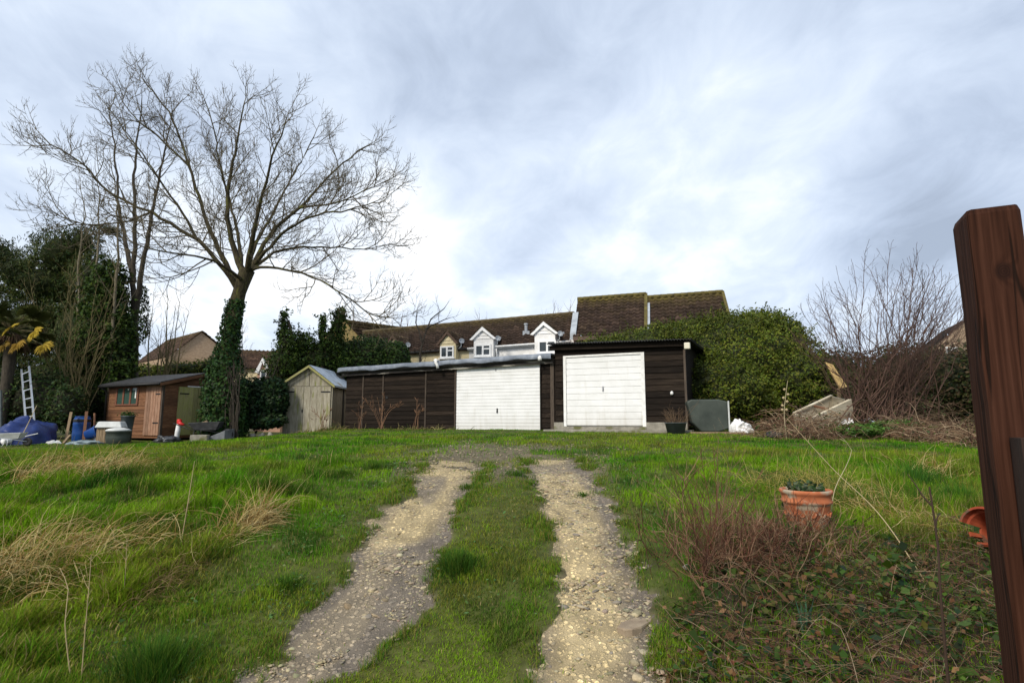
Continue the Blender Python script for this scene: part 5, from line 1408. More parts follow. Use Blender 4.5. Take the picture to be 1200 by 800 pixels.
def make_grey_shed():
    Y = 21.0; a = P(331, 495, Y); b = P(387.5, 495, Y)
    z0 = gz(a.x, Y) - .02
    t = thing('grey_shed', 'pale grey gabled shed with double doors and blue grey tin roof', 'shed', (a.x, Y, z0), R(-1))
    W = b.x - a.x; H = P(387, 449, Y).z - z0; Rz = P(360, 429, Y).z - z0; D = 2.4
    xm = W * .53
    MB().add([(0, 0.02, -.1), (W, 0.02, -.1), (W, D, -.1), (0, D, -.1), (0, 0.02, H), (W, 0.02, H), (W, D, H), (0, D, H), (xm, .02, Rz), (xm, D, Rz)],
             [(0, 1, 5, 8, 4), (3, 2, 6, 9, 7), (0, 4, 7, 3), (1, 2, 6, 5)]).build('wall', GREY_BOARD, t)
    dh = H - .12; ms = W * .42
    for k, (p, q) in enumerate(((.03, ms - .004), (ms + .004, W - .03))):
        dr = MB().box(p, q, -.004, .018, .03, dh).build('door', GREY_BOARD, t)
        n = 3 if k == 0 else 4
        for j in range(n):
            wv = (q - p) / n
            MB().box(p + j * wv + .003, p + (j + 1) * wv - .003, -.022, -.0045, .02 + random.uniform(0, .02), dh - random.uniform(0, .015)).build('plank', GREY_BOARD, dr)
        x = q - .36 if k else p + .02
        MB().box(x, x + .34, -.032, -.0225, dh - .22, dh - .17).build('hinge', BLACK_METAL, dr)
    MB().box(ms - .05, ms - .01, -.034, -.0225, .85, .95).build('latch', BLACK_METAL, t)
    g1 = MB(); g1.prism([(.02, dh + .015), (xm - .02, dh + .015), (xm - .02, Rz - .06), (.02, H - .02)], -.012, .019); g1.build('gable_panel', GREY_BOARD, t)
    g1 = MB(); g1.prism([(xm, dh + .015), (W - .02, dh + .015), (W - .02, H - .02), (xm, Rz - .06)], -.012, .019); g1.build('gable_panel', GREY_BOARD, t)
    y = .12
    for k in range(5):
        MB().box(W + .001, W + .016, y, y + .43, -.04, H - .03).build('side_panel', SHED_TAN, t); y += .45
    MB().box(W + .003, W + .035, .0, .1, -.04, H).build('corner_post', GREY_BOARD, t)
    MB().box(W + .003, W + .05, 1.25, 1.36, -.04, H - .02).build('corner_post', WOOD_BATTEN, t)
    # corrugated tin roof in two slopes
    for sg, (xe, nm) in enumerate(((-.14, 'roof_slope'), (W + .16, 'roof_slope'))):
        ze = Rz + .03 - (Rz - H) * (abs(xm - xe) / (xm if sg == 0 else W - xm))
        n = 90; V = []; Fc = []
        for k in range(n + 1):
            y = -.18 + (D + .36) * k / n; wv = .014 * math.sin(k * 2 * math.pi / 3.0 + .5)
            V += [(xe, y, ze + wv), (xm, y, Rz + .03 + wv), (xe, y, ze + wv + .006), (xm, y, Rz + .036 + wv)]
        for k in range(n):
            i = 4 * k; Fc += [(i + 2, i + 3, i + 7, i + 6), (i, i + 4, i + 5, i + 1), (i, i + 2, i + 6, i + 4)]
        MB().add(V, Fc).build(nm, TIN, t)
        m = MB(); m.hexa([(xe, -.205, ze - .09), (xm, -.205, Rz - .07), (xm, -.185, Rz - .07), (xe, -.185, ze - .09), (xe, -.205, ze + .0), (xm, -.205, Rz + .02), (xm, -.185, Rz + .02), (xe, -.185, ze + .0)])
        m.build('bargeboard', MOSSY_DOOR, t)
    MB().box(W + .10, W + .14, -.15, D + .1, H - .14, H - .07).build('eaves_strip', WHITE_FRAME, t)
SHED_TAN = mat('tan_plywood_side', [(.3, (.26, .19, .12)), (.7, (.40, .31, .21))], 4, .9, .3, (5, 5, 1), .12)
make_grey_shed()

# ================================================================== YARD CLUTTER AT THE LEFT
BLUE_TARP = mat('blue_tarpaulin', [(.3, (.004, .011, .06)), (.55, (.008, .024, .12)), (.85, (.02, .05, .20))], 3, .5, .25, (1, 1, 1), 0, 6, spec=.4)
BLUE_PLASTIC = mat('blue_plastic', [(.3, (.006, .032, .15)), (.7, (.012, .07, .26))], 3, .4, .05)
WHITE_PLASTIC = mat('white_plastic', [(.3, (.66, .66, .64)), (.7, (.80, .80, .79))], 3, .45, .05)
GREY_PLASTIC = mat('dark_grey_plastic', [(.3, (.035, .045, .045)), (.7, (.08, .095, .095))], 4, .5, .1)
GREEN_GREY = mat('faded_green_fibreglass', [(.3, (.030, .038, .032)), (.6, (.055, .066, .054)), (.85, (.10, .115, .095))], 3, .6, .15, (1, 1, 1), 0, 7)
PALE_LID = mat('pale_grey_lid', [(.3, (.42, .43, .41)), (.7, (.62, .63, .61))], 4, .6, .1)
ALU = mat('aluminium', [(.3, (.45, .48, .52)), (.7, (.65, .68, .72))], 6, .35, .05, metal=.6)
RAW_WOOD = mat('weathered_timber', [(.25, (.13, .09, .05)), (.5, (.24, .17, .10)), (.8, (.36, .27, .17))], 6, .9, .4, (8, 8, 1))
RUST_WOOD = mat('red_stained_timber', [(.25, (.10, .045, .025)), (.7, (.22, .11, .06))], 6, .9, .4, (8, 8, 1))
STRAWC = mat('dry_stalk', [(.3, (.30, .23, .12)), (.7, (.50, .40, .24))], 6, .9, .2)
def on_ground(u, v, Y):
    p = P(u, v, Y); p.z = gz(p.x, Y); return p
def heap(name, parent, size, m, seed, lump=.18, folds=0.05, loc=(0, 0, 0), nu=48, nv=20, flat=.0):
    """draped, lumpy cover over a low pile"""
    g = np.random.default_rng(seed); sx, sy, sz = size
    U, Vv = np.meshgrid(np.linspace(0, 2 * math.pi, nu, endpoint=False), np.linspace(0, math.pi / 2, nv))
    r = np.sin(math.pi / 2 - Vv) ** .55; z = np.sin(Vv) ** .7
    x, y = np.cos(U) * r, np.sin(U) * r
    k = 1 + lump * 2 * (fbm(x * 2.2 + seed, y * 2.2 + z * 2, seed, 3) - .5) + folds * np.sin(U * 9 + 3 * fbm(U, z * 2, seed + 1)) * (1 - z)
    zz = z * (1 + lump * 2 * (fbm(x * 2.6 + 5, y * 2.6 + seed, seed + 2, 4) - .5))
    V = np.stack([x * sx * k + loc[0], y * sy * k + loc[1], zz * sz + loc[2] - .03], -1).reshape(-1, 3)
    i = np.arange(nu * nv).reshape(nv, nu); j = np.roll(i, -1, 1)
    Fc = np.stack([i[:-1], j[:-1], j[1:], i[1:]], -1).reshape(-1, 4)
    return link(name, fast_mesh(name, V, Fc, None, True), parent, m)
p = on_ground(29, 520, 17.5); k = px(17.5)
t = thing('tarpaulin_heap', 'bulging blue tarpaulin thrown over a pile at the far left', 'tarpaulin', tuple(p))
heap('tarpaulin', t, (28 * k, .75, 28 * k), BLUE_TARP, 7, .3, .08)
m = MB(); m.tube([(-29 * k + 58 * k * q, -.78 + .3 * (2 * q - 1) ** 2, .26 + .08 * math.sin(q * 7)) for q in np.linspace(0, 1, 12)], .012, 5); m.build('rope', WHITE_PLASTIC, t)
def wheelbarrow(loc, rz, label, traym, framem, s=1.0):
    t = thing('wheelbarrow', label, 'wheelbarrow', loc, rz)
    tr = MB(); tr.add([(-.32 * s, -.2 * s, .34 * s), (.32 * s, -.17 * s, .34 * s), (.32 * s, .17 * s, .34 * s), (-.32 * s, .2 * s, .34 * s), (-.5 * s, -.31 * s, .56 * s), (.46 * s, -.27 * s, .6 * s), (.46 * s, .27 * s, .6 * s), (-.5 * s, .31 * s, .56 * s)],
        [(3, 2, 1, 0), (0, 1, 5, 4), (1, 2, 6, 5), (2, 3, 7, 6), (3, 0, 4, 7)]); o = tr.build('tray', traym, t)
    md = o.modifiers.new('thick', 'SOLIDIFY'); md.thickness = .012
    for sy in (-1, 1):
        f = MB(); f.tube([(-.95 * s, sy * .28 * s, .55 * s), (-.45 * s, sy * .26 * s, .36 * s), (.1 * s, sy * .18 * s, .31 * s), (.62 * s, sy * .05 * s, .2 * s)], .016 * s, 6); f.build('handle', framem, t, True)
        f = MB(); f.tube([(-.3 * s, sy * .24 * s, .33 * s), (-.36 * s, sy * .27 * s, .0), (-.22 * s, sy * .27 * s, .0), (-.1 * s, sy * .22 * s, .32 * s)], .014 * s, 6); f.build('leg', framem, t, True)
    w_ = MB(); w_.lathe([(.10 * s, -.03 * s), (.175 * s, -.045 * s), (.195 * s, 0), (.175 * s, .045 * s), (.10 * s, .03 * s)], (0, 0, 0), 18); w_.build('wheel', BLACK_METAL, t, True, local=Matrix.Translation((.62 * s, 0, .195 * s)) @ Matrix.Rotation(R(90), 4, 'X'))
    return t
q = on_ground(14, 518, 16.2); wheelbarrow(tuple(q), R(10), 'small grey wheelbarrow parked in front of the blue tarpaulin', PALE_LID, ALU, .62)
def ladder():
    a = on_ground(38, 497, 19.6)
    t = thing('ladder', 'aluminium ladder leaning into the dark evergreens above the blue tarpaulin', 'ladder', tuple(a))
    A0, A1 = P(35, 492, 19.2) - a, P(25, 433, 20.4) - a
    B0, B1 = P(45, 492, 19.2) - a, P(34, 429, 20.4) - a
    A0.z = B0.z = 0
    MB().bar(A0, A1, .045, .07).build('rail', ALU, t); MB().bar(B0, B1, .045, .07).build('rail', ALU, t)
    for i in range(8):
        f = (i + .6) / 8.2
        MB().bar(A0.lerp(A1, f), B0.lerp(B1, f), .03).build('rung', ALU, t)
ladder()
def leaning(name, label, cat, a, b, w, m, h=None, group=None, round_=False):
    a = Vector(a); b = Vector(b); t = MB()
    if round_: t.tube([(0, 0, 0), (b - a) * .5 + vec(.01, 0, .01), b - a], [w, w * .85, w * .6], 6)
    else: t.bar((0, 0, 0), b - a, w, h or w)
    o = t.build(name, m); o.location = a
    return tag(o, label, cat, group)
leaning('cane', 'thin pale cane leaning across the blue tarpaulin', 'cane', on_ground(21, 514, 16.4), P(43, 475, 17.0), .012, STRAWC, round_=True)
leaning('wooden_stake', 'pale slanting timber stake left of the blue barrel', 'stake', on_ground(77, 514, 18.2), P(83.5, 483, 18.6), .07, RAW_WOOD)
leaning('wooden_stake', 'short pale batten lying slanted in the grass, below the longer stake', 'stake', on_ground(74, 519, 17.4), P(82, 510, 17.8), .05, RAW_WOOD)
leaning('wooden_stake', 'red brown timber stake standing against the front of the blue barrel', 'stake', on_ground(98.5, 508, 18.3), P(101.5, 482, 18.6), .08, RUST_WOOD, .04)
leaning('wooden_stake', 'thin red brown stake standing right of the blue barrel', 'stake', on_ground(111, 508, 18.6), P(111, 484, 18.8), .06, RUST_WOOD, .04)
leaning('metal_post', 'thin grey post at the very left edge, beside the tarpaulin', 'post', on_ground(2, 512, 18.5), P(1, 457, 18.5), .05, GREY_PLASTIC)
def barrel():
    p = on_ground(95, 508, 19.0); k = px(19.0)
    t = thing('barrel', 'upright blue plastic barrel by the bramble bush', 'barrel', tuple(p))
    r, h = 8.6 * k, 28 * k
    m = MB(); m.lathe([(r * .9, 0), (r * .97, .03), (r, h * .25), (r * 1.03, h * .3), (r, h * .35), (r, h * .68), (r * 1.03, h * .72), (r, h * .77), (r * .97, h * .93), (r * .85, h)], n=24); m.build('drum', BLUE_PLASTIC, t, True)
    m = MB(); m.lathe([(r * .99, h * .80), (r * 1.02, h * .82), (r * 1.02, h * .90), (r * .99, h * .92)], n=24, cap=False); m.build('band', BLACK_METAL, t, True)
    m = MB(); m.lathe([(r * .86, h + .001), (r * .86, h + .03), (r * .7, h + .035), (0, h + .035)], n=24); m.build('lid', BLUE_PLASTIC, t, True)
barrel()
p = on_ground(102, 511, 17.8); k = px(17.8)
t = thing('plastic_trug', 'blue plastic trug tipped on its side in front of the blue barrel', 'trug', tuple(p), R(20))
m = MB(); m.lathe([(.11, .0), (.13, .01), (.19, .30), (.205, .31), (.195, .33), (.175, .31), (.12, .03), (0, .03)], n=20, cap=False); m.build('tub', BLUE_PLASTIC, t, True, local=Matrix.Translation((-.05, 0, .24)) @ Matrix.Rotation(R(68), 4, 'Y'))
m = MB(); m.tube([(.2, -.16, .3), (.28, -.05, .44), (.28, .05, .44), (.2, .16, .3)], .012, 6); m.build('handle', BLUE_PLASTIC, t, True)
m = MB(); m.box(-.12, .12, -.1, .1, -.02, .12); m.build('stand', GREY_PLASTIC, t)
p = on_ground(115, 510, 18.0)
t = thing('canister', 'white plastic canister between the blue barrel and the timber box', 'canister', tuple(p))
m = MB(); m.lathe([(.10, 0), (.115, .02), (.115, .17), (.09, .22), (.045, .25), (.045, .29), (0, .29)], n=14); m.build('body', WHITE_PLASTIC, t, True)
m = MB(); m.tube([(.09, 0, .1), (.15, 0, .13), (.14, 0, .22), (.06, 0, .245)], .016, 6); m.build('handle', WHITE_PLASTIC, t, True)
p = on_ground(2, 519, 16.6)
t = thing('plastic_bottle', 'round white plastic bottle at the left edge below the wheelbarrow', 'bottle', tuple(p), R(70))
m = MB(); m.lathe([(0, 0), (.09, .01), (.11, .05), (.11, .2), (.07, .26), (.04, .28), (.04, .32), (0, .32)], n=14); m.build('body', WHITE_PLASTIC, t, True, local=Matrix.Translation((0, 0, .11)) @ Matrix.Rotation(R(80), 4, 'Y'))
m = MB(); m.lathe([(.045, .325), (.045, .36), (0, .36)], n=12); m.build('cap', BLUE_PLASTIC, t, local=Matrix.Translation((0, 0, .11)) @ Matrix.Rotation(R(80), 4, 'Y'))
p = on_ground(101, 516, 17.4)
t = thing('plastic_sheet', 'crumpled pale blue grey sheet lying flat before the blue barrel', 'sheet', tuple(p))
heap('sheet', t, (.42, .5, .13), mat('blue_grey_sheet', [(.3, (.16, .21, .22)), (.7, (.27, .33, .34))], 4, .6, .2), 17, .35, .1)
p = on_ground(64, 518, 17.4)
t = thing('sack', 'pale crumpled sack on the ground right of the tarpaulin', 'sack', tuple(p)); heap('bag', t, (.2, .15, .13), PALE_LID, 23, .4, .1)
# timber box with a pale lid, round grey tub, black pot
def clutter_shed():
    Y = 17.9; k = px(Y)
    p = on_ground(126, 512, Y)
    t = thing('timber_box', 'upright timber box with a pale plastic lid, left of the shed', 'box', tuple(p), R(12))
    w = 14 * k; h = 18 * k
    for j in range(4):
        x = -w / 2 - .05 + (w * .9) * j / 4; MB().box(x, x + w * .9 / 4 - .008, -.18, -.16, .0, h).build('board', RAW_WOOD, t)
    MB().box(-w / 2 - .04, w / 2 - .06, -.155, .2, .02, h - .01).build('carcass', RAW_WOOD, t)
    m = MB(); x0, x1 = -w / 2 - .1, w / 2 + .28
    m.hexa([(x0, -.26, h + .002), (x1, -.26, h + .002), (x1, .26, h + .002), (x0, .26, h + .002), (x0 + .07, -.2, h + .19), (x1 - .07, -.2, h + .19), (x1 - .07, .2, h + .19), (x0 + .07, .2, h + .19)])
    m.build('lid', PALE_LID, t, bevel=.03)
    p = on_ground(138, 513, 17.5); k = px(17.5)
    t = thing('water_tub', 'round green grey water tub with a pale domed lid, beside the shed', 'tub', tuple(p))
    r = 12 * k; h = 15 * k
    m = MB(); m.lathe([(r * .85, 0), (r * .93, .02), (r, h * .5), (r * 1.0, h * .55), (r * .98, h * .9), (r * 1.04, h * .92), (r * 1.04, h)], n=26); m.build('tub', GREEN_GREY, t, True)
    m = MB(); m.lathe([(r * 1.06, h + .002), (r * 1.06, h + .03), (r * .8, h + .07), (r * .35, h + .10), (0, h + .105)], n=26); m.build('lid', PALE_LID, t, True)
    p = P(149, 499, 18.3); p.z = gz(p.x, p.y)
    t = thing('plant_pot', 'black plant pot of greenery behind the water tub', 'plant pot', tuple(p))
    r = .19; h = P(149, 487, 18.3).z - p.z
    m = MB(); m.lathe([(r * .75, 0), (r * .8, h - .36), (r * .85, h - .34), (r, h - .03), (r * 1.08, h - .03), (r * 1.08, h), (r * .95, h), (r * .9, h - .05), (0, h - .05)], n=20); m.build('pot', GREY_PLASTIC, t, True)
    g = np.random.default_rng(5); n = 260
    C = np.stack([g.normal(0, .1, n), g.normal(0, .1, n), h + np.abs(g.normal(.0, .06, n))], -1)
    o = link('foliage', fast_mesh('foliage', *leaves(C, g.normal(0, 1, (n, 3)) + [0, 0, 1], np.full(n, .07), pal(g, n, LAUREL), g=g)), t, LEAF); o['kind'] = 'stuff'
    p = on_ground(196, 511, 18.6)
    t = thing('bin_bag', 'crumpled black bin bag on the grass at the shed corner', 'bag', tuple(p)); heap('bag', t, (.36, .3, .22), mat('black_plastic_bag', [(.3, (.012, .013, .015)), (.7, (.05, .055, .06))], 6, .3, .4, spec=.6), 29, .45, .15)
    # tall white container with a red spout
    p = on_ground(207, 507, 19.0); k = px(19)
    t = thing('white_container', 'tall white plastic container with red spout, leaning at the mossy shed doors', 'container', tuple(p))
    h = 23 * k; r = .075
    m = MB(); m.lathe([(r, 0), (r * 1.05, .03), (r, h * .5), (r * 1.06, h * .53), (r, h * .57), (r * .95, h * .85), (r * .55, h * .95), (r * .5, h)], n=14); m.build('body', WHITE_PLASTIC, t, True, local=Matrix.Rotation(R(5), 4, 'Y'))
    RED = mat('red_plastic', [(.3, (.42, .015, .015)), (.7, (.55, .03, .025))], 5, .4, .05)
    m = MB(); m.lathe([(.05, h), (.085, h + .02), (.07, h + .09), (0, h + .1)], n=12); m.build('cap', RED, t, True, local=Matrix.Rotation(R(5), 4, 'Y'))
    m = MB(); m.tube([(.06, -.05, h - .0), (.16, -.07, h - .06), (.27, -.08, h - .09)], [.07, .055, .03], 10); m.build('spout', RED, t, True)
    # dark wheelbarrow / trolley tipped by the shed, with a small wooden crate in it
    p = on_ground(243, 506, 18.8)
    wheelbarrow(tuple(p), R(6), 'dark wheelbarrow standing before the mossy doors, with a wooden crate in it', mat('dark_steel', [(.3, (.03, .03, .032)), (.7, (.09, .09, .095))], 6, .5, .15), BLACK_METAL, 1.0)
    t = thing('crate', 'small broken wooden crate tilted in the dark wheelbarrow', 'crate', (p.x - .12, p.y, p.z + .40), R(20))
    rot = Matrix.Rotation(R(-24), 4, 'Y')
    for (x0, x1, y0, y1) in ((-.18, .18, -.15, -.135), (-.18, .18, .135, .15)):
        for z in (.02, .12): MB().box(x0, x1, y0, y1, z, z + .075).build('slat', RAW_WOOD, t, local=rot)
    for x in (-.18, .165):
        for z in (.02, .12): MB().box(x, x + .015, -.134, .134, z, z + .075).build('slat', RAW_WOOD, t, local=rot)
    for x in (-.17, -.06, .05): MB().box(x, x + .09, -.134, .134, .0, .015).build('slat', RAW_WOOD, t, local=rot)
    p = on_ground(258, 507, 18.7)
    o = MB().hexa([(-.28, -.3, .0), (.3, -.3, .0), (.32, .3, .0), (-.26, .3, .0), (-.28, -.3, .06), (.3, -.3, .3), (.32, .3, .36), (-.26, .3, .12)]).build('slate_slab', mat('grey_slab', [(.3, (.08, .085, .09)), (.7, (.17, .18, .19))], 5, .7, .3), None, bevel=.015)
    o.location = tuple(p); tag(o, 'sloping dark grey slab right of the dark wheelbarrow, at the tree foot', 'slab')
    p = on_ground(236, 507, 18.3)
    o = MB().box(-.28, .22, -.16, .16, -.02, .20).build('concrete_block', CONCRETE, None, bevel=.02); o.location = tuple(p); o.rotation_euler = (0, 0, R(12)); tag(o, 'grey concrete block in the grass under the dark wheelbarrow', 'block')
clutter_shed()
# row of small pale stones in the lawn edge below the laurel
for i, (u, v, r) in enumerate([(285, 496, .14), (296, 496.5, .17), (307, 496, .13), (318, 496, .16)]):
    p = on_ground(u, v, 20.0); g = np.random.default_rng(300 + i)
    V, Fc, C = chips(np.zeros(1), np.zeros(1), np.array([r]), np.array([[.30, .28, .23]]), np.array([.03]), (.5, .8))
    o = link('stone', fast_mesh('stone', V, Fc, C), None, STONE_T); o.location = tuple(p)
    tag(o, ['pale stone nearest the ivy trunk, in the lawn edge below the laurel', 'widest pale stone in the lawn edge below the laurel bush', 'smallest pale stone in the lawn edge below the laurel bush', 'pale stone nearest the grey shed, in the lawn edge below the laurel'][i], 'stone', 'stones at the lawn edge below the laurel')

# ================================================================== AROUND THE TALLER GARAGE, RIGHT SIDE
def right_clutter():
    Y = 14.9; k = px(Y)
    p = on_ground(829, 499, Y)
    t = thing('oil_tank', 'dull grey green panelled tank lying beside the taller garage', 'tank', tuple(p), R(-8))
    w = 23 * k; h = P(829, 468, Y).z - p.z
    prof = [(-w, h * .92), (-w * .8, h), (w * .55, h * 1.0), (w, h * .93), (w, h * .12), (w * .5, .02), (-w * .35, .02), (-w * .75, h * .3)]
    m = MB(); m.prism(prof, -.12, .45); m.build('tank', GREEN_GREY, t, bevel=.035)
    m = MB(); m.box(w - .015, w + .02, -.15, -.122, h * .1, h * .95); m.build('edge_strip', PALE_LID, t)
    o = MB().box(-.62, .72, -.05, .05, .0, .05).build('plank', RAW_WOOD); o.location = tuple(on_ground(838, 500, 14.3)); o.rotation_euler = (0, 0, R(-3)); tag(o, 'pale narrow plank lying on the ground before the grey green tank', 'plank')
    # planter with dead growth
    p = on_ground(792, 504, 14.4); k = px(14.4)
    t = thing('planter', 'black planter of dead brown plants at the corner of the taller garage', 'planter', tuple(p))
    r = 12 * k; h = 13 * k
    m = MB(); m.lathe([(r * .8, 0), (r, h * .92), (r * 1.06, h * .93), (r * 1.06, h), (r * .95, h), (r * .92, h - .04), (0, h - .04)], n=22); m.build('pot', GREY_PLASTIC, t, True)
    g = np.random.default_rng(61); T = Tubes()
    for i in range(90):
        a = g.uniform(0, 6.28); q = r * .8 * math.sqrt(g.random()); L = g.uniform(.12, .5) * (1.7 if g.random() < .06 else 1)
        d = np.array([math.cos(a) * .5 + g.normal(0, .2), math.sin(a) * .5, 1.2])
        pa = wander(g, (q * math.cos(a), q * math.sin(a), h - .05), d, L, 4, .15, -.25); T.add(pa, np.linspace(.006, .002, 5), 3, np.array([.13, .085, .05]) * g.uniform(.6, 1.5))
    T.build('dead_stems', TWIG, t, kind='stuff')
    # three sheets of crumpled white plastic
    for (u, v, Yq, sx, lab) in ((867, 489, 14.6, .24, 'crumpled white plastic bag under the hedge, right of the grey green tank'), (985, 494, 12.6, .20, 'scrap of white plastic under the bare shrub, right of the overturned cabinet')):
        p = on_ground(u, v, Yq); p.z += .05
        t = thing('plastic_bag', lab, 'plastic bag', tuple(p)); heap('bag', t, (sx, .2, .26 if u < 900 else .12), WHITE_PLASTIC, int(u), .6, .25)
    # dark stone
    p = on_ground(907, 506, 12.6)
    V, Fc, C = chips(np.zeros(1), np.zeros(1), np.array([.19]), np.array([[.055, .055, .055]]), np.array([.05]), (.6, .7))
    o = link('boulder', fast_mesh('boulder', V, Fc, C), None, STONE_T); o.location = tuple(p); tag(o, 'dark grey rounded stone at the front of the brown bramble heap', 'stone')
    # overturned cabinet
    Y = 13.4; p = on_ground(966, 490, Y)
    t = thing('cabinet', 'overturned pale wooden cabinet with a broken open side, behind the brambles', 'cabinet', tuple(p), R(18))
    W_, D_, H_ = .62, .55, .50
    PALEW = mat('pale_painted_wood', [(.25, (.30, .25, .17)), (.5, (.46, .40, .29)), (.8, (.60, .55, .43))], 4, .85, .3, (1, 1, 3), .1, spots=(3, .6, (.22, .16, .09)))
    rot = Matrix.Translation((0, 0, .22)) @ Matrix.Rotation(R(-20), 4, 'Y') @ Matrix.Rotation(R(14), 4, 'X')
    MB().box(-W_, W_, -D_ / 2, -D_ / 2 + .025, 0, H_).build('side_panel', PALEW, t, local=rot)
    MB().box(-W_, W_, D_ / 2 - .025, D_ / 2, 0, H_).build('side_panel', PALEW, t, local=rot)
    MB().box(-W_, W_, -D_ / 2 + .026, D_ / 2 - .026, 0, .025).build('base_panel', PALEW, t, local=rot)
    MB().box(-W_, -W_ + .025, -D_ / 2 + .026, D_ / 2 - .026, .026, H_).build('end_panel', PALEW, t, local=rot)
    MB().box(W_ - .025, W_, -D_ / 2 + .026, D_ / 2 - .026, .026, H_).build('end_panel', PALEW, t, local=rot)
    for y in (-D_ / 2, D_ / 2 - .06): MB().box(-W_, W_, y, y + .06, H_ + .001, H_ + .03).build('edge_rail', PALEW, t, local=rot)
    MB().box(-.02, .02, -D_ / 2 + .06, D_ / 2 - .06, H_ - .05, H_).build('divider', RUST_WOOD, t, local=rot)
    # loose white board propped beside it
    o = MB().hexa([(-.28, 0, -.05), (.2, -.05, -.05), (.2, .0, -.05), (-.28, .05, -.05), (-.1, .28, .5), (.3, .2, .42), (.3, .23, .42), (-.1, .31, .5)]).build('board', WHITE_FRAME); o.location = tuple(on_ground(990, 489, 13.0)); tag(o, 'dirty white board propped against the right end of the overturned cabinet', 'board')
    # tan leaning panel
    a, b, c, d = P(967, 424, 15.0), P(976, 427, 14.9), P(993, 453, 14.3), P(984, 455, 14.4)
    t = thing('leaning_panel', 'tan wooden panel leaning out of the dark hedge above the cabinet', 'panel', tuple(d))
    n_ = Vector((.1, .99, 0)) * .03; q = [x - d for x in (d, c, b, a)]
    m = MB(); m.hexa([q[0], q[1], q[1] + n_, q[0] + n_, q[3], q[2], q[2] + n_, q[3] + n_]); m.build('panel', mat('tan_ply', [(.3, (.36, .24, .09)), (.7, (.52, .36, .15))], 5, .85, .2), t)
    m = MB(); m.bar(q[0] + n_ * 1.2 + vec(0, .02, 0), Vector((q[0].x + .1, q[0].y + .3, gz(d.x, d.y) - d.z)), .06); m.build('prop', RAW_WOOD, t)
right_clutter()

# ================================================================== FOREGROUND
def stems_into(T, g, n, pos, L, rad, wob, up, cols, spread=.5, bend=0.0, seg=5, side=0, sides=3, head=None, vary=.35):
    """loose stems growing from pos(g) -> (x, y)"""
    for i in range(n):
        x, y = pos(g); z = gz(x, y) - .02
        a = g.uniform(0, 6.283) if head is None else g.normal(head, .9)
        d = np.array([math.cos(a) * spread * g.random(), math.sin(a) * spread * g.random(), 1.0])
        ln = g.uniform(.5, 1.25) * L
        pa = wander(g, (x, y, z), d, ln, seg, wob, up)
        c = np.array(cols[g.integers(len(cols))]) * g.uniform(1 - vary, 1 + vary)
        r = rad * g.uniform(.6, 1.3)
        T.add(pa, np.linspace(r, r * .35, len(pa)), sides, c)
        for k in range(side):
            j = g.integers(1, len(pa) - 1); dd = pa[j] - pa[j - 1]; dd /= np.linalg.norm(dd)
            p2 = wander(g, pa[j], dd + perp(g, dd) * .8, ln * g.uniform(.2, .45), 3, wob, .1)
            T.add(p2, np.linspace(r * .55, r * .2, 4), 3, c * g.uniform(.8, 1.2))
def lodged(name, label, u, v, w, hpx, heading, n, L, seed, cat='grass clump', group='clumps of dead straw coloured grass', cols=None, Y=None, green=0.0):
    """a clump of long dead grass: fine arching blades fallen one way"""
    g = np.random.default_rng(seed); c = hit(u, v) if Y is None else on_ground(u, v, Y)
    k = px(c.y); loc = np.array([c.x, c.y, gz(c.x, c.y)])
    T = Tubes(); cols = cols or [(.62, .48, .20), (.72, .59, .30), (.50, .35, .14), (.34, .21, .07)]
    n = int(n * (1.15 if name == 'dry_grass' else 1))
    for i in range(n):
        x = c.x + g.normal(0, w * k * (.30 if name == 'dry_grass' else .42)); y = c.y + g.normal(0, .16 + w * k * .12)
        a = g.normal(heading, .95); tilt = g.uniform(.25, 1.5)
        d = np.array([math.cos(a) * tilt, math.sin(a) * tilt * .7, 1.0])
        ln = L * g.uniform(.35, 1.05)
        pa = wander(g, (x, y, gz(x, y) - .01), d, ln, 6, .16, -.2, droop=.30 * g.random())
        fl = gz(x, y) + .006
        pa[:, 2] = np.maximum(pa[:, 2], fl + .02 * g.random())
        col = np.array(cols[g.integers(len(cols))]) * g.uniform(.6, 1.25)
        if g.random() < green: col = np.array([.09, .16, .03]) * g.uniform(.7, 1.4)
        r = max(.0016, c.y * .00046) * g.uniform(.7, 1.4)
        T.add(pa, np.array([1, 1, .9, .8, .6, .4, .2]) * r, 3, col)
    t = thing(name, label, cat, tuple(loc), 0, group)
    T.build('blades', BLADE, t, loc, 'stuff', False)
    return t
lodged('dry_grass', 'wide mat of flattened straw coloured grass at the left edge, leaning right', 40, 668, 130, 40, .25, 520, .55, 401)
lodged('dry_grass', 'straw coloured grass band crossing the top of the long grass, nearest the blue tarpaulin', 55, 560, 100, 30, .2, 420, .5, 402, green=.15)
lodged('dry_grass', 'tall pale straw clump left of the shed view, at the crest of the long grass', 120, 556, 70, 40, 1.0, 320, .5, 403)
lodged('dry_grass', 'upright straw clump at the right end of the long grass, pointing to the left wheel track', 288, 618, 44, 50, .9, 300, .48, 404)
lodged('dry_grass', 'small straw wisps in the middle of the long green grass', 190, 640, 110, 40, .4, 110, .4, 405, green=.3)
lodged('dry_grass', 'brown matted dead grass tuft low in the long grass, above the lone thin stalks', 180, 690, 50, 20, .2, 160, .3, 406, cols=[(.22, .15, .06), (.3, .22, .1), (.16, .11, .05)])
lodged('dry_grass', 'yellowing grass clump standing behind the terracotta pot', 955, 578, 110, 50, 1.4, 900, .46, 407, cols=[(.46, .37, .10), (.56, .46, .17), (.30, .28, .06)], green=.35)
lodged('dry_grass', 'pale arching straw clump in the green grass, left of the gate post top half', 1085, 556, 46, 24, .6, 230, .42, 408)
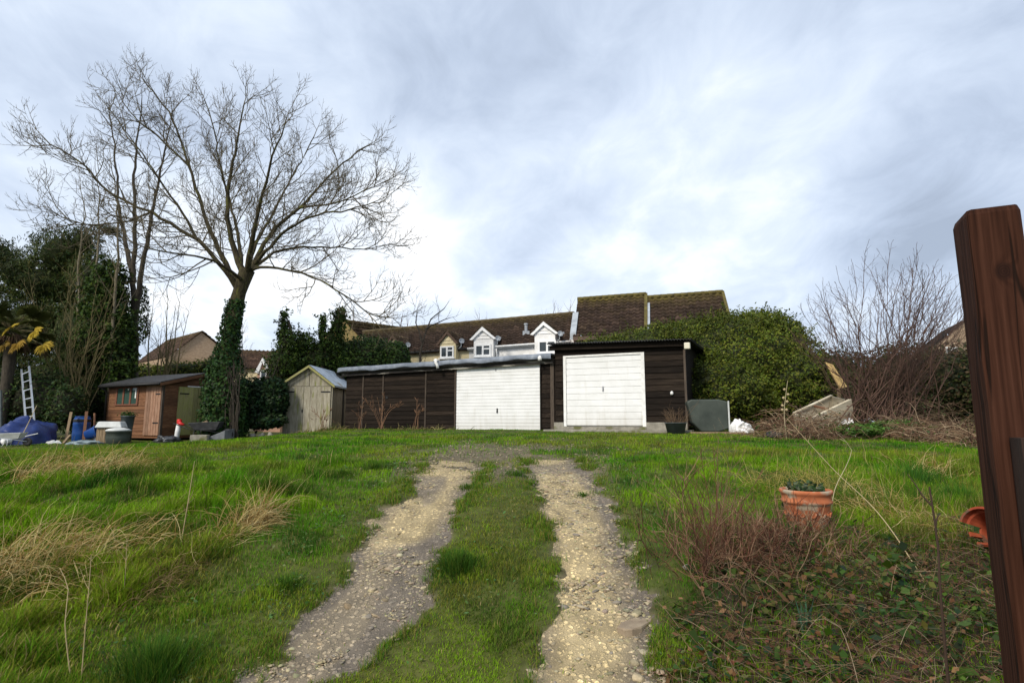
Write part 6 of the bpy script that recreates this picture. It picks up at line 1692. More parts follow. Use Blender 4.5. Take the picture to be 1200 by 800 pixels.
lodged('dry_grass', 'flattened straw tussock beside the broken orange pot', 1095, 622, 60, 30, 2.2, 300, .35, 409)
lodged('dry_grass', 'pale dead grass patch right of the terracotta pot', 1030, 600, 70, 36, 1.2, 560, .38, 410, green=.3)
def tuft(label, u, v, wpx, h, n, seed, cols):
    g = np.random.default_rng(seed); c = hit(u, v); k = px(c.y)
    n = int(n * .55); a = g.uniform(0, 6.283, n); q = np.abs(g.normal(0, .36, n)) * wpx * k * (.7 + .6 * fbm(a * 1.3, a * .7, seed))
    x = c.x + q * np.cos(a); y = c.y + q * np.sin(a)
    H = h * .8 * g.uniform(.4, 1.25, n) * np.exp(-.5 * (q / (wpx * k / 2)) ** 2)
    col = pal(g, n, cols)
    V, Fc, C = blades(x, y, ground_z(x, y) - .005, H, np.full(n, max(.004, c.y * .0009)), a + g.normal(0, .9, n), np.clip(.3 + .5 * q / (wpx * k / 2) + g.normal(0, .15, n), .05, .97), col, col * 1.2)
    loc = np.array([c.x, c.y, gz(c.x, c.y)])
    t = thing('grass_tuft', label, 'grass tuft', tuple(loc), 0, 'dark green grass tufts')
    o = link('blades', fast_mesh('blades', V - loc, Fc, C), t, BLADE); o['kind'] = 'stuff'
DARKG = [(.04, .105, .012), (.06, .14, .016), (.03, .075, .010), (.10, .15, .02)]
tuft('round dark green grass tuft on the strip between the wheel tracks', 536, 668, 62, .17, 2600, 421, DARKG)
tuft('dark green grass tuft at the bottom edge, left of the left wheel track', 180, 792, 105, .22, 3600, 422, DARKG)
tuft('dark green tussock on the verge halfway up the left wheel track', 336, 690, 60, .10, 1400, 423, DARKG)
tuft('wide low dark tussock in the lawn, nearest the garages and left of the stony patch', 440, 548, 70, .13, 1200, 424, DARKG)
tuft('small dark tussock in the lawn just below the wide low one', 402, 556, 44, .11, 800, 425, DARKG)
tuft('small green tuft in the stony patch between the two tracks', 548, 572, 30, .10, 500, 426, DARKG)
tuft('low green tuft growing in the head of the right wheel track', 684, 578, 26, .08, 400, 427, DARKG)
tuft('flat green tuft at the stony patch, left of the right wheel track head', 606, 558, 60, .10, 800, 428, DARKG)
tuft('long leaved green tussock right of the flowerbed in the far grass, before the brush bank', 1070, 566, 120, .26, 2600, 429, [(.05, .14, .018), (.08, .19, .025), (.035, .09, .014)])
tuft('long leaved green tussock against the gate post left side', 1125, 590, 90, .24, 2000, 430, [(.05, .14, .018), (.08, .19, .025), (.035, .09, .014)])
# lone tall stalks in the long grass
def stalk(label, pts, r, seed, m=None, side=3, name='dry_stalk', cat='stalk', group=None, tan=(.36, .28, .15)):
    g = np.random.default_rng(seed); ww = [np.array(p) for p in pts]; ww[0][2] = gz(ww[0][0], ww[0][1]) - .02
    pa = smooth_path(ww, .06); T = Tubes(); T.add(pa, np.linspace(r, r * .4, len(pa)), 5, np.array(tan))
    for k in range(side):
        j = g.integers(len(pa) // 3, len(pa) - 1); d = pa[j] - pa[j - 1]; d /= np.linalg.norm(d)
        p2 = wander(g, pa[j], d + perp(g, d) * .7, g.uniform(.04, .14), 3, .15, .1); T.add(p2, np.linspace(r * .5, r * .2, 4), 3, np.array(tan) * 1.1)
    loc = ww[0].copy(); o = T.build(name, TWIG, None, loc, None, True); o.location = loc
    return tag(o, label, cat, group)
h = hit(208, 560 + 225); Yq = h.y
stalk('tall thin dry stalk at lower left, left one of the near pair', [P(85, 788, 3.0), P(76, 730, 3.0), P(80, 690, 3.05), P(70, 665, 3.1)], .0035, 441)
stalk('tall thin dry stalk at lower left, right one of the near pair', [P(96, 790, 3.0), P(100, 735, 3.0), P(104, 690, 3.02), P(107, 650, 3.05)], .0035, 442)
stalk('straight pale stalk standing in the middle of the long grass', [P(212, 640, 4.6), P(220, 590, 4.6), P(228, 540, 4.65)], .005, 443)
stalk('thin pale stalk right of the brown matted tuft', [P(143, 715, 3.7), P(147, 670, 3.7), P(149, 630, 3.7)], .003, 444)

# ---- terracotta pot with sparse greenery
TERRA = mat('terracotta', [(.25, (.24, .07, .03)), (.5, (.40, .125, .05)), (.8, (.52, .22, .11))], 4, .85, .25, (1, 1, 1.4), 0, 7, spots=(7, .54, (.34, .28, .20)))
def terracotta():
    p = hit(947, 617); Y = p.y; k = px(Y)
    t = thing('terracotta_pot', 'big terracotta pot with ringed rim and a little greenery, standing among red brown stems', 'plant pot', (p.x, p.y, p.z - .02))
    r = 27.8 * k; h = P(947, 577, Y).z - p.z + .05
    m = MB(); m.lathe([(r * .66, 0), (r * .72, .02), (r * .86, h * .60), (r * .90, h * .66), (r * .95, h * .68), (r * .96, h * .73), (r * .91, h * .76), (r * .93, h * .88), (r * .99, h * .91), (r * 1.0, h * .97), (r * .97, h), (r * .90, h), (r * .88, h * .92), (r * .85, h * .84), (0, h * .84)], n=48)
    m.build('pot', TERRA, t, True)
    for i in range(14):                        # the moulded swags round the belly
        a = 2 * math.pi * i / 14
        if math.sin(a) > .3: continue
        q = MB(); q.tube([((r * .80 + .012) * math.cos(a + s * .16), (r * .80 + .012) * math.sin(a + s * .16), h * (.46 - .10 * (1 - s * s))) for s in np.linspace(-1, 1, 7)], .008, 6); q.build('swag', TERRA, t, True)
    m = MB(); m.lathe([(r * .84, h * .85), (r * .5, h * .90), (0, h * .9)], n=20, cap=False); m.build('soil', mat('potting_soil', [(.3, (.02, .015, .01)), (.7, (.06, .045, .03))], 20, .95, .6), t)
    g = np.random.default_rng(71); n = 420
    a = g.uniform(0, 6.28, n); q = r * .72 * np.sqrt(g.random(n))
    C = np.stack([q * np.cos(a), q * np.sin(a), h * .90 + np.abs(g.normal(.02, .035, n))], -1)
    o = link('foliage', fast_mesh('foliage', *leaves(C, g.normal(0, .7, (n, 3)) + [0, 0, 1], .04 * g.uniform(.5, 1.3, n), pal(g, n, [(.03, .06, .018), (.055, .10, .03), (.10, .12, .07)]), .8, g=g)), t, LEAF); o['kind'] = 'stuff'
terracotta()
def broken_pot():
    p = hit(1186, 652); Y = p.y; k = px(Y)
    t = thing('broken_pot', 'broken orange terracotta pot lying on its side behind the gate post', 'plant pot', (p.x, p.y, p.z + .01), R(200))
    r = 22 * k; n = 26; V = []; Fc = []
    g = np.random.default_rng(72)
    prof = [(r * .66, 0), (r * .80, .14), (r * .92, .24), (r * 1.02, .25), (r * 1.03, .31)]
    keep = lambda j, i: not (i > 15 and j >= 1 + (i % 3 == 0))
    for (q, z) in prof:
        for i in range(n): a = 2 * math.pi * i / n; V.append((q * math.cos(a), q * math.sin(a), z))
    for j in range(len(prof) - 1):
        for i in range(n):
            if keep(j, i): Fc.append((j * n + i, j * n + (i + 1) % n, (j + 1) * n + (i + 1) % n, (j + 1) * n + i))
    m = MB().add(V, Fc); rot = Matrix.Translation((0, 0, r * .9)) @ Matrix.Rotation(R(74), 4, 'Y') @ Matrix.Rotation(R(40), 4, 'Z')
    o = m.build('pot', mat('orange_terracotta', [(.3, (.22, .035, .014)), (.7, (.38, .085, .032))], 5, .85, .3, spots=(6, .56, (.10, .06, .035))), t, False, local=rot)
    s = o.modifiers.new('wall', 'SOLIDIFY'); s.thickness = .016
    q = MB().add([(-.1, -.05, 0), (.06, -.08, 0), (.1, .06, .02), (-.04, .09, .01), (-.09, -.05, .02), (.06, -.07, .02), (.09, .06, .04), (-.04, .08, .03)], [(0, 3, 2, 1), (4, 5, 6, 7), (0, 1, 5, 4), (1, 2, 6, 5), (2, 3, 7, 6), (3, 0, 4, 7)])
    q.build('shard', TERRA, t, local=Matrix.Translation((.1, .2, .02)))
broken_pot()

# ---- flat stone in the right track
def flat_stone():
    g = np.random.default_rng(73)
    pts = [hit(u, v) for u, v in ((723, 735), (728, 727), (745, 717), (757, 711), (764, 718), (763, 725), (752, 735), (741, 740), (732, 741))]
    c = sum(pts, Vector()) / len(pts); n = len(pts); V = []
    for dz, s in ((-.02, 1.0), (.014, 1.0), (.022, .95)):
        for q in pts: V.append((((q.x - c.x) * s), ((q.y - c.y) * s), dz + g.normal(0, .0012)))
    Fc = [tuple(2 * n + i for i in range(n))]
    for j in (0, 1): Fc += [(j * n + i, j * n + (i + 1) % n, (j + 1) * n + (i + 1) % n, (j + 1) * n + i) for i in range(n)]
    o = MB().add(V, Fc).build('flat_stone', mat('flat_brown_stone', [(.25, (.17, .125, .085)), (.5, (.26, .20, .135)), (.8, (.36, .29, .20))], 9, .9, .5), None); o.location = (c.x, c.y, gz(c.x, c.y) + .004)
    tag(o, 'flat tan stone slab lying at the right edge of the right wheel track', 'stone')
flat_stone()
p = hit(806, 668)
V, Fc, C = chips(np.zeros(1), np.zeros(1), np.array([.035]), np.array([[.5, .47, .42]]), np.array([.02]), (.6, .8))
o = link('stone', fast_mesh('stone', V, Fc, C), None, STONE_T); o.location = tuple(p); tag(o, 'small white stone at the foot of the red brown foreground shrub', 'stone')

# ---- dead red brown shrub in the bed
def red_shrub():
    g = np.random.default_rng(451); c = hit(835, 672); loc = np.array([c.x, c.y, gz(c.x, c.y)])
    t = thing('dead_shrub', 'bare red brown bushy shrub in the foreground bed, left of the terracotta pot', 'shrub', tuple(loc))
    T = Tubes(); k = px(c.y)
    cols = [(.11, .045, .028), (.17, .085, .05), (.08, .038, .026), (.26, .16, .095)]
    stems_into(T, g, 105, lambda g: (c.x + g.normal(.14, .25), c.y + g.normal(.05, .2)), .46, .0034, .2, .06, cols, 1.5, side=6)
    stems_into(T, g, 26, lambda g: (c.x + g.normal(.05, .2), c.y + g.normal(.05, .2)), .80, .0034, .10, .1, cols, .7, side=7)
    for u, v, dy in ((836, 524, 0), (822, 538, .1), (800, 560, .0), (846, 560, .2), (795, 590, -.1), (812, 560, .1), (862, 575, .2)):
        pts = [np.array([c.x + g.normal(0, .05), c.y + g.normal(0, .05), loc[2]]), np.array(P((u + 835) / 2 + 4, (v + 672) / 2, c.y + dy)), np.array(P(u, v, c.y + dy))]
        pa = smooth_path(pts, .06); T.add(pa, np.linspace(.005, .0018, len(pa)), 4, np.array(cols[0]))
        sprout_cols(T, g, pa, .16, .07, np.array(cols[1]))
    T.build('stems', TWIG, t, loc, 'stuff')
    # second, lower mass reaching under the pot
    c2 = hit(905, 650); loc2 = np.array([c2.x, c2.y, gz(c2.x, c2.y)])
    t2 = thing('dead_shrub', 'low tangled red brown stems in front of the terracotta pot', 'shrub', tuple(loc2))
    T = Tubes(); stems_into(T, g, 230, lambda g: (c2.x + g.normal(.05, .30), c2.y + g.normal(.05, .20)), .34, .0036, .18, -.05, cols + [(.28, .19, .11)], 1.3, side=4)
    T.build('stems', TWIG, t2, loc2, 'stuff')
def sprout_cols(T, g, path, L, sp, col):
    seg = np.linalg.norm(np.diff(path, axis=0), axis=1).sum(); n = int(seg / sp)
    for i in range(n):
        j = g.integers(max(1, len(path) // 4), len(path)); d = path[j] - path[j - 1]; d /= np.linalg.norm(d) + 1e-9
        pa = wander(g, path[j], d + perp(g, d) * .75, L * g.uniform(.4, 1.3), 3, .1, .1); T.add(pa, np.linspace(.002, .001, 4), 3, col * g.uniform(.8, 1.3))
red_shrub()

# ---- the neglected bed: ivy and weeds on the ground, dead bramble stems over them
def bed():
    g = np.random.default_rng(461)
    n = 19000
    y = 1.5 * np.exp(g.random(n) * math.log(5.4 / 1.5)); x = g.uniform(.15, 1.05, n) * y
    k = g.random(n) < bed_mask(x, y) * (.25 + .9 * sm(.35, .6, fbm(x * 2.6, y * 2.6, 34, 3)))
    x, y = x[k], y[k]; n = len(x)
    hgt = np.abs(g.normal(0, .05, n)) + .10 * sm(.5, .8, fbm(x * 1.7, y * 1.7, 35, 3))
    C = np.stack([x, y, ground_z(x, y) + .012 + hgt], -1)
    Nn = g.normal(0, .55, (n, 3)) + np.array([0, -.15, 1])
    col = pal(g, n, [(.024, .05, .010), (.04, .08, .012), (.065, .11, .016), (.016, .03, .008), (.085, .085, .02), (.11, .06, .025)], [.24, .22, .12, .18, .11, .13])
    o = link('ground_ivy', fast_mesh('ground_ivy', *leaves(C, Nn, .030 * g.lognormal(0, .45, n) * np.maximum(1, y * .30), col, .8, .25, g)), None, LEAF); tag(o, kind='stuff')
    T = Tubes()
    cols = [(.16, .08, .045), (.11, .048, .028), (.22, .14, .08), (.075, .04, .026), (.32, .24, .15)]
    def pos(g):
        while True:
            yy = 1.9 + 3.0 * g.random() ** 1.1; xx = g.uniform(.25, 1.0) * yy
            if float(bed_mask(xx, yy)) > .35: return xx, yy
    for i in range(4400):
        xx, yy = pos(g); a = g.uniform(0, 6.283); L = g.uniform(.07, .34)
        pa = wander(g, (xx, yy, gz(xx, yy) + g.uniform(.0, .10)), np.array([math.cos(a), math.sin(a), g.uniform(-.05, .9)]), L, 5, .10, -.12)
        for q in pa: q[2] = max(q[2], gz(q[0], q[1]) + .004)
        r = g.uniform(.0008, .0019)
        T.add(pa, np.linspace(r, r * .4, len(pa)), 3, np.array(cols[g.integers(5)]) * g.uniform(.6, 1.2))
    o = T.build('dead_bramble_stems', TWIG, None); tag(o, kind='stuff')
    # fallen leaves
    n = 2600; yy = 1.8 * np.exp(g.random(n) * math.log(5.2 / 1.8)); xx = g.uniform(.2, 1.0, n) * yy; k = g.random(n) < bed_mask(xx, yy) * .8
    xx, yy = xx[k], yy[k]; n = len(xx); C = np.stack([xx, yy, ground_z(xx, yy) + .03 + np.abs(g.normal(0, .03, n))], -1)
    o = link('fallen_leaves', fast_mesh('fallen_leaves', *leaves(C, g.normal(0, .4, (n, 3)) + [0, 0, 1], .045 * g.uniform(.5, 1.2, n), pal(g, n, [(.16, .065, .03), (.22, .12, .055), (.11, .06, .035)]), .7, .3, g)), None, LEAF); tag(o, kind='stuff')
bed()
# small leafy weeds along the verges
def weeds():
    g = np.random.default_rng(471); n = 22000
    y = 2.2 * np.exp(g.random(n) * math.log(9 / 2.2)); x = g.uniform(-.9, .6, n) * y
    l = np.interp(y, LTE[0], LTE[1])
    near = np.exp(-((x - (l - .35)) / .35) ** 2) + .5 * np.exp(-((x - np.interp(y, RTE[0], RTE[2]) - .3) / .3) ** 2) + .08
    k = g.random(n) < near * sm(.40, .62, fbm(x * 1.9, y * 1.9, 36, 3)) * (1 - gravel_mask(x, y))
    x, y = x[k], y[k]; n = len(x); C = np.stack([x, y, ground_z(x, y) + .018 + np.abs(g.normal(0, .015, n))], -1)
    o = link('low_weeds', fast_mesh('low_weeds', *leaves(C, g.normal(0, .45, (n, 3)) + [0, 0, 1], .026 * g.uniform(.5, 1.4, n) * np.maximum(1, y * .22), pal(g, n, [(.07, .15, .035), (.10, .17, .05), (.045, .10, .02), (.13, .15, .05)]), .6, .3, g)), None, LEAF); tag(o, kind='stuff')
weeds()
# sword leaved iris clump
def iris():
    g = np.random.default_rng(481); c = hit(942, 738); n = 16; loc = np.array([c.x, c.y, gz(c.x, c.y)])
    V, Fc, C = blades(c.x + g.normal(0, .05, n), c.y + g.normal(0, .03, n), np.full(n, loc[2]), g.uniform(.10, .2, n), np.full(n, .016), g.uniform(0, 6.28, n), g.uniform(.1, .6, n), pal(g, n, [(.035, .085, .05), (.05, .11, .06)]))
    o = link('iris_clump', fast_mesh('iris_clump', V - loc, Fc, C), None, BLADE); o.location = loc; tag(o, 'blue green sword leaved clump low in the shaded bed, below the terracotta pot', 'plant')
iris()
# long canes and stick
stalk('long pale cane slanting down across the grass, right of the terracotta pot', [P(1086, 664, 3.9), P(1030, 602, 4.5), P(975, 548, 5.3), P(922, 490, 6.2)], .0042, 491, side=4, name='dry_cane', cat='cane', tan=(.40, .31, .17))
stalk('curved pale cane rising beside the terracotta pot rim', [P(972, 606, 5.0), P(978, 574, 5.0), P(992, 545, 5.0), P(998, 527, 5.0), P(992, 518, 5.0), P(984, 514, 5.0)], .0042, 492, side=1, name='dry_cane', cat='cane', tan=(.45, .38, .24))
stalk('upright dark brown stick in the shaded bed, beside the gate post', [P(1108, 800, 1.9), P(1104, 720, 1.92), P(1099, 640, 1.95), P(1089, 570, 1.98)], .0075, 493, side=2, name='stick', cat='stick', tan=(.05, .032, .022))
stalk('thin pale bramble cane lying in the shaded bed at the lower right', [P(1010, 745, 2.8), P(985, 735, 2.9), P(950, 727, 3.0), P(930, 728, 3.0)], .0022, 494, side=1, name='dry_cane', cat='cane', tan=(.30, .23, .15))

# ---- brush heap and bank at the far right
def brush(label, blobs, n, L, seed, cols, name='bramble_heap', cat='bramble heap', leaf=0, r=.006):
    g = np.random.default_rng(seed); c0 = blobs[0]; loc = np.array([*P(c0[0], c0[1], c0[4])]); loc[2] = gz(loc[0], loc[1])
    t = thing(name, label, cat, tuple(loc)); T = Tubes()
    for i in range(n):
        u, v, ru, rv, Y = blobs[g.integers(len(blobs))]
        c = np.array(P(u, v, Y)); k = px(Y)
        x = c[0] + g.normal(0, ru * k * .5); y = Y + g.normal(0, .35); z0 = gz(x, y); top = max(c[2] + rv * k - z0, .1) * math.exp(-((x - c[0]) / (ru * k * .8)) ** 2)
        z = z0 + top * g.random() * .8
        a = g.uniform(0, 6.283)
        pa = wander(g, (x, y, z), np.array([math.cos(a), math.sin(a), g.uniform(-.1, 1.0)]), L * g.uniform(.4, 1.3), 6, .2, -.35)
        for q in pa: q[2] = max(q[2], gz(q[0], q[1]) + .01)
        rr = r * g.uniform(.5, 1.3)
        T.add(pa, np.linspace(rr, rr * .35, len(pa)), 3, np.array(cols[g.integers(len(cols))]) * g.uniform(.6, 1.3))
    T.build('stems', TWIG, t, loc, 'stuff')
    if leaf:
        V = np.array([P(b[0] + g.normal(0, b[2] * .5), b[1] + g.normal(0, b[3] * .4), b[4] + g.normal(0, .3)) for b in [blobs[g.integers(len(blobs))] for _ in range(leaf)]])
        V[:, 2] = np.maximum(V[:, 2], ground_z(V[:, 0], V[:, 1]) + .02)
        o = link('leaves', fast_mesh('leaves', *(lambda q: (q[0] - loc, q[1], q[2]))(leaves(V, g.normal(0, 1, (leaf, 3)), .07 * g.uniform(.5, 1.2, leaf), pal(g, leaf, [(.04, .075, .02), (.09, .055, .03), (.06, .09, .02)]), .6, g=g))), t, LEAF); o['kind'] = 'stuff'
BR = [(.17, .095, .055), (.11, .06, .04), (.26, .17, .10), (.32, .24, .15)]
brush('brown tangled bramble heap in front of the overturned cabinet', [(905, 500, 26, 16, 13.0), (935, 496, 34, 26, 12.6), (970, 497, 26, 20, 12.4), (945, 508, 34, 10, 12.0)], 1100, .55, 501, BR, leaf=350)
brush('flattened brown brush bank along the grass edge, left of the gate post', [(1080, 508, 40, 10, 11.6), (1120, 506, 36, 14, 11.4), (1050, 500, 30, 14, 12.2), (1140, 516, 26, 8, 10.6)], 1000, .55, 502, BR, 'brush_bank', 'brush pile', leaf=250)
brush('bright green nettle patch between the bramble heap and the brush bank', [(1000, 503, 40, 6, 12.2)], 120, .2, 503, [(.08, .13, .03)], 'nettle_patch', 'weeds', leaf=0)
bush('nettle_patch', 'low leafy green weed patch at the foot of the bare shrub', 'weeds', [B(1005, 503, 34, 7, 12.2, .5), B(1050, 498, 26, 6, 12.5, .4)], 2600, .09, [(.06, .14, .02), (.09, .17, .03), (.04, .09, .016)], None, None, 504, thick=.3, lump=.3, core_s=0)
brush('undergrowth of thin red brown stems at the foot of the big bare shrub', [(1036, 478, 52, 24, 13.6), (1085, 480, 34, 22, 13.6), (1000, 480, 26, 20, 13.8)], 900, .8, 505, [(.10, .06, .04), (.16, .10, .065), (.22, .16, .10)], 'undergrowth', 'undergrowth', leaf=500)
# dried dock stalks by the low garage
def docks():
    for i, (u, vt, Y, n, lab) in enumerate([(447, 463, 18.0, 10, 'tall clump of dried brown stalks before the second bay of the low garage'), (422, 474, 18.3, 4, 'short dried stalks before the leftmost bay of the low garage'), (488, 466, 17.6, 5, 'thin dried stalks nearest the left edge of the wide white door'), (380, 476, 19.2, 7, 'dried stalks before the grey shed right corner')]):
        g = np.random.default_rng(520 + i); b = on_ground(u, 503, Y); loc = np.array([b.x, b.y, b.z]); T = Tubes(); k = px(Y)
        for j in range(n):
            tu = u + g.normal(0, 12 if n > 6 else 6); pts = [np.array([b.x + g.normal(0, .08), b.y + g.normal(0, .06), b.z - .02]), np.array(P((u * 1.2 + tu * .8) / 2, (vt + 503) / 2, Y)), np.array(P(tu, vt + g.uniform(0, 16), Y))]
            pa = smooth_path(pts, .12); col = np.array([.17, .095, .055]) * g.uniform(.7, 1.5); T.add(pa, np.linspace(.0075, .003, len(pa)), 4, col)
            for q in range(5):
                jj = g.integers(len(pa) // 2, len(pa)); d = pa[jj] - pa[jj - 1]; d /= np.linalg.norm(d) + 1e-9
                p2 = wander(g, pa[jj], d + perp(g, d) * .6, .16, 3, .1, .2); T.add(p2, np.array([.003, .010, .008, .002]), 3, col * .8)
        o = T.build('dock_stalks', TWIG, None, loc, None); o.location = loc; tag(o, lab, 'dead stalks', 'dried stalks along the sheds')
docks()
lodged('grass_clump', 'rough green and straw clump at the foot of the grey shed', 378, 496, 34, 16, .5, 260, .35, 531, Y=19.4, cols=[(.10, .14, .03), (.2, .19, .06), (.34, .28, .13)], group='rough clumps along the garage foot')
lodged('grass_clump', 'rough dry grass clump at the garage foot, left of the wide white door', 490, 503, 50, 10, .5, 200, .25, 532, Y=17.3, cols=[(.10, .14, .03), (.2, .19, .06), (.34, .28, .13)], group='rough clumps along the garage foot')
# seed head stalk in the brambles
def seed_stalk():
    p = on_ground(921, 503, 12.2); g = np.random.default_rng(541); loc = np.array(p); T = Tubes()
    pts = [loc, np.array(P(919, 485, 12.2)), np.array(P(921, 462, 12.2)), np.array(P(923, 446, 12.2))]; pa = smooth_path(pts, .08); T.add(pa, np.linspace(.01, .005, len(pa)), 5, np.array([.38, .32, .2]))
    t = thing('seed_stalk', 'tall pale stalk with round seed heads rising from the bramble heap', 'stalk', tuple(loc)); T.build('stem', TWIG, t, loc)
    for j in range(7):
        q = pa[len(pa) // 2 + j * (len(pa) // 2 - 1) // 7] - loc
        m = MB(); m.lathe([(0, -.03), (.028, -.012), (.03, .01), (0, .032)], (q[0] + (.045 if j % 2 else -.045), q[1], q[2]), 8); m.build('seed_head', STRAWC, t, True)
seed_stalk()

# ---- gate post
def post_material():
    m, nt, b = newmat('stained_softwood'); N = nt.nodes; L = nt.links
    tc = N.new('ShaderNodeTexCoord')
    def knot(z, y, r):
        s = N.new('ShaderNodeVectorMath'); s.operation = 'SUBTRACT'; s.inputs[1].default_value = (0, 0, 0)
        return s
    # distance to the knot on the front face (object y across the face, z up)
    sub = N.new('ShaderNodeVectorMath'); sub.operation = 'SUBTRACT'; sub.inputs[1].default_value = KNOT
    L.new(tc.outputs['Object'], sub.inputs[0])
    scl = N.new('ShaderNodeVectorMath'); scl.operation = 'MULTIPLY'; scl.inputs[1].default_value = (1, 0, .8); L.new(sub.outputs[0], scl.inputs[0])
    ln = N.new('ShaderNodeVectorMath'); ln.operation = 'LENGTH'; L.new(scl.outputs[0], ln.inputs[0])
    fall = N.new('ShaderNodeMapRange'); fall.interpolation_type = 'SMOOTHERSTEP'; fall.inputs[1].default_value = 0; fall.inputs[2].default_value = .036; fall.inputs[3].default_value = 1; fall.inputs[4].default_value = 0
    L.new(ln.outputs['Value'], fall.inputs[0])
    mp = N.new('ShaderNodeMapping'); mp.inputs['Scale'].default_value = (62, 62, 2.2); L.new(tc.outputs['Object'], mp.inputs['Vector'])
    off = N.new('ShaderNodeVectorMath'); off.operation = 'SCALE'; L.new(fall.outputs[0], off.inputs['Scale']); off.inputs[0].default_value = (1.3, 0, .2)
    ad = N.new('ShaderNodeVectorMath'); ad.operation = 'ADD'; L.new(mp.outputs[0], ad.inputs[0]); L.new(off.outputs[0], ad.inputs[1])
    n1 = N.new('ShaderNodeTexNoise'); n1.inputs['Scale'].default_value = 1.0; n1.inputs['Detail'].default_value = 8; n1.inputs['Roughness'].default_value = .6; L.new(ad.outputs[0], n1.inputs['Vector'])
    mp2 = N.new('ShaderNodeMapping'); mp2.inputs['Scale'].default_value = (130, 130, 3.5); L.new(tc.outputs['Object'], mp2.inputs['Vector'])
    n2 = N.new('ShaderNodeTexNoise'); n2.inputs['Scale'].default_value = 1.0; n2.inputs['Detail'].default_value = 5; L.new(mp2.outputs[0], n2.inputs['Vector'])
    mix = N.new('ShaderNodeMath'); mix.operation = 'MULTIPLY_ADD'; mix.inputs[1].default_value = .4; L.new(n2.outputs['Fac'], mix.inputs[0])
    sc1 = N.new('ShaderNodeMath'); sc1.operation = 'MULTIPLY'; sc1.inputs[1].default_value = .6; L.new(n1.outputs['Fac'], sc1.inputs[0]); L.new(sc1.outputs[0], mix.inputs[2])
    rp = N.new('ShaderNodeValToRGB'); el = rp.color_ramp.elements; cs = [(.33, (.018, .0068, .0040)), (.46, (.038, .0145, .0082)), (.56, (.056, .0225, .0132)), (.70, (.085, .038, .024))]
    while len(el) < 4: el.new(.5)
    for e, (p, c) in zip(el, cs): e.position = p; e.color = (*c, 1)
    L.new(mix.outputs[0], rp.inputs['Fac'])
    # knot: dark eye with rings
    kn = N.new('ShaderNodeMapRange'); kn.interpolation_type = 'SMOOTHSTEP'; kn.inputs[1].default_value = .009; kn.inputs[2].default_value = .020; kn.inputs[3].default_value = .97; kn.inputs[4].default_value = 0; L.new(ln.outputs['Value'], kn.inputs[0])
    sn = N.new('ShaderNodeMath'); sn.operation = 'SINE'; ml = N.new('ShaderNodeMath'); ml.operation = 'MULTIPLY'; ml.inputs[1].default_value = 1500; L.new(ln.outputs['Value'], ml.inputs[0]); L.new(ml.outputs[0], sn.inputs[0])
    rg = N.new('ShaderNodeMath'); rg.operation = 'MULTIPLY_ADD'; rg.inputs[1].default_value = .18; rg.inputs[2].default_value = .8; L.new(sn.outputs[0], rg.inputs[0])
    km = N.new('ShaderNodeMath'); km.operation = 'MULTIPLY'; L.new(kn.outputs[0], km.inputs[0]); L.new(rg.outputs[0], km.inputs[1])
    mx = N.new('ShaderNodeMix'); mx.data_type = 'RGBA'; mx.inputs[7].default_value = (.016, .007, .005, 1); L.new(km.outputs[0], mx.inputs[0]); L.new(rp.outputs['Color'], mx.inputs[6])
    # drying cracks
    mp3 = N.new('ShaderNodeMapping'); mp3.inputs['Scale'].default_value = (26, 26, .9); mp3.inputs['Location'].default_value = (3.3, 1.2, .4); L.new(tc.outputs['Object'], mp3.inputs['Vector'])
    n3 = N.new('ShaderNodeTexNoise'); n3.inputs['Scale'].default_value = 1; n3.inputs['Detail'].default_value = 2; n3.inputs['Distortion'].default_value = .4; L.new(mp3.outputs[0], n3.inputs['Vector'])
    a1 = N.new('ShaderNodeMath'); a1.operation = 'SUBTRACT'; a1.inputs[1].default_value = .53; L.new(n3.outputs['Fac'], a1.inputs[0])
    a2 = N.new('ShaderNodeMath'); a2.operation = 'ABSOLUTE'; L.new(a1.outputs[0], a2.inputs[0])
    cr = N.new('ShaderNodeMapRange'); cr.inputs[1].default_value = .004; cr.inputs[2].default_value = .016; cr.inputs[3].default_value = .95; cr.inputs[4].default_value = 0; L.new(a2.outputs[0], cr.inputs[0])
    mx2 = N.new('ShaderNodeMix'); mx2.data_type = 'RGBA'; mx2.inputs[7].default_value = (.012, .006, .004, 1); L.new(cr.outputs[0], mx2.inputs[0]); L.new(mx.outputs[2], mx2.inputs[6])
    L.new(mx2.outputs[2], b.inputs['Base Color'])
    sb = N.new('ShaderNodeMath'); sb.operation = 'SUBTRACT'; L.new(mix.outputs[0], sb.inputs[0]); L.new(cr.outputs[0], sb.inputs[1])
    bp = N.new('ShaderNodeBump'); bp.inputs['Strength'].default_value = .55; bp.inputs['Distance'].default_value = .004; L.new(sb.outputs[0], bp.inputs['Height']); L.new(bp.outputs['Normal'], b.inputs['Normal'])
    b.inputs['Roughness'].default_value = .85; b.inputs['Specular IOR Level'].default_value = .08
    return m
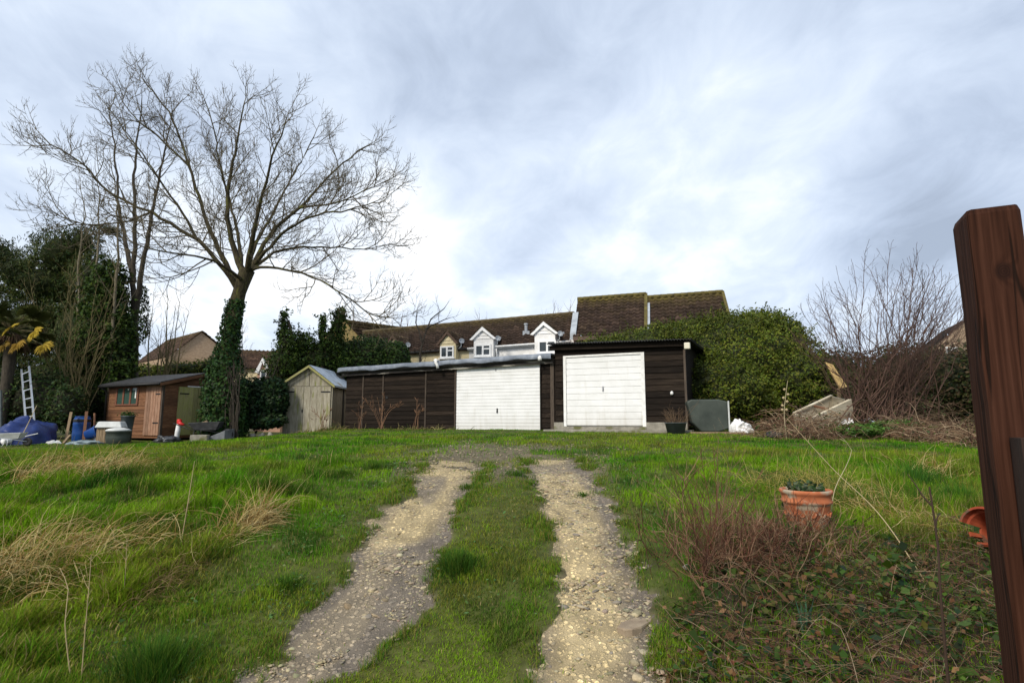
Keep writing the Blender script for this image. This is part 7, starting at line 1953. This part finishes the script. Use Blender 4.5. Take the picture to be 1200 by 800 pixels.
def post():
    global KNOT
    ZT = 2.045
    def at(u, v):
        x, y, z = ray(u, v); q = (ZT - EYE) / z; return Vector((x * q, y * q, ZT))
    p0, pr, pb = at(1132, 246), at(1196, 238), at(1111, 265)
    w = (pr - p0).length; ex = (pr - p0).normalized(); ey = Vector((-ex.y, ex.x, 0))
    if ey.y < 0: ey = -ey
    rz = math.atan2(ex.y, ex.x); g0 = gz(p0.x, p0.y)
    t = thing('gate_post', 'tall dark brown square timber gate post with a big knot, at the right edge', 'post', (p0.x, p0.y, g0 - .0), rz)
    H = ZT - g0; dW = w; dD = (pb - p0).length
    kx, kz = P(1165, 316, p0.y), 0
    KNOT = (w * .56, 0, P(1166, 318, (p0.y + pr.y) / 2).z - g0)
    g = np.random.default_rng(77)
    # a slightly waney shaft, cut a little out of level, with small chamfers
    ch = .006; ring = [(ch, 0), (dW - ch, 0), (dW, ch), (dW, dD - ch), (dW - ch, dD), (ch, dD), (0, dD - ch), (0, ch)]
    V = []; Fc = []; zs = list(np.linspace(-.45, H - .012, 26)) + [H]
    for j, z in enumerate(zs):
        for i, (x, y) in enumerate(ring):
            s = .0015; k = 1 if j < len(zs) - 1 else .94
            xx = dW / 2 + (x - dW / 2) * k + g.normal(0, s * .5); yy = dD / 2 + (y - dD / 2) * k + g.normal(0, s * .5)
            V.append((xx, yy, z))
    n = len(ring)
    for j in range(len(zs) - 1):
        for i in range(n): Fc.append((j * n + i, j * n + (i + 1) % n, (j + 1) * n + (i + 1) % n, (j + 1) * n + i))
    Fc.append(tuple((len(zs) - 1) * n + i for i in range(n)))
    MB().add(V, Fc).build('shaft', post_material(), t, False)
    m = MB(); m.box(dW * .80, dW + .003, -.006, .004, P(1190, 516, p0.y).z - g0 - .02, P(1190, 516, p0.y).z - g0 + .015); m.build('hinge_strap', BLACK_METAL, t)
    # gate leaf hung on the post, swung away to the right
    t2 = thing('gate', 'dark timber gate hung against the front of the gate post', 'gate', tuple(p0 + ex * (dW * .27) - ey * .078 + Vector((0, 0, g0 - p0.z))), rz)
    topz = P(1190, 512, p0.y).z - g0
    DK = mat('dark_gate_timber', [(.3, (.014, .008, .006)), (.7, (.045, .022, .014))], 6, .8, .4, (10, 10, .8))
    MB().box(.0, .075, .01, .07, .06, topz).build('stile', DK, t2)
    for z in (.15, topz - .14): MB().box(.076, 1.3, .02, .06, z, z + .1).build('rail', DK, t2)
    x = .085
    for i in range(9): MB().box(x, x + .118, .0, .019, .08, topz - .02).build('board', DK, t2); x += .125
KNOT = (0, 0, 0)
post()

# ---- palm at the far left, with yellowing fronds
def palm():
    g = np.random.default_rng(611); Y = 20.2; c = np.array(P(14, 388, Y)); loc = np.array([c[0], c[1], gz(c[0], c[1])])
    t = thing('palm_tree', 'fan palm with yellowing lower fronds, in front of the dark conifer', 'palm tree', tuple(loc))
    T = Tubes(); pa = smooth_path([loc, loc + (c - loc) * .5 + np.array([.05, 0, 0]), c], .3); T.add(pa, np.linspace(.16, .19, len(pa)), 9); T.build('trunk', BARK_DARK, t, loc)
    fr = [(g.uniform(0, 6.283), g.uniform(-.75, 1.1)) for _ in range(34)]
    spec = [((12, 384), (.34, .25, .03)), ((40, 388), (.40, .29, .03)), ((20, 402), (.32, .20, .03)), ((50, 404), (.38, .27, .03)), ((4, 404), (.28, .18, .03))]
    def frond(base, tipc, nrm, col, L, nm='frond'):
        d = tipc - base; d /= np.linalg.norm(d); s = np.cross(d, nrm); s /= np.linalg.norm(s) + 1e-9
        V, Fc = [], []; b = 0
        hub = tipc
        for j, a in enumerate(np.linspace(-1.9, 1.9, 26)):
            e = d * math.cos(a) + s * math.sin(a); q = np.cross(e, nrm)
            l_ = L * (.75 + .25 * math.cos(a)) * g.uniform(.85, 1.1)
            m_ = hub + e * l_ * .55 + nrm * g.normal(0, .02); tip = hub + e * l_ + np.array([0, 0, -.16 * l_ - .1 * g.random()])
            V += [hub, m_ + q * .028, tip, m_ - q * .028]; Fc += [(b, b + 1, b + 2), (b, b + 2, b + 3)]; b += 4
        C = np.repeat((np.array(col) * g.uniform(.8, 1.2))[None], len(V), 0)
        o = link(nm, fast_mesh(nm, np.array(V) - loc, np.array(Fc), C), t, LEAF)
        T = Tubes(); T.add(np.array([base, (base + hub) / 2 + np.array([0, 0, .03]), hub]), np.array([.02, .014, .01]), 4); T.build('stem', OLIVE_TWIG, o, loc)
    for a, el in fr:
        e = np.array([math.cos(a) * math.cos(el), math.sin(a) * math.cos(el), math.sin(el)])
        frond(c, c + e * g.uniform(.6, .95), np.array([0, 0, 1.0]) * .8 - e * .5 + g.normal(0, .2, 3), (.075, .085, .022) if el > -.3 else (.12, .085, .035), .55)
    for (u, v), col in spec:
        p = np.array(P(u, v, Y - .75)); frond(c, p, np.array([g.normal(0, .2), -.8, .5]), col, .42)
    T = Tubes()
    for i in range(120):                  # dead skirt
        a = g.uniform(0, 6.283); pa = wander(g, c + np.array([.15 * math.cos(a), .15 * math.sin(a), -.1]), np.array([math.cos(a), math.sin(a), -.6]), g.uniform(.3, .9), 4, .12, 0, droop=.4); T.add(pa, np.linspace(.02, .006, 5), 3, np.array([.10, .06, .035]) * g.uniform(.5, 1.4))
    T.build('dead_fronds', TWIG, t, loc, 'stuff')
palm()
